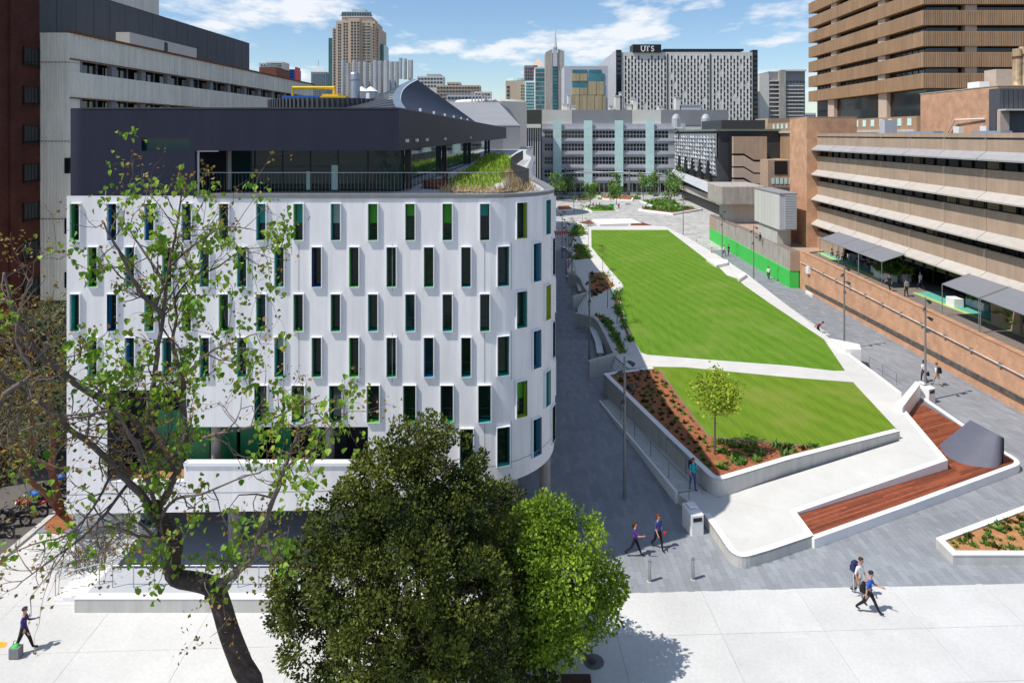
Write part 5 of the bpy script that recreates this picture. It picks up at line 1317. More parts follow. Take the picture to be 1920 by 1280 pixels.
# ---------------- brutalist tower
tw = thing('brutalist_tower', 'tall brown precast tower with deep horizontal window bands', 'tower', (71, 118, 0))
Yt = 118; X0 = XP(1730, Yt); PZ = 3.62
wxl = lambda Y: X0 + SL * (Y - Yt)
fz0 = ZY(165, Yt)
Dt = 51
coreX = 2.4
MB().hexa([(X0 + 1.6, Yt + 1.6, 0), (X0 + 45, Yt + 1.6, 0), (X0 + 45 + 2, Yt + Dt - 1.5, 0), (X0 + 1.6 + 2.3, Yt + Dt - 1.5, 0)], 62).build('glass_core', M['glass'], tw)
pw = 3.42
pmF = MB(); pmF.box(0, pw - .04, 0, .5, 0, 2.55)
for i in range(9): pmF.box(.08 + i * .375, .22 + i * .375, -.07, 0, 0, 2.55)
meF = pmF.mesh('panel', M['brown2'])
nS = 15; ps = Dt / nS
pmS = MB(); pmS.box(0, .5, 0, ps - .04, 0, 2.55)
for i in range(9): pmS.box(-.07, 0, .08 + i * .375, .22 + i * .375, 0, 2.55)
meS = pmS.mesh('panel', M['brown2'])
for k in range(8):
    z = fz0 + k * PZ
    for i in range(8): link('panel', meF, tw, (X0 - 71 + i * pw + .0, 0, z))
    for i in range(nS):
        y = i * ps; link('panel', meS, tw, (X0 - 71 + SL * (y + .25), y + .5 if i == 0 else y, z), (0, 0, -SL))
    MB().hexa([(X0 + .3, Yt + .3, z + .02), (X0 + 40, Yt + .3, z + .02), (X0 + 42, Yt + Dt - .3, z + .02), (wxl(Yt + Dt) + .3, Yt + Dt - .3, z + .02)], .3).build('floor_slab', M['brown2'], tw)
    if k < 8:
        for px in (1824,): MB().box(XP(1814, Yt), XP(1836, Yt), Yt + .6, Yt + 1.7, z + 2.5, z + PZ + .05).build('pier', M['pier'], tw)
        for y in (Yt + 14, Yt + 36):
            MB().hexa([(wxl(y) + .5, y, z + 2.5), (wxl(y) + 1.8, y, z + 2.5), (wxl(y) + 1.8, y + 2.6, z + 2.5), (wxl(y) + .5, y + 2.6, z + 2.5)], PZ - 2.45).build('pier', M['pier'], tw)
        for i in range(24):
            y = Yt + 2 + i * 2.0; MB().box(wxl(y) + 1.45, wxl(y) + 1.62, y, y + .15, z + 2.5, z + PZ).build('mullion', M['darkmetal'], tw)
for y in (Yt + 14, Yt + 38): MB().hexa([(wxl(y) + .8, y, 20), (wxl(y) + 2.6, y, 20), (wxl(y) + 2.6, y + 3, 20), (wxl(y) + .8, y + 3, 20)], fz0 - 20 + .05).build('podium_column', M['pier'], tw)
MB().hexa([(X0 + 3, Yt + 3, 20), (X0 + 40, Yt + 3, 20), (X0 + 42, Yt + Dt - 3, 20), (X0 + 5, Yt + Dt - 3, 20)], fz0 - 19.8).build('undercroft', M['darkmetal'], tw)
pd = thing('tower_podium', 'brown podium with a row of little square windows below the tower', 'building', (64, 112, 0))
MB().hexa([(64, 108, 0), (140, 108, 0), (144, 180, 0), (67.4, 180, 0)], 22.9).build('wall', M['brown2'], pd)
wsq = MB().box(-.08, .05, -.55, .55, -.6, .6).mesh('window', M['mint'])
for i in range(22): y = 110 + i * 3.1; link('window', wsq, pd, (SL * (y - 108), y - 112, 22.0))
MB().hexa([(63.5, 108, 20.3), (64, 108, 20.3), (67.4, 180, 20.3), (66.9, 180, 20.3)], .5).build('ledge', M['hood'], pd)
for i in range(12): MB().box(66 + i * 3.4, 67.2 + i * 3.4, 107.9, 108.05, 20.8, 22.0).build('window', M['mint'], pd)
MB().box(60, 140, 104, 112, 0, 20.4).build('lower_wall', M['brown'], pd)
tag(MB().box(XP(1659, 102), XP(1682, 102), 102, 103.5, 19.6, ZY(225, 102)).build('service_box', M['greylight']), 'pale grey service box on the roof behind the brown parapet', 'roof unit')

# ---------------- dark angular building with patterned screen
da = thing('angular_building', 'dark angular building with silver patterned screen facade and sloping base', 'building', (51, 170, 0))
ax = lambda Y: 51.1 + SL * (Y - 170)
MB().hexa([(ax(170) + .5, 170.5, 7.5), (XP(1480, 170), 170.5, 7.5), (XP(1480, 170) + 3, 226, 7.5), (ax(226) + .5, 226, 7.5)], ZY(246, 170) - 7.5).build('body', M['darkmetal'], da)
MB().hexa([(ax(170) - .3, 169.8, ZY(246, 170)), (XP(1480, 170), 169.8, ZY(246, 170)), (XP(1480, 170) + 3, 227, ZY(246, 170)), (ax(227) - .3, 227, ZY(246, 170))], .5).build('roof_edge', mat('olive_roof_edge', (.16, .19, .15), .6), da)
MB().box(XP(1362, 168), XP(1446, 168), 172, 190, 20, ZY(225, 170)).build('roof_box', M['darkmetal'], da)
MB().quad((ax(171) + .1, 171, 9.5), (ax(225) + .1, 225, 9.5), (ax(225) + .1, 225, 20.3), (ax(171) + .1, 171, 20.3)).build('screen_backing', M['greymid'], da)
scr = mat('silver_screen', (.36, .39, .41), .45, var=.1, objrand=.35)
for i in range(16):
    for j in range(9):
        y = 171.5 + i * 3.35; z = 9.9 + j * 1.12; w = 1.5 + .6 * math.sin(i * 1.7 + j)
        MB().quad((ax(y) - .02, y, z), (ax(y + w) - .35, y + w, z + .25), (ax(y + w + .9) - .02, y + w + .9, z + .95), (ax(y) - .30, y + .5, z + .8)).build('screen_fin', scr, da)
for i in range(5):
    y = 176 + i * 9.5; MB().add([(ax(y) - .5, y, 8.4), (ax(y) - .5, y + 4.0, 8.4), (ax(y) - .5, y + 2, 13.2), (ax(y), y, 8.4), (ax(y), y + 4, 8.4), (ax(y), y + 2, 13.2)], [(0, 2, 1), (0, 3, 5, 2), (1, 2, 5, 4)]).build('triangle_window', M['black'], da)
MB().add([(ax(170) - .4, 170.2, 7.4), (ax(225) - .4, 225, 8.6), (ax(225) - 1.6, 225, 6.8), (ax(170) - 1.6, 170.2, 5.2), ], [(0, 1, 2, 3)]).build('sloping_soffit', M['greylight'], da)
MB().add([(XP(1345, 169.9), 169.9, 7.6), (XP(1374, 169.9), 169.9, 7.6), (XP(1345, 169.9) - .6, 169.9, 15)], [(0, 1, 2)]).build('front_corner', M['greyclad'], da)
st = thing('stair_tower', 'beige concrete stair tower striped by zigzag dark slots', 'tower', (XP(1375, 165), 165, 0))
xs0, xs1 = XP(1375, 165), XP(1438, 165)
MB().box(xs0 + .3, xs1 - .2, 165.6, 169.5, 5, ZY(256, 165)).build('slot_core', M['black'], st)
zc_ = [ZY(v, 165) for v in (256, 288, 292, 312, 315, 333, 337, 352)]
for a in range(0, 8, 2):
    zt_, zb_ = zc_[a], zc_[a + 1]
    if a == 0: zl0 = zt_; 
    dz = 1.5
    x_a, x_b = xs0 + 2.6, xs0 + 5.0
    t_ = (lambda x: 0 if a == 0 else (0 if x < x_a else (-dz if x > x_b else -dz * (x - x_a) / (x_b - x_a))))
    b_ = (lambda x: (0 if x < x_a else (-dz if x > x_b else -dz * (x - x_a) / (x_b - x_a))))
    X = [xs0, x_a, x_b, xs1]
    vs = [(x, 165, zb_ + b_(x)) for x in X] + [(x, 165, zt_ + t_(x)) for x in X] + [(x, 166, zb_ + b_(x)) for x in X] + [(x, 166, zt_ + t_(x)) for x in X]
    MB().add(vs, [(i, i + 1, i + 5, i + 4) for i in range(3)] + [(i + 4, i + 5, i + 13, i + 12) for i in range(3)] + [(0, 4, 12, 8), (3, 11, 15, 7)] + [(i + 8, i + 9, i + 1, i) for i in range(3)]).build('concrete_band', M['pier'] if a else M['brown'], st)
po = thing('tan_podium', 'long tan podium with dark slot and arched lights below the dark building', 'building', (50, 165, 0))
pxl = lambda Y: 50.7 + SL * (Y - 165)
MB().hexa([(pxl(150) + .4, 150, 0), (70, 150, 0), (72, 215, 0), (pxl(215) + .4, 215, 0)], 7.6).build('recess', M['black'], po)
for z0, z1, m in ((2.7, 4.4, 'hood'), (5.4, 7.7, 'brown')):
    for i in range(8):
        y = 152 + i * 8; MB().hexa([(pxl(y), y, z0), (pxl(y) + .5, y, z0), (pxl(y + 8) + .5, y + 7.95, z0), (pxl(y + 8), y + 7.95, z0)], z1 - z0).build('band_panel', M[m], po)
for i in range(7):
    y = 163 + i * 7.2; MB().add([(pxl(y) - .12, y + 1.1 + 1.1 * math.cos(a), 5.5 + 1.3 * math.sin(a)) for a in np.linspace(0, PI, 9)], [tuple(range(9))[::-1]]).build('arched_light', M['hood'], po)
MB().box(XP(1440, 160), XP(1490, 160), 160, 175, 0, ZY(300, 160)).build('rear_block', M['brown'], po)
for i in range(5): MB().box(XP(1447 + i * 8, 160), XP(1452 + i * 8, 160), 159.9, 160.1, ZY(345, 160), ZY(334, 160)).build('window', M['mint'], po)
MB().box(XP(1452, 160), XP(1476, 160), 159.9, 160.1, ZY(327, 160), ZY(302, 160)).build('opening', M['black'], po)
rg = tag(MB().box(XP(1440, 190), XP(1520, 190), 190, 200, 10, ZY(222, 190)).build('rear_slab', M['brown']), 'brown slab building glimpsed left of the brick stair tower', 'building')

# ---------------- mint banded laboratory
Yl = 228
lb = thing('mint_banded_building', 'grey laboratory with tall mint glass strips and dark window rows', 'building', (XP(1015, Yl), Yl, 0))
MB().box(XP(1015, Yl), XP(1285, Yl), Yl, Yl + 30, 0, ZY(232, Yl)).build('wall', M['greylight'], lb)
for a, b, m in ((975, 1013, 'greylight'), (1013, 1073, 'offwhite'), (1073, 1185, 'greymid'), (1185, 1240, 'offwhite'), (1240, 1366, 'greymid')):
    MB().box(XP(a, Yl + 1) + .05, XP(b, Yl + 1) - .05, Yl + 1, Yl + 26, ZY(236, Yl), ZY(206, Yl)).build('top_storey', M[m], lb)
for r, (y0, y1) in enumerate(((245, 259), (269, 283), (294, 308), (318, 332))):
    for a, b, n in ((1021, 1037, 3), (1053, 1095, 7), (1111, 1153, 7), (1169, 1211, 7), (1227, 1253, 4)):
        spread(lb, 'window', a, b, y0, y1, n, 2, Yl, .82, .80, M['glass'], .05)
spread(lb, 'window', 1018, 1282, 343, 361, 30, 1, Yl, .86, .9, M['glass'], .05)
for r, (y0, y1) in enumerate(((240, 243), (262, 265), (286, 290), (311, 315), (335, 339))):
    MB().box(XP(1015, Yl), XP(1268, Yl), Yl - .35, Yl, ZY(y1, Yl), ZY(y0, Yl)).build('sunshade', M['greylight'], lb)
for a in (1037, 1095, 1153, 1211, 1265):
    for j in range(8):
        z1_, z0_ = 226 + j * 15.4 + (12 if a == 1265 else 0), 226 + (j + 1) * 15.4
        MB().box(XP(a, Yl - .8), XP(a + 15.5, Yl - .8), Yl - .8, Yl - .36, ZY(z0_, Yl) + .04, ZY(z1_, Yl)).build('mint_strip', M['mint'], lb)
for px in (1015, 1060, 1180, 1235, 1290): 
    MB().lathe([(.28, 0), (.28, 9)], 8, c=(XP(px, Yl - 6), Yl - 6)).build('canopy_column', M['pole'], lb)
for px in (1272, 1328): MB().lathe([(1.4, ZY(238, 215)), (1.4, ZY(222, 215)), (1.0, ZY(216, 215)), (.2, ZY(213, 215))], 12, c=(XP(px, 215), 218)).build('exhaust_hood', M['flue'], lb)
MB().tube([V(1018, 340, Yl - 9), V(1060, 325, Yl - 9), V(1150, 323, Yl - 9), V(1240, 326, Yl - 9), V(1262, 336, Yl - 9)], .22, 6).build('canopy_ring', M['greylight'], lb)
MB().tube([V(1018, 326, Yl - 5), V(1100, 321, Yl - 5), V(1250, 331, Yl - 5)], .16, 6).build('canopy_ring', M['greylight'], lb)
gl = thing('glass_link', 'dark glazed link with slim fins between the lawn buildings', 'building', (XP(960, 200), 200, 0))
MB().box(XP(958, 205), XP(1016, 205), 205, 226, 0, ZY(206, 205)).build('body', M['glass'], gl)
for i in range(13): x = XP(960 + i * 4.3, 204.9); MB().box(x, x + .22, 204.5, 204.95, 0, ZY(235, 205)).build('fin', M['greylight'], gl)
MB().box(XP(972, 204), XP(1014, 204), 203.5, 205, ZY(240, 205), ZY(233, 205)).build('bridge_roof', M['offwhite'], gl)
# rooftop plant on the lab
for i, (px, w, yt) in enumerate(((1060, 10, 196), (1066, 3, 178), (1075, 8, 199), (1146, 6, 199), (1160, 12, 180), (1165, 4, 174), (1180, 9, 196), (1190, 7, 186), (1240, 10, 200), (1272, 9, 183), (1295, 40, 198))):
    Y = Yl + 8; o = thing('roof_plant', ['low white unit', 'thin white stack', 'white box unit', 'small unit left of the domed stack', 'pale domed stack', 'pale narrow stack', 'wide white unit', 'square unit', 'low unit', 'tall white stack', 'long grey plant screen'][i] + ' on the laboratory roof before the patterned building', 'roof unit', V(px, 206, Y))
    MB().box(XP(px - w / 2, Y), XP(px + w / 2, Y), Y, Y + 3, ZY(208, Y), ZY(yt, Y)).build('case', M['offwhite' if i != 10 else 'greylight'], o)
    MB().box(XP(px - w / 2, Y) - .2, XP(px + w / 2, Y) + .2, Y - .2, Y + 3.2, ZY(yt, Y), ZY(yt, Y) + .25).build('cap', M['greylight'], o)

# grey hall behind the penthouse
gh = thing('grey_hall', 'light grey low hall with slanted metal roof behind the dark penthouse', 'building', (XP(860, 130), 130, 0))
MB().add([V(840, 192, 150), V(935, 192, 150), V(975, 235, 126), V(880, 235, 126)], [(0, 1, 2, 3)]).build('roof_slope', M['greymid'], gh)
MB().hexa([(XP(880, 126), 126.1, 10), (XP(975, 126), 126.1, 10), (XP(935, 150), 150, 10), (XP(840, 150), 150, 10)], 11.5).build('body', M['greymid'], gh)
MB().add([V(935, 192, 150), V(975, 235, 126), V(956, 205, 140)], [(0, 2, 1)]).build('dark_gusset', M['darkmetal'], gh)
MB().lathe([(9, 10), (9, ZY(193, 170)), (8.6, ZY(189, 170)), (.1, ZY(188, 170))], 30, c=(XP(920, 170), 170)).build('round_roof', M['offwhite'], gh)
for i in range(7): px = 884 + i * 6; MB().box(XP(px, 160), XP(px + 2, 160), 160, 161, 27, ZY(172 + (i % 3) * 5, 160)).build('mast', M['greylight'], gh)

# ---------------- sign-topped patterned building
Yu = 330
ut = thing('patterned_building', 'large white building patterned with dark slots under a black roof sign', 'building', (XP(1165, Yu), Yu, 0))
MB().box(XP(1163, Yu), XP(1412, Yu), Yu, Yu + 30, 0, ZY(98, Yu)).build('wall', M['offwhite'], ut)
NX, NY = 39, 11
x0u, x1u = XP(1168, Yu), XP(1409, Yu); z1u, z0u = ZY(103, Yu), ZY(228, Yu)
cw, chh = (x1u - x0u) / NX, (z1u - z0u) / NY
ms = MB().box(-cw * .23, cw * .23, -.12, .1, -chh * .34, chh * .34).mesh('slot_window', mat('slot_dark', (.02, .022, .04), .3, var=0))
mf_ = MB().add([(-cw * .5, 0, -chh * .5), (0, -.16, -chh * .5), (0, -.16, chh * .5), (-cw * .5, 0, chh * .5), (0, 0, -chh * .5), (0, 0, chh * .5)], [(0, 1, 2, 3), (1, 4, 5, 2), (3, 2, 5), (0, 4, 1)]).mesh('facade_fin', M['offwhite'])
k = 0; rest = MB(); finr = MB()
for j in range(NY):
    for i in range(NX):
        if i in (13, 26): continue
        if (i + j) % 2 and random.random() < .55 or random.random() < .12: off = 0
        x = x0u + (i + .62) * cw; z = z1u - (j + .5) * chh + (.5 * chh if i % 2 else 0) * 1.0
        if z > z1u - chh * .3 or random.random() < .05: continue
        k += 1
        if k <= 300:
            link('slot_window', ms, ut, (x - rootloc(ut).x + cw * .12, 0, z)); link('facade_fin', mf_, ut, (x - rootloc(ut).x - cw * .1, 0, z))
        else:
            rest.box(x + cw * .12 - cw * .23, x + cw * .12 + cw * .23, Yu - .12, Yu + .1, z - chh * .34, z + chh * .34)
            finr.add([(x - cw * .1 + a, Yu + b, z + c) for a, b, c in ((-cw * .5, 0, -chh * .5), (0, -.16, -chh * .5), (0, -.16, chh * .5), (-cw * .5, 0, chh * .5), (0, 0, -chh * .5), (0, 0, chh * .5))], [(0, 1, 2, 3), (1, 4, 5, 2), (3, 2, 5), (0, 4, 1)])
tag(rest.build('slot_windows', ms.materials[0], ut), kind='stuff'); tag(finr.build('facade_fins', M['offwhite'], ut), kind='stuff')
for i in (13, 26): x = x0u + (i + .5) * cw; MB().box(x - .25, x + .25, Yu - .3, Yu + .1, 0, ZY(101, Yu)).build('joint_strip', M['darkmetal'], ut)
for a, b in ((1155, 1165), (1411, 1420)):
    MB().box(XP(a, Yu), XP(b, Yu), Yu - .5, Yu + 4, 0, ZY(94, Yu)).build('dark_edge', M['dark_clad'], ut)
    for j in range(14): MB().box(XP(a, Yu) + .3, XP(b, Yu) - .3, Yu - .7, Yu - .5, ZY(222 - j * 9, Yu), ZY(216 - j * 9, Yu)).build('dark_window', M['glass'], ut)
MB().add([V(1155, 94, Yu), V(1155, 225, Yu), V(1100, 225, Yu + 45), V(1100, 140, Yu + 45), (XP(1155, Yu) + 2, Yu + 40, ZY(94, Yu)), (XP(1155, Yu) + 2, Yu + 40, 0)], [(0, 3, 2, 1), (0, 4, 3)]).build('side_wall', M['greylight'], ut)
MB().box(XP(1246, Yu), XP(1397, Yu), Yu + 2, Yu + 20, ZY(95, Yu), ZY(91, Yu)).build('roof_canopy', M['dark_clad'], ut)
MB().box(XP(1252, Yu), XP(1390, Yu), Yu + 4, Yu + 18, ZY(99, Yu), ZY(95, Yu)).build('roof_storey', M['greymid'], ut)
sg = thing('roof_sign', 'black roof sign with white letters UTS', 'sign', V(1213, 99, Yu - 1))
MB().box(XP(1186, Yu), XP(1239, Yu), Yu - 1, Yu + 8, ZY(99, Yu), ZY(84, Yu)).build('sign_box', M['black'], sg)
Hc = 10.4 * Yu / F; L0 = rootloc(sg); zb_ = ZY(97.2, Yu); U_ = Yu / F
for ch, cx in (('U', 1205), ('S', 1222.6)):
    cu = bpy.data.curves.new('letter', 'FONT'); cu.body = ch; cu.align_x = 'CENTER'; cu.size = Hc * 1.42; cu.extrude = .08; cu.offset = .05
    co = bpy.data.objects.new('tmp', cu); C.objects.link(co); bpy.context.view_layer.update()
    me = bpy.data.meshes.new_from_object(co.evaluated_get(bpy.context.evaluated_depsgraph_get())); bpy.data.objects.remove(co)
    me.materials.clear(); me.materials.append(M['white'])
    link('letter', me, sg, (XP(cx, Yu) - L0.x, -.15, zb_ - L0.z), (PI / 2, 0, 0), (.92, 1, 1))
xT = XP(1213.4, Yu); lt = MB(); y0_, y1_ = Yu - 1.25, Yu - 1.05; h_ = Hc
lt.box(xT - .24, xT + .24, y0_, y1_, zb_, zb_ + h_).box(xT - 1.0, xT + 1.0, y0_, y1_, zb_ + h_ - .32, zb_ + h_).box(xT - 1.0, xT - .84, y0_, y1_, zb_ + h_ - .8, zb_ + h_ - .32).box(xT + .84, xT + 1.0, y0_, y1_, zb_ + h_ - .8, zb_ + h_ - .32).box(xT - .5, xT + .5, y0_, y1_, zb_, zb_ + .2)
lt.build('letter', M['white'], sg)
sf = MB()
for c_ in (1202.2, 1207.8): sf.box(XP(c_, Yu) - .5, XP(c_, Yu) + .5, y0_, y1_, zb_ + h_ - .2, zb_ + h_)
sf.build('letter_serifs', M['white'], sg)

# ---------------- skyline
def simple(name, label, cat, px0, px1, py, Y, depth, m, zb=0):
    t = thing(name, label, cat, V((px0 + px1) / 2, HZ, Y) * 1 - Vector((0, 0, 20)))
    MB().box(XP(px0, Y), XP(px1, Y), Y, Y + depth, zb, ZY(py, Y)).build('body', M[m], t)
    return t
Yr = 700
rt = thing('residential_tower', 'tall pink beige apartment tower with stepped glass crown', 'tower', (XP(665, Yr), Yr, 0))
MB().box(XP(623, Yr), XP(711, Yr), Yr, Yr + 40, 0, ZY(52, Yr)).box(XP(631, Yr), XP(704, Yr), Yr - 2, Yr + 38, 0, ZY(40, Yr)).box(XP(640, Yr), XP(696, Yr), Yr + 2, Yr + 34, 0, ZY(31, Yr)).build('body', M['sandstone'], rt)
MB().box(XP(655, Yr), XP(676, Yr), Yr - 5, Yr, 0, ZY(36, Yr)).build('centre_bay', M['sandstone'], rt)
MB().add([V(637, 31, Yr + 1), V(700, 31, Yr + 1), V(692, 22, Yr + 1), V(642, 22, Yr + 1), V(637, 31, Yr + 36), V(700, 31, Yr + 36), V(692, 22, Yr + 36), V(642, 22, Yr + 36)], [(0, 1, 2, 3), (3, 2, 6, 7), (0, 3, 7, 4), (1, 5, 6, 2)]).build('crown', M['greylight'], rt)
MB().box(XP(656, Yr), XP(682, Yr), Yr + 8, Yr + 20, ZY(24, Yr), ZY(15, Yr)).build('crown_cap', M['greylight'], rt)
spread(rt, 'crown_window', 640, 697, 23, 30.5, 12, 2, Yr + .9, .7, .7, M['glass_teal'], .3)
tealw = mat('teal_tower_glass', (.04, .16, .19), .15, var=.3, scale=.1, objrand=.3)
for a, b, n, yy, off in ((624, 630, 1, 54, 0), (633, 640, 2, 44, -2), (643, 653, 2, 42, -2), (657, 674, 3, 40, -5), (679, 695, 2, 42, -2), (698, 703, 1, 44, -2), (706, 710, 1, 54, 0)):
    spread(rt, 'window', a, b, yy, 186, n, 26, Yr + off, .62, .6, tealw if a == 679 else M['glass_far'], .25)
for a, b, y in ((613, 622, 70), (712, 717.5, 82)): MB().box(XP(a, Yr), XP(b, Yr), Yr + 6, Yr + 34, 0, ZY(y, Yr)).build('glass_wing', tealw, rt)
spread(rt, 'balcony', 680, 694, 46, 186, 1, 26, Yr - 2.3, 1.1, .22, M['sandstone'], .8)
t = simple('spired_tower', 'small grey green glass tower with a pointed top left of the apartment tower', 'tower', 583, 611, 135, 800, 20, 'greymid')
MB().add([V(583, 135, 800), V(611, 135, 800), V(597, 123, 806), V(583, 135, 815), V(611, 135, 815)], [(0, 1, 2), (1, 4, 2), (4, 3, 2), (3, 0, 2)]).build('pointed_roof', M['greylight'], t); MB().tube([V(597, 124, 806), V(597, 114, 806)], .4, 4).build('spire', M['greylight'], t)
spread(t, 'window', 585, 610, 138, 186, 6, 12, 800, .6, .55, tealw, .25)
t = simple('banded_block', 'small white and grey banded block over the dark roofline', 'building', 500, 530, 116, 500, 15, 'offwhite'); spread(t, 'window_band', 502, 529, 118, 146, 1, 7, 500, .95, .45, M['glass_far'], .3)
t = simple('blue_building', 'small blue glass building with a red edge over the roofline', 'building', 530, 553, 130, 520, 15, 'bluepaint'); spread(t, 'window_band', 531, 552, 131, 152, 3, 4, 520, .8, .5, M['glass_far'], .3); MB().box(XP(553, 520), XP(555.5, 520), 520, 530, 0, ZY(126, 520)).build('red_edge', M['red'], t)
t = simple('tile_roof_building', 'orange brown building end beyond the slate cladding', 'building', 486, 518, 126, 200, 12, 'rust')
t = simple('grey_gable', 'grey gabled wall rising behind the cladding end', 'building', 486, 500, 118, 240, 12, 'greylight'); spread(t, 'window', 488, 499, 120, 125, 2, 1, 240, .5, .5, M['glass_far'], .2)
for lbx, a, b, y, Y, m, nx, ny in (('long white office block behind the roof wing point', 782, 831, 143, 600, 'offwhite', 8, 3), ('stepped pale block left of the tan office', 800, 826, 139, 640, 'greylight', 4, 1),
    ('tan brick office block with brown window bands', 818, 900, 160, 420, 'beige', 14, 4), ('small orange beige block above the tan office', 838, 862, 154, 460, 'sandstone', 3, 1), ('dark low block right of the tan office', 872, 892, 166, 440, 'greymid', 3, 2), ('bright low white block before the arched tower', 889, 920, 172, 380, 'offwhite', 5, 2), ('wide grey block with teal ribbon windows', 838, 905, 178, 300, 'greylight', 10, 1)):
    t = simple('office_block', lbx, 'building', a, b, y, Y, 18, m); spread(t, 'window', a + 1, b - 1, y + 1.5, y + 4 + ny * 6, nx, ny, Y, .72, .5, M['glass_far'], .2)
t = simple('arched_tower', 'beige tower with stacked arches and a domed green roof', 'tower', 948, 985, 152, 360, 20, 'beige')
MB().lathe([(XP(985, 360) - XP(966, 360), ZY(154, 360)), (5.2, ZY(149, 360)), (4.4, ZY(145, 360)), (.1, ZY(143, 360))], 14, c=(XP(966.5, 360), 370)).build('domed_roof', mat('verdigris', (.34, .50, .45), .7), t)
spread(t, 'arch', 950, 956, 160, 205, 1, 6, 360, .8, .6, M['glass_far'], .2); spread(t, 'window', 976, 984, 158, 205, 2, 8, 360, .5, .5, M['glass_far'], .2)
t = simple('purple_block', 'brown purple block behind the teal glass building', 'building', 983, 1008, 123, 480, 16, 'rust'); t.children[0].data.materials[0] = mat('purple_brown', (.30, .23, .24), .8); spread(t, 'window', 984, 1002, 126, 200, 4, 12, 480, .6, .5, M['glass_far'], .2)
MB().add([V(998, 123, 479), V(1020, 123, 479), V(1010, 108, 485)], [(0, 1, 2)]).build('gable', M['sandstone'], t)
t = simple('teal_building', 'teal glass office between the arched tower and the spire', 'building', 1003, 1023, 126, 340, 16, 'offwhite'); spread(t, 'window', 1004, 1022, 128, 205, 3, 9, 340, .9, .75, tealw, .2)
t = simple('blue_glass_block', 'pale blue glazed block right of the arched tower', 'building', 985, 1003, 152, 350, 10, 'mint'); spread(t, 'window', 986, 1002, 154, 205, 4, 9, 350, .8, .6, tealw, .2)
t = thing('spire_tower', 'grey concrete tower split by a teal glass slot with a needle spire', 'tower', (XP(1040, 330), 330, 0)); Y = 330
MB().add([V(1023, 98, Y), V(1036, 92, Y), V(1036, 210, Y), V(1023, 210, Y), V(1023, 98, Y + 14), V(1036, 92, Y + 14)], [(0, 3, 2, 1), (0, 1, 5, 4)]).add([V(1046, 92, Y), V(1058, 96, Y), V(1058, 210, Y), V(1046, 210, Y), V(1046, 92, Y + 14), V(1058, 96, Y + 14)], [(0, 3, 2, 1), (0, 1, 5, 4)]).build('side_slab', M['concrete'], t)
MB().box(XP(1023, Y), XP(1058, Y), Y + 1, Y + 14, 0, ZY(99, Y)).build('body', M['concrete'], t); MB().box(XP(1036, Y), XP(1046, Y), Y - .1, Y + 1, 0, ZY(125, Y)).build('glass_slot', tealw, t); MB().box(XP(1037, Y), XP(1045, Y), Y - .5, Y + 1, ZY(125, Y), ZY(88, Y)).build('fin', M['greylight'], t)
spread(t, 'slot_window', 1036.5, 1045.5, 127, 205, 1, 12, Y - .1, .9, .7, tealw, .2)
MB().tube([V(1041, 90, Y), V(1041, 75, Y), V(1041, 50, Y)], [.9, .5, .08], 6).build('spire', M['offwhite'], t)
t = simple('gold_panel_building', 'grey building with gold beige panels and teal window bands', 'building', 1058, 1140, 124, 310, 18, 'greylight'); Y = 310
for i, (a, b, y0, y1, m) in enumerate(((1073, 1101, 131, 137, tealw), (1104, 1127, 131, 137, tealw), (1104, 1133, 138, 152, tealw), (1073, 1102, 153, 164, tealw))): MB().box(XP(a, Y), XP(b, Y), Y - .3, Y, ZY(y1, Y), ZY(y0, Y)).build('window_band', m, t)
for a, b, y0, y1 in ((1072, 1101, 139, 152), (1103, 1134, 153, 178), (1072, 1102, 165, 178), (1071, 1134, 179, 207)):
    n = int((b - a) / 7)
    for i in range(n): MB().box(XP(a + i * 7.2, Y), XP(a + i * 7.2 + 7, Y), Y - .4 - .15 * (i % 2), Y, ZY(y1, Y), ZY(y0, Y)).build('gold_panel', M['gold'], t)
t = simple('apartment_block', 'white and grey apartment block with balconies between sign building and tower', 'building', 1424, 1442, 140, 350, 18, 'offwhite'); Y = 350
MB().box(XP(1442, Y), XP(1511, Y), Y + 1, Y + 18, 0, ZY(134, Y)).build('rear_body', M['greymid'], t); MB().box(XP(1460, Y), XP(1472, Y), Y - 1, Y + 2, 0, ZY(133, Y)).build('grey_fin', M['concrete'], t); MB().box(XP(1462, Y), XP(1511, Y), Y - 1, Y + 14, ZY(134, Y), ZY(131, Y)).build('roof', M['offwhite'], t)
spread(t, 'balcony', 1442, 1459, 148, 220, 1, 9, Y + .9, 1, .3, M['offwhite'], 1.5); spread(t, 'balcony', 1473, 1506, 158, 220, 1, 9, Y + .9, 1, .28, M['offwhite'], 1.2); spread(t, 'window', 1473, 1510, 150, 220, 6, 9, Y + .95, .7, .5, M['glass_far'], .05); spread(t, 'window', 1443, 1459, 150, 220, 3, 9, Y + .95, .8, .55, M['glass_far'], .05)
t = simple('distant_block', 'distant pale block low beside the tower podium', 'building', 1500, 1530, 212, 600, 10, 'greylight')
spread(t, 'window', 1501, 1529, 214, 226, 6, 2, 600, .6, .5, M['glass_far'], .2)
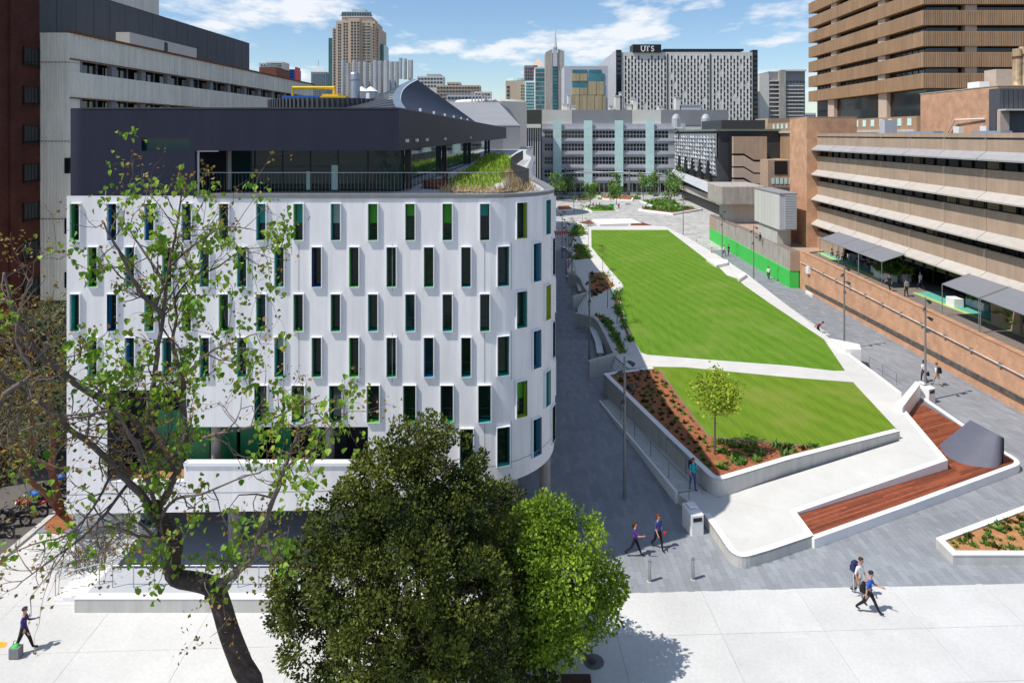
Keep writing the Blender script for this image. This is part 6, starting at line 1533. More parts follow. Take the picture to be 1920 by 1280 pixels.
# ================================================================ TREES
def lobe_tree(name, label, base, lobes, nclump, nleaf, lsize, lm, bm, tr, cr=.42, aspect=.33, tonef=None):
    t = thing(name, label, 'tree', base)
    c = sum([l[0] for l in lobes], Vector()) / len(lobes)
    mb = MB(); mid = Vector((c.x, c.y, base.z + (c.z - base.z) * .45))
    mb.tube([base, base.lerp(mid, .5) + Vector((.1, .05, 0)), mid], [tr, tr * .8, tr * .65], 9)
    mb.build('trunk', bm, t)
    lb = MB()
    for l, r in lobes:
        a = mid.lerp(l, .5) + Vector((random.uniform(-.2, .2), random.uniform(-.2, .2), .1))
        lb.tube([mid - Vector((0, 0, .2)), a, l, l + (l - mid).normalized() * r * .5], [tr * .45, tr * .28, tr * .14, tr * .04], 5)
        for k in range(5):
            e = l + Vector(rng.normal(size=3)).normalized() * r * .85; lb.tube([l, l.lerp(e, .5) + Vector((0, 0, .1)), e], [tr * .12, tr * .07, tr * .02], 4)
    lb.build('limbs', bm, t)
    P, O, T = [], [], []
    for l, r in lobes:
        rr = (r, r, r * .92) if not isinstance(r, tuple) else r
        cs, dd = blob_points(l, rr, nclump, .62)
        lt = random.random() * .25
        for cc, d in zip(cs, dd):
            q, o = blob_points((0, 0, 0), (cr, cr, cr * .8), nleaf, .3)
            P.append(q + cc); O.append(o * .7 + d * .5 + np.array([0, 0, .25])); T.append(np.clip(lt + .05 + rng.random(nleaf) * .5 + rng.normal() * .22, 0, 1))
    P, O, T = np.concatenate(P), np.concatenate(O), np.concatenate(T)
    leafcloud('crown', P, lsize * (.7 + .6 * rng.random(len(P))), lm, t, tone=T, out=O, aspect=aspect, up=.0)
    return t
Lb = lambda px, py, Y, rpx: (V(px, py, Y), rpx * Y / F)
big = [Lb(785, 838, 24, 62), Lb(730, 900, 23.5, 72), Lb(835, 880, 24.2, 66), Lb(860, 945, 24.0, 66), Lb(655, 985, 23, 72), Lb(745, 985, 22.3, 78), Lb(840, 1010, 22.5, 78), Lb(895, 1020, 24, 70), Lb(930, 960, 26.8, 56), Lb(585, 1080, 23, 70),
       Lb(665, 1090, 21.8, 80), Lb(765, 1090, 21, 84), Lb(865, 1110, 21.6, 80), Lb(930, 1110, 23.6, 62), Lb(610, 1190, 22.4, 74), Lb(700, 1200, 20.8, 84), Lb(800, 1210, 20.2, 88), Lb(895, 1220, 21.2, 80), Lb(960, 1190, 24.0, 56), Lb(975, 1060, 26.5, 58),
       Lb(560, 1140, 23.6, 52), Lb(860, 1090, 26, 90), Lb(740, 1090, 26, 90), Lb(985, 1265, 23.8, 58), Lb(650, 1300, 21.6, 84), Lb(760, 1320, 20.2, 90), Lb(870, 1320, 20.6, 90), Lb(690, 940, 25, 60)]
lobe_tree('evergreen_tree', 'big dense dark evergreen tree in front of the white building', Vector((-2.4, 23.8, 0)), big, 36, 96, .135, M['leaf_dark'], M['bark_dark'], .26, .38, .30)
lime = [Lb(1030, 978, 25.0, 48), Lb(1080, 1015, 24.8, 54), Lb(1000, 1050, 24.2, 52), Lb(1122, 1085, 25.0, 46), Lb(1055, 1090, 23.8, 60), Lb(1100, 1145, 24.4, 54), Lb(1005, 1130, 23.6, 54), Lb(1050, 1180, 23.8, 54), Lb(1000, 985, 25.4, 34), Lb(1010, 1195, 23.8, 42), Lb(1060, 1110, 26, 80)]
lobe_tree('lime_tree', 'smaller bright lime green tree to the right of the dark evergreen', Vector((3.1, 25.9, 0)), lime, 60, 34, .14, M['leaf_lime'], M['bark_dark'], .10, .34, .36)
tag(MB().lathe([(.40, .015), (.40, .03), (.001, .03)], 12, c=(3.1, 25.9)).build('tree_grate', M['joint']), 'round mulched tree pit at the foot of the lime green tree', 'tree pit')
tag(MB().box(1.8, 2.9, 22.5, 25.3, 0.0, .03).build('pit_edge', mat('dark_soil', (.10, .05, .035), .95, var=.3, fine=.3)), 'dark brown soil pit strip under the trees at the bottom', 'tree pit')
# left street tree with red trunk
red = [Lb(60, 640, 33, 62), Lb(20, 700, 32, 72), Lb(90, 705, 34, 50), Lb(50, 770, 33, 66), Lb(-10, 800, 31, 76), Lb(100, 600, 35, 40), Lb(10, 860, 31.5, 60), Lb(75, 820, 34, 40)]
rt_ = lobe_tree('street_tree', 'olive leaved street tree with red brown trunk beside the parked motorbikes', Vector((-23.7, 35.9, .06)), red, 34, 16, .26, M['leaf_olive'], M['bark_red'], .16, .6, .12)
MB().tube([Vector((-23.7, 35.9, .06)), V(97, 880, 35.9), V(98, 800, 35.9), V(92, 720, 35.5)], [.21, .17, .14, .09], 9).build('lower_trunk', M['bark_red'], rt_)
MB().tube([V(97, 880, 35.8), V(70, 862, 35.5), V(30, 850, 35)], [.12, .1, .07], 7).build('low_limb', M['bark_red'], rt_)
tag(MB().prism([G(88, 968, .08), G(132, 962, .08), G(140, 985, .08), G(108, 1000, .08), G(84, 990, .08)], 0).build('soil_patch', M['mulch']), 'orange soil patch round the red brown trunk', 'garden bed')
dkt = [Lb(60, 590, 60, 40), Lb(100, 590, 62, 30), Lb(20, 600, 58, 40), Lb(110, 640, 60, 30), Lb(80, 560, 64, 26)]
lobe_tree('shade_tree', 'dark tree deep in the shade below the panelled building', Vector((-41, 58, 0)), dkt, 30, 14, .35, M['leaf_dark'], M['bark_dark'], .3, .8, .3)

# young trees
def young(px, py, z, h, spread_, label, lm='leaf_plant', n=260, ls=.13, name='young_tree', wide=1.0, y0=.45, tr=.035):
    b = G(px, py, z); t = thing(name, label, 'tree', b)
    MB().tube([b, b + Vector((.02, 0, h * .5)), b + Vector((0, 0, h * .92))], [tr, tr * .8, tr * .2], 6).build('trunk', M['bark'], t)
    mb = MB(); P = []
    for k in range(12):
        z0 = h * random.uniform(y0, .92); a = random.random() * 6.28; L = spread_ * random.uniform(.5, 1) * wide
        e = b + Vector((math.cos(a) * L, math.sin(a) * L, min(h, z0 + L * .55))); mb.tube([b + Vector((0, 0, z0)), b.lerp(e, .5) + Vector((0, 0, z0 * .55)), e], [tr * .4, tr * .3, tr * .12], 4)
        P.append(np.array(e) + rng.normal(size=(n // 12, 3)) * spread_ * np.array([.26, .26, .22]))
    mb.build('limbs', M['bark'], t)
    leafcloud('crown', np.concatenate(P), ls * (.7 + .6 * rng.random(sum(map(len, P)))), M[lm], t, aspect=.36, up=.3)
    return t
young(1340, 851, 1.40, 4.25, 1.25, 'young lime green tree on a slim trunk in the rust mulch bed', 'leaf_young', 2100, .19, 'small_tree', .95, .58, .06)
for px, py, h, lb_ in ((1130, 508, 3.6, 'thin sapling at the path corner bed, left of the lawn'), (1139, 578, 4.4, 'dark thin sapling in front of the light slabs by the middle bench'), (1157, 607, 3.6, 'sparse sapling at the lawn edge beside the nearest bench'), (1103, 462, 4.6, 'slim sapling by the far left lawn corner'), (1092, 418, 4.6, 'slim sapling beside the small rust bed'), (1075, 448, 4, 'slim sapling over the farthest terrace bed')):
    young(px, py, ZL, h, .7, lb_, 'leaf_plant', 150, .16)
for px, py, h, w, lb_ in ((1206, 376, 7.5, 2.2, 'bright tree before the mint strips, right of the plaza middle'), (1265, 376, 9, 2.6, 'larger tree on the pointed far bed'), (1258, 392, 7, 2.2, 'bushy tree at the near tip of the pointed far bed'), (1107, 386, 6, 1.7, 'small tree left of the green bin'), (1068, 372, 6.5, 2.0, 'tree at the far left of the plaza'), (1156, 384, 5, 1.6, 'small dark tree right of the green bin'),
                       (1046, 378, 8, 2.2, 'dark tree half hidden by the white building'), (1292, 374, 6, 2.0, 'small tree beside the tan podium'), (1154, 368, 8, 1.6, 'bare slim tree before the laboratory'), (1226, 372, 8, 1.5, 'slim bright tree near the laboratory')):
    young(px, py, 0, h, w, lb_, 'leaf_plant', 620, .5, 'plaza_tree', 1, .35, .09)

# ---------------- big sparse foreground tree with large leaves
ft = thing('coral_tree', 'tall sparse tree with crooked dark trunk and big heart shaped leaves in the foreground', 'tree', Vector((-6.3, 16.5, 0)))
limbs = []
def limb(pts, r0, r1, m='bark'):
    r0 *= .82; r1 *= .8
    P = [V(*p) for p in pts]; n = (len(P) - 1) * 3; Q = [interp(P, i / n) for i in range(n + 1)]
    Q = [q + Vector((random.uniform(-1, 1), random.uniform(-1, 1), random.uniform(-1, 1))) * min(.03, r0 * .25) for q in Q]
    R_ = [r0 + (r1 - r0) * (i / n) for i in range(n + 1)]
    MB().tube(Q, R_, 9).build('trunk' if m == 'bark_dark' and r0 > .25 else 'limb', M[m], ft, smooth=True); limbs.append((Q, R_)); return Q
base = Vector((-6.3, 16.5, 0))
Q = [base, Vector((-6.05, 16.3, 3.5)), V(478, 1310, 16), V(455, 1250, 16), V(430, 1185, 16), V(412, 1125, 16), V(398, 1100, 16), V(368, 1090, 16.1), V(330, 1082, 16.2), V(323, 1058, 16.2), V(329, 1020, 16.2), V(318, 995, 16.2), V(294, 965, 16.1), V(286, 945, 16.0)]
n = (len(Q) - 1) * 3; QQ = [interp(Q, i / n) for i in range(n + 1)]
MB().tube(QQ, [.27 - .12 * (i / n) for i in range(n + 1)], 12).build('trunk', M['bark_dark'], ft, smooth=True)
for k in range(7):
    c = V(400 + random.uniform(-14, 14), 1108 + random.uniform(-14, 14), 15.85); MB().lathe([(.001, c.z - .07), (.07, c.z - .03), (.08, c.z + .04), (.001, c.z + .1)], 7, c=(c.x, c.y)).build('burl', M['bark_dark'], ft, smooth=True)
limb([(400, 1100, 16), (425, 1085, 15.8), (452, 1065, 15.6), (476, 1035, 15.5), (490, 990, 15.5), (515, 935, 15.4), (532, 880, 15.4), (555, 825, 15.5), (560, 800, 15.5)], .13, .03)
limb([(294, 965, 16.1), (272, 935, 16), (247, 909, 15.8), (215, 875, 15.6), (175, 838, 15.4), (131, 805, 15.2), (95, 770, 15), (50, 735, 14.8), (0, 700, 14.6), (-40, 680, 14.4)], .11, .035)
limb([(225, 757, 15.8), (180, 742, 15.6), (140, 718, 15.4), (122, 700, 15.3), (80, 672, 15.1), (50, 630, 15), (34, 598, 15), (15, 545, 15), (8, 510, 15)], .10, .03)
limb([(290, 960, 16.1), (312, 925, 16.2), (328, 895, 16.3), (333, 875, 16.3), (322, 850, 16.4), (295, 828, 16.3), (262, 800, 16.1), (225, 757, 15.8)], .12, .08)
limb([(328, 882, 16.3), (318, 850, 16.3), (290, 812, 16.3), (277, 775, 16.4), (284, 735, 16.5), (290, 699, 16.5), (296, 649, 16.5), (306, 595, 16.6), (312, 531, 16.6), (320, 481, 16.6), (332, 430, 16.6), (339, 380, 16.6), (345, 355, 16.6)], .11, .018)
limb([(333, 875, 16.3), (345, 830, 16.5), (345, 780, 16.7), (343, 735, 16.8), (342, 702, 16.8), (328, 665, 16.9), (324, 640, 17), (330, 600, 17), (328, 560, 17)], .10, .035)
limb([(306, 592, 16.6), (285, 570, 16.4), (262, 545, 16.2), (242, 508, 16), (222, 470, 15.9), (205, 440, 15.9), (190, 412, 15.9)], .075, .02)
limb([(310, 540, 16.6), (295, 510, 16.8), (268, 470, 17), (248, 440, 17), (232, 414, 17)], .05, .015)
limb([(344, 705, 16.8), (365, 685, 16.6), (400, 655, 16.4), (437, 642, 16.3), (480, 625, 16.2)], .05, .015)
limb([(318, 500, 16.6), (350, 470, 16.2), (390, 440, 16), (425, 425, 16), (470, 430, 16)], .04, .012)
limb([(328, 560, 17), (360, 520, 16.9), (410, 500, 16.8), (450, 470, 16.8), (490, 465, 16.8)], .04, .012)
limb([(329, 1030, 16.2), (300, 1010, 15.8), (262, 1005, 15.4), (225, 990, 15), (190, 985, 14.7)], .05, .015)
limb([(298, 970, 16), (330, 935, 15.6), (380, 925, 15.3), (440, 900, 15.1), (500, 880, 15.1)], .05, .012)
limb([(532, 880, 15.4), (580, 840, 15.3), (620, 800, 15.3), (655, 770, 15.4)], .04, .012)
limb([(345, 830, 16.5), (400, 815, 16.2), (470, 800, 16), (540, 770, 16), (600, 740, 16)], .05, .012)
limb([(296, 960, 16), (262, 850, 15.5), (240, 810, 15.2), (215, 770, 15), (160, 780, 14.8), (60, 800, 14.5), (0, 830, 14.4)], .06, .02)
limb([(-60, 900, 14.2), (-20, 800, 14.3), (10, 740, 14.4), (60, 700, 14.5), (30, 640, 14.6), (45, 560, 14.7), (60, 520, 14.7)], .10, .02)
limb([(131, 805, 15.2), (90, 830, 14.8), (50, 870, 14.5), (20, 905, 14.4)], .035, .012)
limb([(240, 905, 15.8), (200, 960, 15.3), (150, 1010, 15), (80, 1060, 14.8), (30, 1100, 14.7)], .05, .012)
limb([(215, 875, 15.6), (175, 950, 15.2), (130, 1000, 15), (60, 1020, 14.8), (0, 1050, 14.8)], .04, .012)
tw = MB(); tips = []
def twig(p, d, L, r, depth):
    pts = [p]; dd = d.copy()
    for k in range(3):
        dd = (dd + Vector(rng.normal(size=3)) * .28 + Vector((0, 0, .05))).normalized(); pts.append(pts[-1] + dd * L / 3)
    tw.tube(pts, [r, r * .8, r * .6, r * .4], 4, cap=False)
    if depth == 0: tips.append((pts[-1], dd)); return
    for k in range(random.choice([1, 2, 2])):
        q = pts[random.choice([1, 2, 3])]
        e = (dd + Vector(rng.normal(size=3)) * .75); e.y *= .6; e.normalize()
        twig(q, e, L * random.uniform(.5, .85), r * .6, depth - 1)
    tips.append((pts[-1], dd))
for Q, R_ in limbs:
    n = len(Q); 
    for i in range(2, n):
        for _ in range(random.choice([0, 1, 1, 1])):
            d = (Q[i] - Q[i - 1]).normalized(); e = d * .5 + Vector(rng.normal(size=3)) * .8; e.y *= .5
            px_ = Q[i].x / Q[i].y * F + 960; py_ = HZ + (CH - Q[i].z) / Q[i].y * F
            if py_ > 930: e.z -= .35; e.x -= .25
            e.normalize()
            twig(Q[i], e, random.uniform(.45, 1.25), min(R_[i] * .5, .02) + .004, 2)
tag(tw.build('twigs', M['bark'], ft), kind='stuff')
def heart(s, fold=.25):
    return [(0, 0, 0), (.42 * s, .12 * s, fold * s * .4), (.46 * s, .45 * s, fold * s * .45), (.22 * s, .85 * s, fold * s * .2), (0, 1.08 * s, -.10 * s), (-.22 * s, .85 * s, fold * s * .2), (-.46 * s, .45 * s, fold * s * .45), (-.42 * s, .12 * s, fold * s * .4), (0, .5 * s, .0)]
HF = [(0, 1, 8), (1, 2, 8), (2, 3, 8), (3, 4, 8), (4, 5, 8), (5, 6, 8), (6, 7, 8), (7, 0, 8)]
hearts = [MB().add(heart(1, f), HF, 0, tn).mesh('leaf', M['leaf_bright']) for f, tn in ((.25, .2), (.4, .5), (.1, .8))]
for me_, tn in zip(hearts, (.15, .5, .85)):
    at = me_.attributes.new('tone', 'FLOAT', 'FACE'); at.data.foreach_set('value', [tn] * len(me_.polygons))
bunch = []; bronze_p = []; stuffleaf = MB(); nobj = 0
random.shuffle(tips)
L0 = Vector(ft.location)
def bright_here(px, py):
    return (150 < px < 545 and 335 < py < 760) or (320 < px < 700 and 700 < py < 900) or (230 < px < 600 and 850 < py < 1100) or random.random() < .25
# extra leafy sprays near the lower trunk
for px, py in ((345, 1165), (380, 1190), (360, 1205), (430, 1195), (445, 1225), (425, 1170), (330, 1225), (480, 1090), (500, 1075), (470, 1110), (490, 1020), (440, 990), (530, 955), (380, 960), (250, 620), (300, 700), (330, 690), (360, 700), (320, 630), (610, 780), (640, 745), (590, 755), (570, 760), (650, 790), (555, 740), (400, 1060), (505, 800), (470, 830), (520, 850)):
    p = V(px, py, 15.7); tips.append((p, Vector((0, 0, -1)))); tips.append((p + Vector((.1, .1, -.1)), Vector((1, 0, 0))))
for p, d in tips:
    px_ = p.x / p.y * F + 960; py_ = HZ + (CH - p.z) / p.y * F
    k = random.random()
    if bright_here(px_, py_) and k < (.38 if px_ < 545 and py_ < 760 else .30):
        for _ in range(random.choice([7, 10, 14, 18])):
            q = p + Vector(rng.normal(size=3)) * .14; s = random.uniform(.075, .16)
            rot = Matrix.Rotation(random.random() * 6.28, 4, 'Z') @ Matrix.Rotation(random.uniform(-1.9, -.2), 4, 'X') @ Matrix.Rotation(random.uniform(-.6, .6), 4, 'Y')
            vi = random.choice([0, 1, 1, 2])
            if nobj < 300:
                o = link('leaf', hearts[vi], ft); o.matrix_local = Matrix.Translation(q - L0) @ rot @ Matrix.Scale(s, 4); nobj += 1
            else:
                M4 = Matrix.Translation(q) @ rot
                stuffleaf.add([M4 @ Vector(v) for v in heart(s, random.choice([.1, .25, .4]))], HF, 0, random.random())
    elif k < .92:
        for _ in range(random.choice([2, 3, 5])): bronze_p.append(tuple(p + Vector(rng.normal(size=3)) * .09))
tag(stuffleaf.build('leaves', M['leaf_bright'], ft), kind='stuff')
leafcloud('young_leaves', np.array(bronze_p), .05 + .07 * rng.random(len(bronze_p)), M['leaf_bronze'], ft, aspect=.42, up=-.1)
# bare shrub at the corner of the white building
sh = thing('bare_shrub', 'grey tangled bare shrub at the foot of the white corner', 'shrub', G(170, 1065))
tw = MB(); tips = []
for i in range(46):
    p = G(random.uniform(140, 205), random.uniform(1030, 1085)); d = Vector((random.uniform(-.5, .5), random.uniform(-.5, .5), 1)).normalized(); twig(p, d, random.uniform(.9, 1.5), .018, 2)
tag(tw.build('twigs', M['bark'], sh), kind='stuff')
leafcloud('foliage', np.array([tuple(p) for p, d in tips]), .12, M['leaf_olive'], sh, aspect=.3)

# ================================================================ PEOPLE
SK = mat('light_skin', (.52, .27, .18), .6, var=.05); SKD = mat('brown_skin', (.24, .11, .065), .6, var=.05)
HAIRS = {'brown': mat('brown_hair', (.045, .02, .012), .7, var=.2), 'black': mat('black_hair', (.008, .007, .007), .6), 'red': mat('auburn_hair', (.12, .03, .012), .7), 'blond': mat('fair_hair', (.28, .16, .07), .7)}
CL = {}
def cloth(n, c):
    if n not in CL: CL[n] = mat(n, c, .85, var=.12, scale=6)
    return CL[n]
def person(label, loc, rz, top, bottom, shoes, skin=SK, hair='brown', h=1.74, a=(.45, -.35), kb=(.1, .5), arms=(-.4, .45), el=(.3, .5), lean=.05, sit=False, sleeves='short', skirt=False, recline=False, shape=1.0, longhair=False):
    S_ = h / 1.74
    J = {}; E = []; Rr = {}; Mt = {}
    def j(n, p, r, ry=None): J[n] = Vector(p); Rr[n] = (r, ry or r)
    def e(a_, b_, m): E.append((a_, b_, m))
    zp = .93
    if sit: zp = .0
    ln = lambda z: (z - zp) * math.sin(lean)
    j('pel', (0, 0, zp), .135 * shape, .105)
    for n, dz, r, ry in (('wai', .17, .12 * shape, .09), ('che', .38, .145 * shape, .105), ('nec0', .50, .085, .075), ('nec', .56, .052, .052), ('hd', .66, .075, .085), ('hd2', .735, .082, .095), ('top', .795, .05, .06)):
        j(n, (0, ln(zp + dz) + (.02 if n[0] in 'ht' else 0), zp + dz * math.cos(lean)), r, ry)
    order = ['pel', 'wai', 'che', 'nec0', 'nec', 'hd', 'hd2', 'top']
    for p, q in zip(order, order[1:]): e(p, q, 0 if q in ('wai', 'che', 'nec0') else 3)
    for s, sd, an, bn in ((-1, 'l', a[0], kb[0]), (1, 'r', a[1], kb[1])):
        j('hip' + sd, (s * .095, 0, zp - .04), .105 * shape, .10)
        k = J['hip' + sd] + .43 * Vector((s * .02, math.sin(an), -math.cos(an))); j('kn' + sd, k, .062, .065)
        an2 = an - bn; f = k + .42 * Vector((0, math.sin(an2), -math.cos(an2))); j('an' + sd, f, .042, .045)
        j('mid' + sd, J['kn' + sd].lerp(f, .35), .058, .06)
        tdir = Vector((s * .03, .17, -.03)) if not sit else Vector((s * .03, .17, -.02)); 
        if recline: tdir = Vector((s * .03, .05, .15))
        j('to' + sd, f + tdir, .034, .03)
        for p, q, m in (('pel', 'hip' + sd, 1), ('hip' + sd, 'kn' + sd, 1), ('kn' + sd, 'mid' + sd, 1 if not skirt else 3), ('mid' + sd, 'an' + sd, 1 if not skirt else 3), ('an' + sd, 'to' + sd, 2)): e(p, q, m)
    for s, sd, an, bn in ((-1, 'l', arms[0], el[0]), (1, 'r', arms[1], el[1])):
        sh_ = J['che'] + Vector((s * .165 * shape, 0, .06)); j('sh' + sd, sh_, .058, .06)
        k = sh_ + .28 * Vector((s * .16, math.sin(an), -math.cos(an))); j('el' + sd, k, .040, .042)
        w = k + .25 * Vector((-s * .05, math.sin(an + bn), -math.cos(an + bn))); j('wr' + sd, w, .028, .03)
        hd = w + .09 * Vector((-s * .03, math.sin(an + bn + .15), -math.cos(an + bn + .15))); j('ha' + sd, hd, .034, .02)
        for p, q, m in (('che', 'sh' + sd, 0), ('sh' + sd, 'el' + sd, 0), ('el' + sd, 'wr' + sd, 0 if sleeves == 'long' else 3), ('wr' + sd, 'ha' + sd, 3)): e(p, q, m)
    names = list(J); bm_ = bpy.data.meshes.new('skel')
    bm_.from_pydata([J[n] for n in names], [(names.index(a_), names.index(b_)) for a_, b_, m in E], []); bm_.update()
    ob = bpy.data.objects.new('skel', bm_); C.objects.link(ob)
    sm_ = ob.modifiers.new('s', 'SKIN'); sm_.use_smooth_shade = True
    for i, n in enumerate(names):
        d = bm_.skin_vertices[0].data[i]; d.radius = Rr[n]; d.use_root = (n == 'pel')
    sb_ = ob.modifiers.new('u', 'SUBSURF'); sb_.levels = 1; sb_.render_levels = 1
    return ob, J, E, dict(label=label, loc=loc, rz=rz, mats=[top, bottom, shoes, skin], hair=hair, S_=S_, skirt=skirt, recline=recline, sit=sit, longhair=longhair, shape=shape)
pend = []
def add_person(*a_, **k_): pend.append(person(*a_, **k_))
def finish_people():
    bpy.context.view_layer.update(); dg = bpy.context.evaluated_depsgraph_get(); done = []
    for ob, J, E, P in pend:
        me = bpy.data.meshes.new_from_object(ob.evaluated_get(dg)); done.append(me)
    for (ob, J, E, P), me in zip(pend, done):
        bpy.data.objects.remove(ob)
        me.name = 'person_body'; me.materials.clear()
        for m in P['mats']: me.materials.append(m)
        segs = [(J[a_], J[b_], m) for a_, b_, m in E]
        for p in me.polygons:
            c = p.center; best = 9; bm2 = 0
            for a_, b_, m in segs:
                ab = b_ - a_; t = max(0, min(1, (c - a_).dot(ab) / max(ab.length_squared, 1e-9))); d = (a_ + ab * t - c).length
                if d < best: best = d; bm2 = m
            p.material_index = bm2
        # hands: append five bent fingers each to the same mesh
        bm = bmesh.new(); bm.from_mesh(me)
        for sd, s in (('l', -1), ('r', 1)):
            w, h_ = J['wr' + sd], J['ha' + sd]; d = (h_ - w).normalized(); side_ = Vector((0, 1, 0)) if abs(d.y) < .8 else Vector((0, 0, 1)); side_ = (side_ - d * side_.dot(d)).normalized(); nn = d.cross(side_) * s
            f = MB()
            for k, (o_, L) in enumerate(((-.027, .062), (-.009, .075), (.009, .072), (.026, .058))):
                b0 = h_ + side_ * o_; f.tube([b0 - d * .02, b0 + d * L * .5, b0 + d * L * .8 - nn * .012, b0 + d * L - nn * .03], [.010, .009, .008, .006], 5)
            b0 = w.lerp(h_, .4) + side_ * .028; f.tube([b0, b0 + side_ * .02 + d * .03, b0 + side_ * .022 + d * .058 - nn * .01], [.012, .010, .007], 5)
            vs = [bm.verts.new(v) for v in f.v]
            for q in f.f:
                try: nf = bm.faces.new([vs[i] for i in q]); nf.material_index = 3; nf.smooth = True
                except ValueError: pass
        # nose and ears
        f = MB(); c = J['hd2']; hd = J['hd']
        f.add([c + Vector((-.014, .082, -.035)), c + Vector((.014, .082, -.035)), c + Vector((0, .115, -.04)), c + Vector((0, .086, .01))], [(0, 1, 2), (1, 3, 2), (3, 0, 2)])
        for s in (-1, 1): f.lathe([(.001, c.z - .05), (.016, c.z - .035), (.02, c.z - .005), (.001, c.z + .012)], 6, c=(c.x + s * .084, c.y))
        vs = [bm.verts.new(v) for v in f.v]
        for q in f.f:
            try: nf = bm.faces.new([vs[i] for i in q]); nf.material_index = 3
            except ValueError: pass
        bm.to_mesh(me); bm.free()
        t = thing('person', P['label'], 'person', P['loc'], P['rz'])
        t.scale = (P['S_'],) * 3
        if P['recline']: t.rotation_euler = (R(-38), 0, P['rz'])
        o = link('body', me, t); o.data.polygons.foreach_set('use_smooth', [True] * len(me.polygons))
        hm = MB(); nseg, c = 12, J['hd2'] + Vector((0, -.008, .012))
        rings = []
        for i in range(6):
            th = i / 5 * 1.75; rings.append((math.sin(th), math.cos(th)))
        vs = []; fs = []
        for i, (sr, cz) in enumerate(rings):
            for k in range(nseg):
                a_ = 2 * PI * k / nseg; fr_ = max(0, math.sin(a_)); zz_ = cz if cz > 0 else cz * (1 - fr_)
                pull = .012 * fr_ if i > 3 else 0
                vs.append(c + Vector((sr * .099 * math.cos(a_), sr * (.112 - .025 * fr_ * (i > 3)) * math.sin(a_), zz_ * .10 + (.035 if (i > 3 and fr_ > .3) else 0))))
        for i in range(5):
            for k in range(nseg): fs.append((i * nseg + k, i * nseg + (k + 1) % nseg, (i + 1) * nseg + (k + 1) % nseg, (i + 1) * nseg + k))
        hm.add(vs, fs)
        if P['longhair']: hm.tube([c + Vector((0, -.08, .02)), c + Vector((0, -.11, -.10)), c + Vector((0, -.12, -.26))], [.07, .085, .03], 8)
        link('hair', hm.mesh('hair', HAIRS[P['hair']], smooth=True), t)
        em = MB()
        for s in (-1, 1): em.lathe([(.001, J['hd2'].z - .014), (.010, J['hd2'].z - .006), (.001, J['hd2'].z + .002)], 6, c=(J['hd2'].x + s * .03, J['hd2'].y + .083))
        em.box(J['hd2'].x - .022, J['hd2'].x + .022, J['hd2'].y + .078, J['hd2'].y + .088, J['hd2'].z - .068, J['hd2'].z - .061)
        link('face_features', em.mesh('face_features', HAIRS['brown']), t)
        if P['skirt']:
            z = J['pel'].z; link('skirt', MB().lathe([(.125, z + .10), (.16, z - .05), (.20, z - .28), (.22, z - .46), (.20, z - .46)], 14, sc=(1, .8)).mesh('skirt', P['mats'][0], smooth=True), t)
def pack(label, loc, rz, m, h=1.32, s=1.0, dy=-.2):
    t = thing('backpack', label, 'backpack', loc, rz)
    o = link('bag', MB().hexa([(-.15 * s, dy - .09 * s, h - .30 * s), (.15 * s, dy - .09 * s, h - .30 * s), (.16 * s, dy + .09 * s, h - .30 * s), (-.16 * s, dy + .09 * s, h - .30 * s)], .46 * s).mesh('bag', m), t); bevel(o, .06, 3)
    link('pocket', MB().box(-.11 * s, .11 * s, dy - .14 * s, dy - .08 * s, h - .27 * s, h - .05 * s).mesh('pocket', m), t)
    for sx in (-1, 1): link('strap', MB().tube([(sx * .10, dy + .08, h + .12), (sx * .10, dy + .2, h + .15), (sx * .11, .12, h + .02), (sx * .12, dy + .10, h - .2)], .018, 5).mesh('strap', m), t)
FH = lambda dx_, dy_: math.atan2(-dx_, dy_)   # heading: local +Y towards (dx, dy)
purple = cloth('purple_top', (.10, .03, .28)); blackc = cloth('black_cloth', (.01, .01, .012)); navy = cloth('navy_cloth', (.02, .03, .10)); bluep = cloth('blue_patterned_dress', (.045, .06, .22))
whitec = cloth('white_shirt', (.75, .75, .75)); royal = cloth('royal_blue_shirt', (.02, .10, .45)); tealc = cloth('teal_shirt', (.02, .38, .45)); jeans = cloth('blue_jeans', (.04, .10, .28)); khaki = cloth('khaki_trousers', (.42, .36, .26)); greyc = cloth('grey_cloth', (.20, .20, .21)); redc = cloth('dark_red_cloth', (.25, .03, .03))
p = G(1190, 1043); add_person('woman in purple top and black trousers striding past the lime green tree', p, FH(.9, -.25), purple, blackc, blackc, a=(.42, -.38), kb=(.05, .5), hair='brown', h=1.66, shape=.9, longhair=True, arms=(-.1, .5), el=(.9, 1.2))
p = G(1234, 1030); add_person('woman in blue patterned dress and black leggings holding a red cup', p, FH(.35, -.9), bluep, blackc, blackc, a=(.3, -.3), kb=(.05, .4), hair='red', h=1.72, shape=.92, skirt=False, arms=(-.2, .25), el=(.3, .4), longhair=True)
tag(MB().lathe([(.05, 0), (.06, .12), (.001, .12)], 10, c=(0, 0)).build('cup', M['red']), 'red cup held by the woman in the blue dress', 'cup').location = p + Vector((.30, -.12, .80))
p = G(1610, 1122); add_person('man in white shirt with navy backpack walking behind the man in blue', p, FH(.5, -.8), whitec, greyc, blackc, a=(-.35, .35), kb=(.4, .05), h=1.82, lean=.12, hair='brown', arms=(.2, -.2)); pack('navy blue backpack on the man in the white shirt', p, FH(.5, -.8), navy, 1.38)
p = G(1629, 1150); add_person('man in royal blue shirt and black striped track pants walking with one hand out', p, FH(.75, -.5), royal, blackc, blackc, a=(.48, -.42), kb=(.05, .35), h=1.80, hair='black', lean=.1, arms=(.5, -.3), el=(1.0, .2)); pack('black bag slung low on the back of the man in blue', p, FH(.75, -.5), blackc, 1.10, .9)
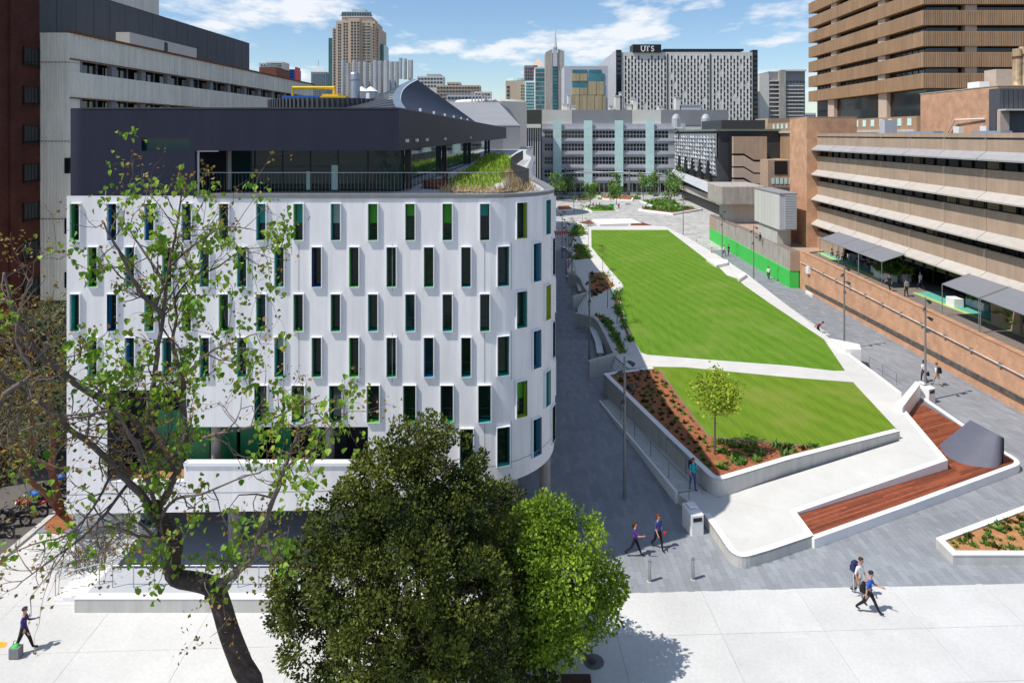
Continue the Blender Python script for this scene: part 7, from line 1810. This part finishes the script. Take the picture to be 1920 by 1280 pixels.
ts = thing('skateboard', 'pale skateboard held low by the man in the white shirt', 'skateboard', G(1603, 1118) + Vector((0, 0, .25)), .5); link('deck', MB().box(-.1, .1, -.02, .0, 0, .75).mesh('deck', M['offwhite']), ts); wme = MB().box(-.09, .09, -.06, -.02, 0, .05).mesh('wheels', M['rubber']); link('wheels', wme, ts, (0, 0, .12)); link('wheels', wme, ts, (0, 0, .58))
p = G(1299, 917, .56); add_person('person in teal shirt and jeans standing at the bottom of the ramp rail', p, FH(.2, -1), tealc, jeans, blackc, a=(.12, -.15), kb=(.05, .15), h=1.72, hair='red', arms=(.4, .2), el=(1.6, .3)); pack('dark blue backpack on the person in teal by the ramp', p, FH(.2, -1), navy, 1.34)
p = G(44, 1222); add_person('person in dark purple jacket walking with a bag at the bottom left', p, FH(.85, .25), cloth('dark_purple_jacket', (.04, .025, .16)), blackc, blackc, a=(.40, -.35), kb=(.1, .4), h=1.72, hair='brown', sleeves='long', arms=(.3, .2), el=(1.3, .3), shape=1.1)
t = thing('shopping_bag', 'grey box bag with green contents carried low by the bottom left walker', 'bag', G(30, 1232) + Vector((0, 0, .02))); o = link('bag', MB().box(-.2, .2, -.14, .14, 0, .42).mesh('bag', greyc), t); bevel(o, .03); link('contents', MB().lathe([(.001, .5), (.1, .47), (.15, .40)], 8).mesh('contents', M['greenwall']), t); link('handle', MB().tube([(-.12, 0, .42), (-.08, 0, .62), (.08, 0, .62), (.12, 0, .42)], .012, 4).mesh('handle', blackc), t)
MBY = tag(MB().prism([G(-40, 1200, .02), G(14, 1203, .02), G(10, 1212, .02), G(-40, 1222, .02)], None).build('orange_marking', mat('orange_road_paint', (.75, .38, .03), .8, var=.2)), kind='structure')
p = G(1732, 716); add_person('walker in pale top and dark shorts left of the lamp post by the bin', p, FH(-.1, 1), whitec, blackc, khaki, SKD, h=1.74, a=(.25, -.2), kb=(.1, .3)); pack('small dark bag carried by the left walker near the brick wall', p + Vector((.35, 0, -.3)), 0, blackc, 1.0, .7, 0)
p = G(1757, 723); add_person('man in white shirt and khaki trousers with black backpack walking by the brick wall', p, FH(-.3, .9), whitec, khaki, blackc, h=1.8, a=(.35, -.3), kb=(.1, .3), hair='red'); pack('black backpack on the man in khaki trousers', p, FH(-.3, .9), blackc, 1.36)
p = G(1441, 524); add_person('person in white and black standing before the green wall near its end', p, FH(-.5, -.6), whitec, blackc, blackc, h=1.8, a=(.1, -.1))
p = G(1358, 480); add_person('person in pale top of the pair walking along the green wall', p, FH(.2, -1), whitec, blackc, blackc, h=1.8, a=(.3, -.3))
p = G(1366, 479); add_person('person in dark clothes of the pair walking along the green wall', p, FH(.2, -1), navy, navy, blackc, h=1.8, a=(-.3, .3))
p = G(1305, 462, .5); add_person('person in white top sitting on the far right lawn edge', p + Vector((0, 0, .35)), FH(1, -.2), whitec, blackc, blackc, a=(1.45, 1.4), kb=(1.4, 1.3), sit=True)
p = G(1334, 484, .5); add_person('red haired person sitting low at the wedge shaped block', p + Vector((0, 0, .9)), FH(1, -.2), khaki, khaki, khaki, a=(1.4, 1.45), kb=(1.4, 1.3), sit=True, hair='red')
p = G(1533, 613, 1.45); add_person('person in dark clothes reclining on the white lawn edge', p, FH(.75, -.6), redc, blackc, blackc, SKD, a=(1.2, 1.0), kb=(.5, .9), sit=True, recline=True, hair='black', arms=(-.6, -.6))
p = G(1726, 543, TZ); add_person('man in white shirt and navy trousers walking on the cafe terrace', p, FH(-.2, 1), whitec, navy, blackc, h=1.82, a=(.35, -.3), kb=(.1, .4), sleeves='long')
p = G(1668, 546, TZ); add_person('person in dark top behind the brick parapet, left of two', p, FH(-1, 0), blackc, blackc, blackc, h=1.7, a=(.1, 0))
p = G(1699, 556, TZ); add_person('person with grey backpack behind the brick parapet, right of two', p, FH(0, 1), greyc, blackc, blackc, h=1.7, a=(.1, 0)); pack('grey and black backpack behind the brick parapet', p, FH(0, 1), greyc, 1.3)
p = G(1426, 447, 4.8); add_person('person crouched in dark clothes on the concrete parapet', p + Vector((0, 0, .05)), FH(-.6, -.8), blackc, blackc, blackc, SKD, a=(1.6, 1.6), kb=(2.0, 2.0), sit=True, arms=(.8, .8), lean=.3)
for i, (px, py, c) in enumerate(((1562, 479, blackc), (1572, 484, navy), (1582, 487, blackc))):
    p = G(px, py, TZ); add_person(['leftmost', 'middle', 'rightmost'][i] + ' of the three diners at the mint floor under the far awning', p + Vector((0, 0, .45)), FH(-.5, -.5), c, blackc, blackc, a=(1.5, 1.5), kb=(1.5, 1.5), sit=True)
for i, (px, py, c) in enumerate(((1112, 388, redc), (1118, 389, greyc), (1124, 388, purple), (1160, 391, blackc))):
    p = G(px, py, 0); add_person(['first', 'second', 'third'][i] + ' of three people sitting in the far plaza left of the green bin' if i < 3 else 'person in black beside the green bin', p + Vector((0, 0, .45)), FH(.1, -1), c, blackc, blackc, a=(1.5, 1.5), kb=(1.5, 1.5), sit=True)
p = G(1068, 489); add_person('distant person sitting on the far shaded bench', p + Vector((0, 0, .5)), FH(-1, 0), greyc, blackc, blackc, a=(1.5, 1.5), kb=(1.5, 1.5), sit=True)
finish_people()

# red bunting letters-like banner across the shaded path and a white leaning board
t = thing('red_banner', 'small bright red banner strung across the far shaded walkway', 'banner', G(1035, 450))
bnr = G(1034, 450); Yb = 100
MB().tube([V(1033, 437, Yb), V(1066, 433, Yb)], .04, 4).build('cord', M['pole'], t)
for i in range(7): MB().box(XP(1036 + i * 4.2, Yb), XP(1039.2 + i * 4.2, Yb), Yb - .02, Yb + .02, ZY(441 - i * .5 + (i % 2), Yb), ZY(434.5 - i * .4, Yb)).build('flag', M['red'], t)
MB().tube([V(1033, 437, Yb), Vector((V(1033, 437, Yb).x, Yb, 0))], .05, 5).build('post', M['pole'], t); MB().tube([V(1066, 433, Yb), Vector((V(1066, 433, Yb).x, Yb, 0))], .05, 5).build('post', M['pole'], t)
tag(MB().hexa([G(1043, 424), G(1045, 428), G(1046, 428), G(1044, 424)], (-.6, 0, 2.6)).build('leaning_board', M['white']), 'white board leaning in the far shaded walkway', 'board')

# ================================================================ MOTORBIKES
def motorbike():
    t = thing('motorbike', 'x', 'motorbike', (0, 0, 0), 0, 'motorbikes parked in a row at the street edge')
    def torus(R0, r0, n=18, k=6):
        vs = []; fs = []
        for i in range(n):
            a_ = 2 * PI * i / n
            for q in range(k): b_ = 2 * PI * q / k; vs.append((r0 * math.sin(b_), (R0 + r0 * math.cos(b_)) * math.cos(a_), (R0 + r0 * math.cos(b_)) * math.sin(a_)))
        for i in range(n):
            for q in range(k): fs.append((i * k + q, i * k + (q + 1) % k, ((i + 1) % n) * k + (q + 1) % k, ((i + 1) % n) * k + q))
        return MB().add(vs, fs)
    for y in (.70, -.68):
        w = link('wheel', MB().lathe([(.001, -.05), (.05, -.05), (.05, .05), (.001, .05)], 8).mesh('wheel', M['darkmetal']), t, (0, y, .31)); w.rotation_euler = (0, PI / 2, 0)
        tm = torus(.25, .055).mesh('tyre', M['rubber']); o = link('tyre', tm, w); o.rotation_euler = (0, -PI / 2, 0)
        rm = torus(.20, .018, 16, 4); [rm.tube([(0, 0, 0), (0, .2 * math.cos(k * 1.257), .2 * math.sin(k * 1.257))], .014, 4) for k in range(5)]
        o = link('rim', rm.mesh('rim', M['steel']), w); o.rotation_euler = (0, -PI / 2, 0)
    paint = M['bluepaint']
    tk = MB().tube([(0, .32, .80), (0, .22, .86), (0, .02, .84), (0, -.12, .74)], [.06, .15, .14, .07], 10).mesh('tank', paint, smooth=True); link('tank', tk, t)
    link('fairing', MB().tube([(0, .62, .70), (0, .50, .86), (0, .36, .90)], [.07, .15, .10], 8).mesh('fairing', paint, smooth=True), t)
    link('seat', MB().tube([(0, -.08, .76), (0, -.35, .79), (0, -.70, .88)], [.11, .13, .06], 8).mesh('seat', M['black'], smooth=True), t)
    link('tail', MB().tube([(0, -.45, .72), (0, -.78, .84), (0, -.92, .86)], [.09, .09, .03], 8).mesh('tail', paint, smooth=True), t)
    link('engine', MB().box(-.14, .14, -.18, .26, .26, .60).mesh('engine', M['darkmetal']), t)
    link('frame', MB().tube([(0, .42, .82), (0, .1, .62), (0, -.3, .60), (0, -.68, .31)], .035, 6).mesh('frame', M['black']), t)
    for s in (-1, 1):
        link('fork', MB().tube([(s * .09, .42, .95), (s * .09, .70, .31)], .025, 6).mesh('fork', M['steel']), t)
        link('mirror', MB().tube([(s * .2, .40, 1.0), (s * .28, .38, 1.14), (s * .34, .38, 1.16)], [.01, .012, .04], 5).mesh('mirror', M['black']), t)
    link('handlebar', MB().tube([(-.34, .30, .98), (-.12, .42, .97), (.12, .42, .97), (.34, .30, .98)], .018, 6).mesh('handlebar', M['black']), t)
    link('headlight', MB().tube([(0, .60, .80), (0, .67, .78)], [.09, .08], 10).mesh('headlight', M['white']), t)
    link('exhaust', MB().tube([(.14, .1, .30), (.16, -.3, .32), (.20, -.72, .46)], [.03, .045, .05], 8).mesh('exhaust', M['steel']), t)
    link('stand', MB().tube([(-.08, -.05, .28), (-.26, -.02, .0)], .015, 4).mesh('stand', M['black']), t)
    return t
M['bikered'] = mat('dark_red_tank', (.30, .02, .015), .4)
def recolor(t, m):
    for ch in t.children:
        if ch.name.split('.')[0] in ('tank', 'fairing', 'tail'):
            ch.data = ch.data.copy(); ch.data.materials[0] = m
mb0 = motorbike()
spots = [((-25.55, 33.9), 'black', 'black motorbike nearest the camera, at the left edge of the row'), ((-25.5, 34.8), 'black', 'black motorbike second in the row beside the tree trunk'), ((-25.2, 35.7), 'bikered', 'red and black motorbike in the middle of the row'),
         ((-25.3, 36.5), 'bluepaint', 'blue motorbike directly behind the red one'), ((-25.2, 37.4), 'black', 'black motorbike behind the blue one, partly under the tree'), ((-25.1, 38.3), 'bluepaint', 'bright blue motorbike farthest in the row'), ((-26.7, 33.2), 'black', 'black motorbike cut by the left picture edge')]
for i, ((x, y), m, lbm) in enumerate(spots):
    t = mb0 if i == 0 else copy_tree(mb0)
    t.location = (x, y, 0); t.rotation_euler = (0, R(-6), PI / 2 + random.uniform(-.25, .15)); t['label'] = lbm
    recolor(t, M[m])
# striped sign pole near the bikes
